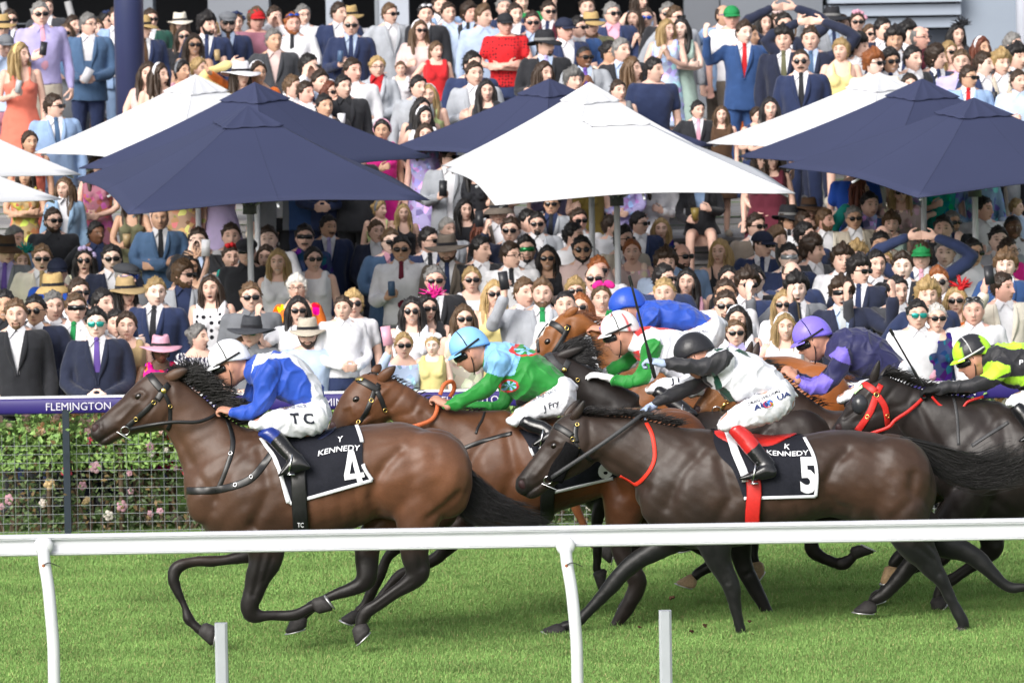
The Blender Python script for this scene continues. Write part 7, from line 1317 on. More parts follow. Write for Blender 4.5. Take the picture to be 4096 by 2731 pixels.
CROWD = '''
A1m 85 195 20 br.s su:charcoal/white/navy sun
A1m 40 262 15 br.s su:grey/white/- fedora:straw sun
A1m 28 432 25 lb.s sh:paleblue/-/- cap:grey p=drink i=can.white l=dustypink x=at_the_picture_edge
A1f 190 512 55 bl.l cd:coral band:yellow i=can.silver p=hold h=1.03
A1m 415 142 5 gy.s sh:lavender/-/pink sun p=hold i=phone.black l=beige h=1.13
A1m 785 237 50 gy.s su:steel/white/- spec p=clasp i=paper.white l=navy
A1m 685 245 30 br.s sh:white/-/- bk
A1f 600 312 0 lb.l dr:grey sun bk
A1f 885 275 20 lb.l dr:grey.floral sm bk
A1f 990 200 45 bk.b dr:coral flower:navy sun sm bk
A1m 1105 165 10 br.s su:lightblue/white/- x=half_hidden_by_the_navy_column
A1m 545 985 50 br.s su:lightblue/white/steel sun
A1f 282 1312 20 br.b dr:coral s=t x=peeping_under_the_white_canopy
A1m 1370 188 20 br.s su:darkgreen/white/- sun p=wave
A1m 1350 272 55 gy.s su:navy/white/brown fedora:straw spec
A1f 1485 702 40 br.l cd:beige band:white op
A1f 1742 422 15 br.l cd:white sun sm s=t
A1f 1638 345 5 br.l bl:black sun bk
A1f 1692 228 10 lb.l dr:black fedora:cream bk
A1f 1725 662 40 bk.b dr:pink band:grey s=t
A1m 1855 238 40 bk.c su:navy/white/navy beard
A1f 1945 272 30 bl.l dr:white bk
A1f 1850 642 45 bl.b dr:cream
A1m 2042 222 0 br.s su:navy/paleblue/brown flatcap:grey sun beard sm p=hold i=cup.tan
A1f 2185 218 20 lb.b dr:navy flower:navy
A1m 2312 192 20 lb.m ts:dustypink cap:red p=cross s=r
A1f 2192 702 30 br.l bl:yellow wide:white p=onehead
A1f 1320 690 10 br.l dr:palepink x=just_beside_the_navy_column
A2m 118 165 20 br.s sh:white/-/- p=mouth
A2m 180 382 30 gy.s su:charcoal/palepink/- s=t
A2m 372 232 20 gi.s sh:white/-/black beard sunup:royal p=cross s=r
A2m 428 150 15 gy.s sh:white/-/- spec bk
A2m 765 130 50 br.s su:navy/white/-
A2m 832 242 5 br.x su:navy/paleblue/navy sun p=hold i=can.steel
A2m 888 172 15 gy.s sh:white/-/- fedora:straw p=mouth bk
A2m 1245 137 30 lb.s su:lightgrey/white/- sun
A2f 1465 290 20 lb.l bl:palepink band:white sun sm p=hold
A2m 1535 140 15 bk.s su:black/white/- sunup:white
A2m 1722 62 0 br.s su:lightblue/white/- beard sm
A2m 1812 130 15 br.s sh:paleblue/-/-
A2m 1950 130 40 br.m su:black/paleblue/black s=r
A2m 2100 162 40 lb.q sh:paleblue/-/-
A2m 2282 232 15 br.s ts:red.check cap:black p=cross s=r
A2m 2322 78 10 gy.s su:navy/white/-
A2f 42 682 30 br.b bl:orange band:white sm p=point s=t
A2m 537 622 60 bk.s sh:white/-/- sun p=mouth
A2m 587 770 25 br.q su:navy/paleblue/-
A2m 455 862 50 br.s sh:white/-/- s=r
A2m 340 810 60 lb.s sh:white/-/-
A2m 870 662 40 br.s sh:white/-/- s=r
A2m 830 805 20 bk.s su:black/black/- p=hold i=cup.white
A2f 702 855 30 rd.l dr:black sun
A2m 652 985 30 bk.s su:black/white/- s=t
A2f 1125 627 20 bl.p so:lightgrey/red/- spec p=clasp
A2f 1325 642 5 lb.s dr:white sm h=.74 x=child
A2f 1650 475 25 lb.p dr:red op p=hip h=.9 x=girl
A2m 1462 812 30 bk.s sh:lightgrey/-/- sm
A2f 1590 882 5 bl.l cd:lime band:white sm p=hold
A2f 1472 1012 30 bk.l dr:black
A2f 1525 1082 25 bk.l dr:white band:white
A2f 1140 1212 -10 bk.b dr:hotpink band:pink s=t
A2m 1938 602 25 bk.s su:navy/white/navy
A2m 2035 690 20 br.s su:lightgrey/white/-
A2f 2150 842 10 bk.l dr:black
A2m 1765 1455 40 br.s su:lightgrey/white/- sun p=hold i=phone.black
A2f 1545 1245 10 br.l dr:lavender.floral
A3m 15 140 20 br.s su:navy/white/-
A3m 125 25 10 br.s ts:green p=up
A3m 150 217 0 br.s su:charcoal/paleblue/- sun s=r
A3m 290 117 10 br.s su:maroon/white/navy sun
A3m 312 420 40 br.s su:black/paleblue/lavender fedora:black goatee
A3f 240 682 30 br.l dr:brown
A3m 512 282 30 br.s su:navy/white/- cap:midnight s=r
A3m 652 262 40 bk.s su:blue/white/- sun p=cross
A3m 760 240 20 gy.s su:olive/brown/- fedora:straw
A3m 670 78 0 br.s su:steel/white/- op
A3m 975 137 30 gy.s su:navy/pink/- sun
A3f 1115 182 -10 br.l bl:white op p=clap
A3f 1180 12 30 br.l dr:paleblue
A3m 1240 172 5 br.s su:navy/white/- sunb:royal bk
A3m 1395 140 5 gy.s su:black/lavender/- sun
A3m 1540 170 30 lb.s su:lightgrey/white/- sun
A3f 1375 282 40 bl.l dr:paleblue.floral p=clap
A3f 1520 272 -10 bk.l dr:mint s=p
A3m 700 537 30 bk.z su:lightgrey/paleblue/purple sun sm p=clap s=b
A3f 870 492 40 bk.b bl:cream sun p=clap s=t
A3m 1060 472 40 gy.s su:black/paleblue/-
A3f 1160 642 60 lb.l cd:black p=clap
A3m 1255 655 50 bk.s ts:navy
A3m 552 752 30 gy.c su:grey/white/-
A3f 985 842 30 br.s dr:grey
A3m 1915 152 40 br.x su:lightblue/white/- sunb:royal l=taupe s=t
A3m 2040 167 5 br.s ts:white cap:green s=r
A3m 2085 312 15 br.q su:blue/white/red p=hand s=p
A3f 2230 342 60 lb.b cd:orange p=hold s=t
A3m 1690 1022 30 bk.s su:black/white/pink h=.78
A3f 1885 1062 0 lb.l dr:brown sm h=.78
A3f 2222 1072 20 br.b dr:navy h=.78
A3f 2328 222 15 bk.l dr:black
A4f 35 212 10 br.b dr:cream flower:palepink sm
A4m 195 372 0 bk.c su:midnight/white/olive
A4m 165 237 5 bk.s su:midnight/white/- p=head
A4m 335 572 0 br.z su:navy/white/black sunround stache
A4f 375 242 10 lb.l dr:beige bk
A4m 440 372 0 br.s su:midnight/paleblue/steel p=head
A4m 565 192 5 br.m su:lightgrey/paleblue/navy wide:black sun p=hand
A4f 790 212 0 br.b dr:palepink flower:pink sun sm
A4f 652 472 -25 bl.m cd:yellow
A4m 812 442 50 bk.c sh:white/-/- bk
A4f 910 322 10 lb.b dr:beige sun bk
A4f 685 242 20 br.l dr:black
A4m 1040 282 40 bk.s su:midnight/white/-
A4m 1115 382 5 bk.c su:navy/white/- sm s=t
A4m 1270 322 40 bk.c su:black/white/- s=p
A4m 1415 357 50 gy.x su:black/maroon/- spec sm s=r
A4m 1005 592 40 gi.c su:cream/white/- sun s=p
A4m 1165 572 20 bk.m su:lightgrey/white/navy sun sm s=t
A4m 1340 552 30 bk.s su:black/white/- sm
A4m 1480 542 60 br.m su:navy/white/navy p=hold
A4m 1562 562 50 br.s su:black/white/- sun bk
A4f 1675 492 30 bl.l bl:pink sun sm
A4f 1702 332 10 bk.l dr:black feather:black p=hand
A4m 1815 582 0 lb.s sh:lavender/-/-
A4m 1935 602 60 br.s su:navy/white/- op s=p
A4f 1970 452 40 rd.l dr:coral band:white s=t
A4m 2115 592 30 bl.c su:beige/white/- p=hold i=can.black
A4m 2240 542 30 bk.c su:black/white/-
A4m 2268 422 40 gy.s su:charcoal/white/-
A4m 1800 722 40 br.s su:lightblue/white/red sun s=t
A4m 2342 755 20 br.s sh:paleblue/-/- p=hold
A4f 42 1005 0 bk.l dr:taupe
B1f 560 172 -15 lb.l so:denim/white/- h=1.05
B1m 460 467 30 br.s sh:black/-/- sun beard
B1m 890 582 30 bk.s su:black/navy/- s=b
B1f 1230 302 0 br.l cd:olive sm p=lean s=t i=cup.tan h=.93
B1m 1465 447 0 br.x su:steel/white/black s=t
B1m 1765 652 0 br.s su:black/paleblue/- sun p=mouth s=p
B1m 97 640 50 gy.s sh:lightblue/-/- s=r
B1f 215 842 20 bl.l dr:coral.floral feather:teal bk
B1m 330 812 0 lb.s su:cream/white/tan sun op
B1m 490 942 0 br.s ts:royal cap:midnight s=r
B1f 735 832 0 bk.l bl:cream.floral flower:lilac sunround op
B1m 1075 812 0 bk.s su:midnight/white/- sun op s=p
B1m 1160 985 40 gy.s su:grey/white/- flatcap:charcoal sunb:royal
B1f 1215 1122 35 bk.l dr:palepink wide:tan sun
B1m 1400 1122 10 bl.s su:navy/white/black s=p
B1m 1640 962 45 lb.m so:lightgrey/navy/- sun beard
B1f 1762 892 15 bk.l dr:peach feather:peach s=t bk
B1m 2110 612 0 br.s sh:white/-/-
B1f 2115 802 10 br.s dr:teal flower:red p=phone i=phone.white
B1m 2250 755 0 br.s sh:black/-/- flatcap:black wrap sm
B1f 1980 1087 -5 br.l dr:white.polka band:grey op
B1m 2312 1172 5 lb.s sh:grey/-/- sun sm
B1m 180 1325 0 lb.s su:black/white/- goatee
B1m 25 1245 5 bk.s sh:black/-/- sm s=t
B1m 372 1292 0 bk.s su:midnight/white/- sunround s=t
B1m 370 1482 0 lb.s sh:black/-/- p=mouth h=.80 x=boy bk
B1m 532 1252 20 gy.s su:navy/white/-
B1m 702 1132 20 br.s sh:white/-/- sun
B1m 650 1272 20 lb.s sh:white/-/green wrap
B1m 745 1402 20 bk.s su:midnight/white/- bk
B1m 912 1412 0 bk.q su:midnight/white/purple sunb:teal s=p
B1m 965 1232 45 bk.s su:navy/white/-
B1m 1035 1412 5 bk.s sh:white/-/- bk
B1m 560 1105 10 gy.s sh:white/-/- bucket:straw
B1m 12 745 20 gy.s su:grey/lavender/purple bucket:brown sun
B1f 1120 1432 0 br.b dr:tan
C1f 1455 235 5 bk.m dr:hotpink.floral wide:pink s=d
C1f 1850 118 60 gy.b bl:white.zebra p=lean h=.92
C1m 2268 82 -5 br.s sh:grey/-/- wide:charcoal sunb:green
C1f 2240 215 20 lb.l dr:grey h=.70 x=child lift
C2m 500 92 0 br.s ts:paleblue fedora:beige sun beard p=hold
B2f 65 802 0 br.l dr:pink
B2f 230 842 0 bl.l dr:white sm
B2m 180 632 0 br.s sh:white/-/- s=p
B2m 385 622 0 bk.s sh:navy.floral/-/- wrap stache
B2m 637 522 35 bk.s su:navy/white/lavender stache s=t p=hold i=phone.black
B2f 560 822 20 bk.b dr:white sun sm
B2f 415 1082 0 wh.m bl:orange.floral spec sm
B2f 370 1292 0 bk.l ts:white sun op p=hand
B2m 760 1275 -10 br.s sh:white/-/- h=.80 x=boy lift
B2f 905 1232 0 bl.m ts:white sunround
B2m 1205 662 5 lb.s su:steel/pink/navy sun s=p
B2m 1340 732 0 bk.s sh:white/-/burgundy sun sm s=t p=hold i=can.steel
B2m 1150 565 20 lb.s su:midnight/white/-
B2m 1602 652 45 bk.s su:navy/white/black sun
B2m 1820 735 0 br.s su:taupe/white/navy wide:taupe beard
B2m 1670 1015 0 gy.s su:black/white/silver sun s=r
B2f 1965 1012 0 bl.b dr:white sun p=hand
B2f 2150 1142 0 bl.l cd:yellow sun sm
B2f 1420 1302 0 bk.l dr:white.floral sunround sm
B2f 1565 1272 25 bk.l dr:black feather:hotpink sun
B2f 1932 1372 0 lb.l dr:cream.floral sun sm
B2f 1120 362 40 bl.b cd:lime band:grey h=.8
B2f 1375 395 0 bl.l cd:black band:olive h=.8
B2f 1960 365 20 bk.l dr:black
B2m 1765 545 30 wh.s su:lightgrey/white/-
B2m 2287 555 0 br.s su:midnight/white/- sun p=phone i=phone.black
B2f 2062 575 60 rd.l dr:black bow:white
B2m 2272 385 0 br.s su:taupe/white/- bucket:taupe sun
B2m 2040 735 50 bk.s su:black/white/-
C2f 1330 195 0 bl.b bl:paleblue.floral sun p=phone i=phone.pink
C2f 1605 195 0 bl.s dr:yellow bow:white h=.68 s=p x=toddler lift
B3m 25 785 40 br.s sh:white/-/black spec
B3m 110 475 50 bk.s sh:white/-/-
B3m 245 495 0 bk.s su:lightgrey/white/- sun goatee op
B3m 335 315 0 bk.s su:lightgrey/navy/black sun s=t
B3m 187 735 0 bk.q sh:white/-/- wrapb:green goatee
B3f 345 815 0 bk.l dr:black sun sm s=t
B3m 612 465 20 br.s sh:white/-/- sun s=r
B3m 602 602 60 bk.s sh:white/-/-
B3m 687 735 0 bk.s sh:palepink/-/- sunround beard s=t
B3m 922 522 60 br.s sh:white/-/-
B3m 1007 642 30 bk.q su:beige/white/blue sunround beard
B3m 1190 492 40 bk.s su:navy/white/- sun
B3f 1350 545 0 bl.l dr:navy.floral
B3f 1160 752 0 gi.b dr:palepink.floral
B3m 1570 792 35 br.x sh:lightblue/-/- sun beard s=r
B3f 1912 752 -10 bl.l cd:black
B3m 860 922 0 gi.s sh:white/-/- sun s=r
B3m 700 992 0 br.x sh:palepink/-/- sun stache
B3f 577 1112 0 bl.m dr:cream sun
B3f 825 1182 0 lb.b dr:palepink bow:hotpink sm
B3m 255 1142 0 lb.q su:lightgrey/white/green beard op
B3m 110 1132 30 lb.s su:lightgrey/white/- p=phone i=phone.black
B3m 530 1245 5 bk.z sh:white/-/- 
B3f 690 1262 0 gi.l dr:white sun
B3m 1350 1002 40 bk.s su:navy/pink/- sun
B3f 1555 1035 -10 bk.l dr:pink sm p=hold i=cup.gold
B3m 1362 862 10 br.c sh:paleblue/-/-
B3m 1452 1135 0 bl.s sh:cream/-/-
B3f 1942 1002 10 bk.b dr:black
B3m 2092 1052 10 br.c su:navy/white/- sun
B3m 1990 1142 5 br.s sh:white/-/- sun s=t
B3m 1890 1252 0 br.s sh:white/-/- sun goatee
B3m 2240 1012 0 bk.s su:black/white/steel sun s=p
B3m 2250 522 30 br.s su:taupe/white/- sun
B3m 2240 685 40 br.s su:navy/white/navy cap:midnight sun
B3f 2020 1382 0 bk.l dr:white band:white sm
B3m 2075 1492 0 lb.s sh:lavender/-/- sun
B3f 1310 30 10 br.l bl:white p=sit
B3f 1750 20 0 br.l so:black/lightblue/- p=sit i=cup.gold
B3m 440 -40 0 br.s sh:lavender/-/- l=grey p=hold bk
B3f 690 0 10 lb.l dr:gold p=hold
B3f 1000 -30 10 br.l bl:lavender.floral
B4m 165 802 0 bk.s su:navy/white/- wrapb:silver s=p
B4m 130 452 20 br.m su:black/white/black fedora:black sun s=t
B4m 312 492 50 br.s sh:white/-/- s=r
B4m 480 462 50 lb.s su:cream/white/- beard s=r
B4f 322 365 30 br.l dr:brown wide:brown
B4m 402 602 50 bk.s su:navy/white/- sun
B4m 370 742 60 br.c su:charcoal/white/- p=point
B4m 830 442 0 gy.s su:beige/white/- sun s=t
B4m 872 322 30 bk.s su:blue/lavender.floral/-
B4f 812 182 80 rd.l bl:teal
B4f 1250 202 0 bl.l bl:palepink.floral sun sm
B4f 1130 492 0 lb.c dr:mint op
B4m 1000 692 0 bk.s sh:white/-/- beard s=t
B4m 1110 622 20 lb.x su:beige/white/- sm
B4m 1550 542 0 bk.s sh:black/-/-
B4m 1710 482 30 gy.s su:black/paleblue/navy sun beard s=t
B4m 1990 362 40 bk.s sh:white/-/- s=r
B4m 2265 342 60 bl.s sh:paleblue/-/- h=.8 x=boy
B4m 2300 532 10 bk.z sh:white/-/- s=d
B4m 1405 795 -5 br.m su:navy/white/pink cap:green sm p=head
B4m 1620 762 0 gy.s su:grey/white/- s=p
B4m 1840 762 30 bk.s sh:white/-/- sun s=t
B4m 2100 642 0 bk.s su:lightgrey/white/- stache p=hand s=p
B4f 2262 742 40 br.s dr:hotpink spec
B4m 632 832 10 br.c sh:white/-/-
B4m 775 802 0 bl.c su:navy/white/-
B4m 950 872 15 bk.s su:black/white/-
B4m 1245 892 0 br.q su:black/white/burgundy op s=p
B4m 820 932 40 bk.c su:midnight/white/navy sun
B4m 2140 882 0 lb.c su:blue/white/- s=p
B4m 1635 1032 0 gi.q su:navy/white/brown sunround s=p
B4m 745 1132 0 br.c su:midnight/paleblue/silver wrap op p=up
B4m 300 1092 0 bk.c su:grey/white/black p=hand op s=p
B4m 235 962 10 br.x su:navy/white/- sun
B4m 1190 1112 20 bk.s su:charcoal/white/- p=hand
B4m 1475 1152 0 bl.c su:navy/white/- sm
B4f 1790 1202 0 bl.l dr:orange feather:red sun
B4m 1960 1292 0 gy.z sh:white/-/- sunup:black s=r
B4m 1340 1332 0 bk.s sh:white/-/- sunb:teal
B4f 1505 1362 0 wh.s dr:navy.floral sun
B4m 2190 1082 40 br.s su:cream/white/- p=phone i=phone.black s=r
B4f 180 1232 0 bl.l sh:white/-/- sun
B4f 150 1442 0 bl.l dr:white band:white sm
C4f 1380 152 -5 bk.l dr:pink band:white spec sm
B4f 1110 842 0 bl.l dr:white
B4m 60 650 30 lb.m su:brown/white/-
B4f 1420 -60 10 br.l dr:paleblue.floral
B4f 1620 -40 20 bk.l dr:teal.floral p=hold
B4f 1960 0 20 br.b bl:denim.floral p=hip
B4m 820 -20 0 br.s ts:royal l=royal
B4f 960 -40 10 bk.l dr:cream
B4f 60 -90 10 br.l dr:maroon
B1f 210 60 0 br.l dr:tan.floral s=t
B1f 860 -40 10 br.l dr:dustypink.floral
B1f 1690 -80 20 br.l bl:peach.floral p=hold i=cup.gold s=t
B1f 2030 -90 10 bk.l dr:lilac
B2m 170 -190 20 br.s su:grey/white/- l=black
B2m 430 -190 10 bk.s su:blue/white/- l=navy
B2m 570 -180 20 br.s su:navy/white/- l=navy
B2m 905 -160 20 br.s su:black/white/- l=black
B2f 2010 -20 10 bk.l dr:black.polka
B2f 2220 -60 10 br.l dr:palepink.floral
B3f 2330 -90 10 br.l dr:maroon
A1m 470 80 20 br.s su:charcoal/white/-
A4f 1290 790 10 br.l dr:cream band:black
'''
REG.update(C1=(0, 1300, 2.296), C2=(1024, 1300, 2.296), C3=(2048, 1300, 2.296), C4=(3072, 1300, 2.296))
def solve(px, py, hz):
    v = ray(px, py); z = lambda d: CAM_Z+v[2]*d/v[1]
    lo, hi = 42.6, 74.5; f = lambda d: z(d)-terr(d)-hz
    if f(lo) < 0: return lo
    if f(hi) > 0: return hi
    for _ in range(40):
        m = (lo+hi)/2
        if f(m) > 0: lo = m
        else: hi = m
    return lo
def num(c):
    c = c.split('.')[0]; return CL[c]
def describe(d):
    fem = d['sex'] == 'f'; kid = d['extra'] in ('child', 'boy', 'girl', 'toddler'); who = d['extra'] if kid else ('woman' if fem else 'man'); a = []
    hats = [x for x in d['acc'] if x.split(':')[0] in ('fedora', 'wide', 'bucket', 'cap', 'flatcap')]; hc, st = d['hair'].split('.')
    other = [x for x in d['acc'] if x.split(':')[0] in ('band', 'flower', 'feather', 'bow')]
    if hats: k, c = hats[0].split(':'); a.append(f"{cw(c)} " + {'fedora': 'hat', 'wide': 'wide brimmed hat', 'bucket': 'soft hat', 'cap': 'cap', 'flatcap': 'flat cap'}[k])
    else: a.append(f"{STY[st]} {HC_[hc][0]} hair")
    if other and not hats: k, c = other[0].split(':'); a[0] = a[0].replace(' hair', '-haired') if 0 else a[0]; a.append(f"{cw(c)} " + {'band': 'headband', 'flower': 'flower crown', 'feather': 'feathered headpiece', 'bow': 'hair bow'}[k])
    for x in d['acc']:
        k = x.split(':')[0]
        if k in ('sun', 'wrap', 'sunround'): a.append({'sun': 'sunglasses', 'wrap': 'wraparound sunglasses', 'sunround': 'round sunglasses'}[k])
        elif k in ('sunb', 'wrapb'): a.append(f"mirrored {cw(x.split(':')[1])} sunglasses")
        elif k == 'spec': a.append('glasses')
    for x in d['acc']:
        if x in ('beard', 'goatee', 'stache'): a.append({'beard': 'beard', 'goatee': 'goatee', 'stache': 'moustache'}[x])
    ty, cs = d['out'].split(':'); cs = cs.split('/')
    def cname(c): p = c.split('.'); return (p[1]+'-print ' if len(p) > 1 else '')+cw(p[0])
    if ty in ('su', 'so'): o = f"{cw(cs[0])} {'suit' if not fem else 'jacket'}" + (f", {cw(cs[2])} tie" if cs[2] != '-' else (f" over {cname(cs[1])}" if cs[1] not in ('white',) else ''))
    elif ty == 'sh': o = f"{cname(cs[0])} shirt" + (f", {cw(cs[2])} tie" if len(cs) > 2 and cs[2] != '-' else '')
    elif ty == 'ts': o = f"{cname(cs[0])} short sleeved top"
    elif ty in ('dr', 'cd'): o = f"{cname(cs[0])} dress" if ty == 'dr' else f"{cname(cs[0])} strappy dress"
    else: o = f"{cname(cs[0])} long sleeved top"
    s = f"{who} in {o} with " + ' and '.join(a[:3])
    t = POSEW.get(d['pose'])
    if d['mouth'] == 's' and not t: t = 'smiling'
    if d['mouth'] == 'o' and not t: t = 'shouting'
    if d['item'] and d['item'] in ('phone', 'can', 'cup', 'paper'): pass
    if d['extra'] and not kid: t = d['extra']
    if t and len((s+' '+t).split()) <= 15: s += ', '+t
    return s
def short(d):
    """a brief phrase for a neighbour, used only if no one else fits it."""
    fem = d['sex'] == 'f'; kid = d['extra'] in ('child', 'boy', 'girl', 'toddler'); who = d['extra'] if kid else ('woman' if fem else 'man')
    for x in d['acc']:
        k = x.split(':')
        if k[0] in ('fedora', 'wide', 'bucket', 'cap', 'flatcap', 'feather', 'flower', 'bow'): return f"{cw(k[1])} " + {'fedora': 'hat', 'wide': 'wide hat', 'bucket': 'soft hat', 'cap': 'cap', 'flatcap': 'flat cap', 'flower': 'flower crown', 'feather': 'feather headpiece', 'bow': 'hair bow'}[k[0]]
    ty, cs = d['out'].split(':'); c = cs.split('/')[0].split('.')[0]
    if ty in ('dr', 'cd', 'bl'): return f"{cw(c)} {'top' if ty == 'bl' else 'dress'}"
    if ty in ('su', 'so') and c not in ('navy', 'black', 'midnight', 'charcoal'): return f"{cw(c)} jacket"
    return None
def spectators():
    D = [parse(l) for l in CROWD.strip().split('\n')]
    rp = random.Random(21)
    for d in D:
        if d['pose'] == 'down': d['pose'] = rp.choice(['down', 'down', 'down', 'hold', 'clasp', 'clasp', 'cross', 'hip'])
        x0, y0, s = REG[d['reg']]; px, py = x0+d['x']/s, y0+d['y']/s; sit = d['pose'] == 'sit'; d['sit'] = sit; k = d['h']*(.965 if d['sex'] == 'f' else 1.0); hz = (HEADZ[d['sex']]+(SITZ if sit else 0))*k
        dd = solve(px, py, hz)+d.get('bk', 0); p = P(px, py, dd); sz = step_z(dd) if dd > 50.8 else terr(dd); d['loc'] = np.array((p[0], dd, sz)); d['px'] = (px, py); kk = (p[2]-sz)/(HEADZ[d['sex']]+(SITZ if sit else 0)); d['k'] = min(max(kk, k*.86 if dd > 42.7 else .55), k*1.14); d['loc'][2] = p[2]-d['k']*(HEADZ[d['sex']]+(SITZ if sit else 0))
        if d.get('lift'): p = P(px, py, 42.62); d['k'] = d['h']; d['loc'] = np.array((p[0], 42.62, p[2]-d['k']*HEADZ[d['sex']]))
        d['label'] = describe(d)
    # labels that would fit two people say whom they stand beside
    from collections import Counter
    sh = Counter(short(d) for d in D)
    for rnd in range(3):
        cnt = Counter(d['label'] for d in D)
        for d in D:
            if cnt[d['label']] > 1:
                best = sorted((np.hypot(d['px'][0]-e['px'][0], (d['px'][1]-e['px'][1])*1.3), i) for i, e in enumerate(D) if e is not d and short(e) and sh[short(e)] == 1)
                ds, i = best[min(rnd, len(best)-1)]; e = D[i]; vx, vy = d['px'][0]-e['px'][0], d['px'][1]-e['px'][1]
                rel = 'above' if vy < -60 and abs(vy) > abs(vx)*.7 else 'below' if vy > 60 and abs(vy) > abs(vx)*.7 else 'beside'
                base = d.setdefault('base', d['label']); w_ = base.split()[:16-len(short(e).split())-2]
                while w_[-1].strip(',') in ('and', 'with', 'in', 'on', 'over') : w_.pop()
                d['label2'] = ' '.join(w_).rstrip(',')+f" {rel} the {short(e)}"
        for d in D:
            if 'label2' in d and cnt[d['label']] > 1: d['label'] = d.pop('label2')
    for d in D:
        w_ = d['label'].split()[:16]
        while w_[-1].strip(',') in ('and', 'with', 'in', 'on', 'over', 'the'): w_.pop()
        d['label'] = ' '.join(w_).rstrip(',')
    rng = np.random.default_rng(11); jobs = []
    for d in D:                         # every mesh first, then the objects
        turn = 0 if abs(d['yaw']) < 9 else int(math.copysign(48 if abs(d['yaw']) > 38 else 25, d['yaw'])); d['turn'] = turn; d['rot'] = d['yaw']-turn*.85+rng.uniform(-9, 9); sx, sit, po = d['sex'], d['sit'], d['pose']
        ty, cs = d['out'].split(':'); cs = cs.split('/'); parts = []
        d['body'] = body(sx, po, turn, d['mouth'], sit)
        def cm(c): return PRN[c.split('.')[1]] if '.' in c else M_CLOTH
        if ty in ('su', 'so'):
            ko = 'o' if ty == 'so' or (cs[2] == '-' and rng.random() < .5) else 'c'
            parts += [('jacket', garment('jacket'+ko, sx, po, sit), cs[0]), ('shirt', garment('shirtin', sx, po, sit), cs[1])]
            if cs[2] != '-': parts.append(('tie', garment('tie', 'm', '', sit), cs[2]))
        elif ty == 'sh':
            parts.append(('shirt', garment('shirt', sx, po, sit), cs[0]))
            if len(cs) > 2 and cs[2] != '-': parts.append(('tie', garment('tie', 'm', '', sit), cs[2]))
        elif ty == 'ts': parts.append(('shirt', garment('tee', sx, po, sit), cs[0]))
        else: parts.append(('dress' if ty != 'bl' else 'blouse', garment({'dr': 'dress', 'cd': 'camidress', 'bl': 'blouse'}[ty], sx, po, sit), cs[0]))
        if ty in ('su', 'so', 'sh', 'ts') and not (sit and sx == 'f'):
            leg = d['leg'] if d['leg'] != 'charcoal' else (cs[0] if ty == 'su' else rng.choice(['navy', 'charcoal', 'black', 'taupe', 'grey']))
            parts.append(('trousers', garment('trousers', sx, '', sit), leg))
        parts.append(('shoes', garment('shoes', sx, '', sit), 'black' if sx == 'm' else 'beige')); d['parts'] = parts
        hs = d['hair'].split('.')[1]; hat = any(a.split(':')[0] in ('fedora', 'wide', 'bucket', 'cap', 'flatcap') for a in d['acc']); d['hairm'] = hair_mesh(('z' if hs in 'sqc' else hs) if hat else hs, sx); d['accm'] = [(a.split(':')+[None])[:2]+[acc({'sunb': 'sun', 'wrapb': 'wrap'}.get(a.split(':')[0], a.split(':')[0]))] for a in d['acc']]
        if d['item']: item_mesh(d['item'].split('.')[0])
    ANM = {'sun': 'sunglasses', 'sunround': 'sunglasses', 'sunb': 'sunglasses', 'wrap': 'sunglasses', 'wrapb': 'sunglasses', 'sunup': 'sunglasses', 'spec': 'spectacles', 'cap': 'cap', 'flatcap': 'cap', 'fedora': 'hat', 'wide': 'hat', 'bucket': 'hat', 'band': 'headband', 'bow': 'hair_bow', 'flower': 'flower_crown', 'feather': 'headpiece', 'beard': 'beard', 'goatee': 'beard', 'stache': 'moustache'}
    M_MIR = mk('mirror lens', 'obj', .12, .6, metal=.5)
    for d in D:
        sx = d['sex']; hc, hs = d['hair'].split('.'); hcol = np.array(HC_[hc][1])*rng.uniform(.8, 1.35); sk = np.array(SK[d['skin']])*rng.uniform(.9, 1.08)
        o = obj('person', d['body'], None, color=sk); o.location = d['loc']; o.rotation_euler = (rng.uniform(-.035, .02), rng.uniform(-.04, .04), R_(d['rot'])); o.scale = (d['k'],)*3
        tag(o, d['label'], 'spectator', 'spectators watching the race')
        for nm, me, c in d['parts']:
            if len(me.materials) == 0: me.materials.append(M_CLOTH)
            col = np.array(num(c))*rng.uniform(.9, 1.1); po = obj(nm, me, None, o, color=np.clip(col, 0, .8))
            if '.' in c: po.material_slots[0].link = 'OBJECT'; po.material_slots[0].material = PRN[c.split('.')[1]]
            elif nm in ('tie', 'shoes') or c == 'white': pass
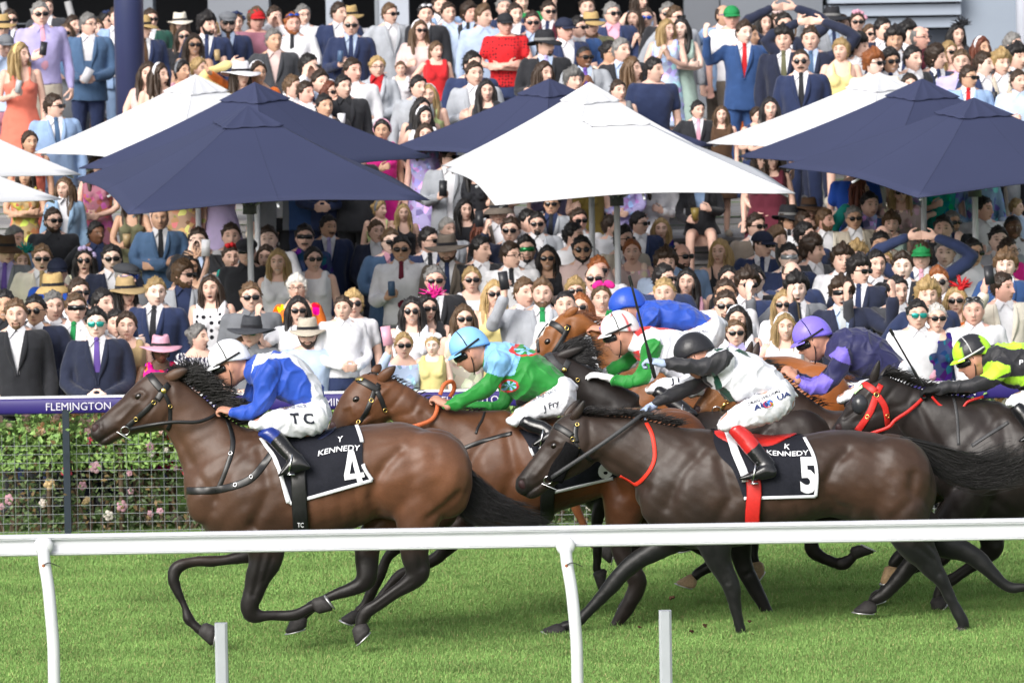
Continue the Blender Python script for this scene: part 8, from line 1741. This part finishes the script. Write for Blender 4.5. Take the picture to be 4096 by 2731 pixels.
        k = HK[sx]; HM = Matrix.Translation(Vector(head_c(sx, d['sit']))) @ Matrix(head_m(d['turn']).tolist()).to_4x4() @ Matrix.Scale(k, 4)
        ho = obj('hair', d['hairm'], M_HAIR, o, color=hcol); ho.matrix_local = HM
        for a, c, me in d['accm']:
            m = M_DARK if a in ('sun', 'sunround', 'wrap', 'spec') else M_MIR if a in ('sunb', 'wrapb', 'sunup') else M_HAIR if a in ('beard', 'goatee', 'stache') else M_STRAW
            col = (.008, .008, .010) if m is M_DARK else hcol*1.1 if m is M_HAIR else CL[c] if c else (.02, .02, .02)
            if len(me.materials) == 0: me.materials.append(m)
            ao = obj(ANM[a], me, None, o, color=col)
            if me.materials[0] != m: ao.material_slots[0].link = 'OBJECT'; ao.material_slots[0].material = m
            ao.matrix_local = HM
            if a in ('fedora', 'wide', 'bucket'):
                bm_ = acc('hatband'); b = obj('hat_band', bm_, M_CLOTH, ao, color=(.02, .02, .025) if c != 'black' else (.2, .2, .2))
        if d['item']:
            it, ic = d['item'].split('.'); sh_, e, w_, dr = arm_pts(sx, d['pose'], d['sit'])[0]; hp = w_+dr/np.linalg.norm(dr)*.085+np.array((0, -.028, .02))
            W = Matrix.Translation(Vector(d['loc'])) @ Matrix.Rotation(R_(d['rot']), 4, 'Z') @ Matrix.Scale(d['k'], 4); io = obj({'paper': 'programme'}.get(it, it), item_mesh(it), mk('held thing', 'obj', .35, .4), color=CL[ic]); io.location = W @ Vector(hp); io.rotation_euler = (rng.uniform(-.2, .2), rng.uniform(-.2, .2), R_(d['rot']))
            ITEMS.append((io, it, ic, d))
    seen = Counter()
    for io, it, ic, d in ITEMS:
        nm = {'phone': 'mobile phone', 'can': 'drink can', 'cup': 'drink cup', 'paper': 'folded paper'}[it]; b = d['label'].split(); lb = f"{cw(ic)} {nm} held by the "+' '.join(b)
        w_ = lb.split()[:16]
        while w_[-1].strip(',') in ('and', 'with', 'in', 'on', 'over', 'the'): w_.pop()
        tag(io, ' '.join(w_).rstrip(','), nm.split()[-1] if it != 'phone' else 'phone', 'things held by spectators')
    return D
PEOPLE = spectators()
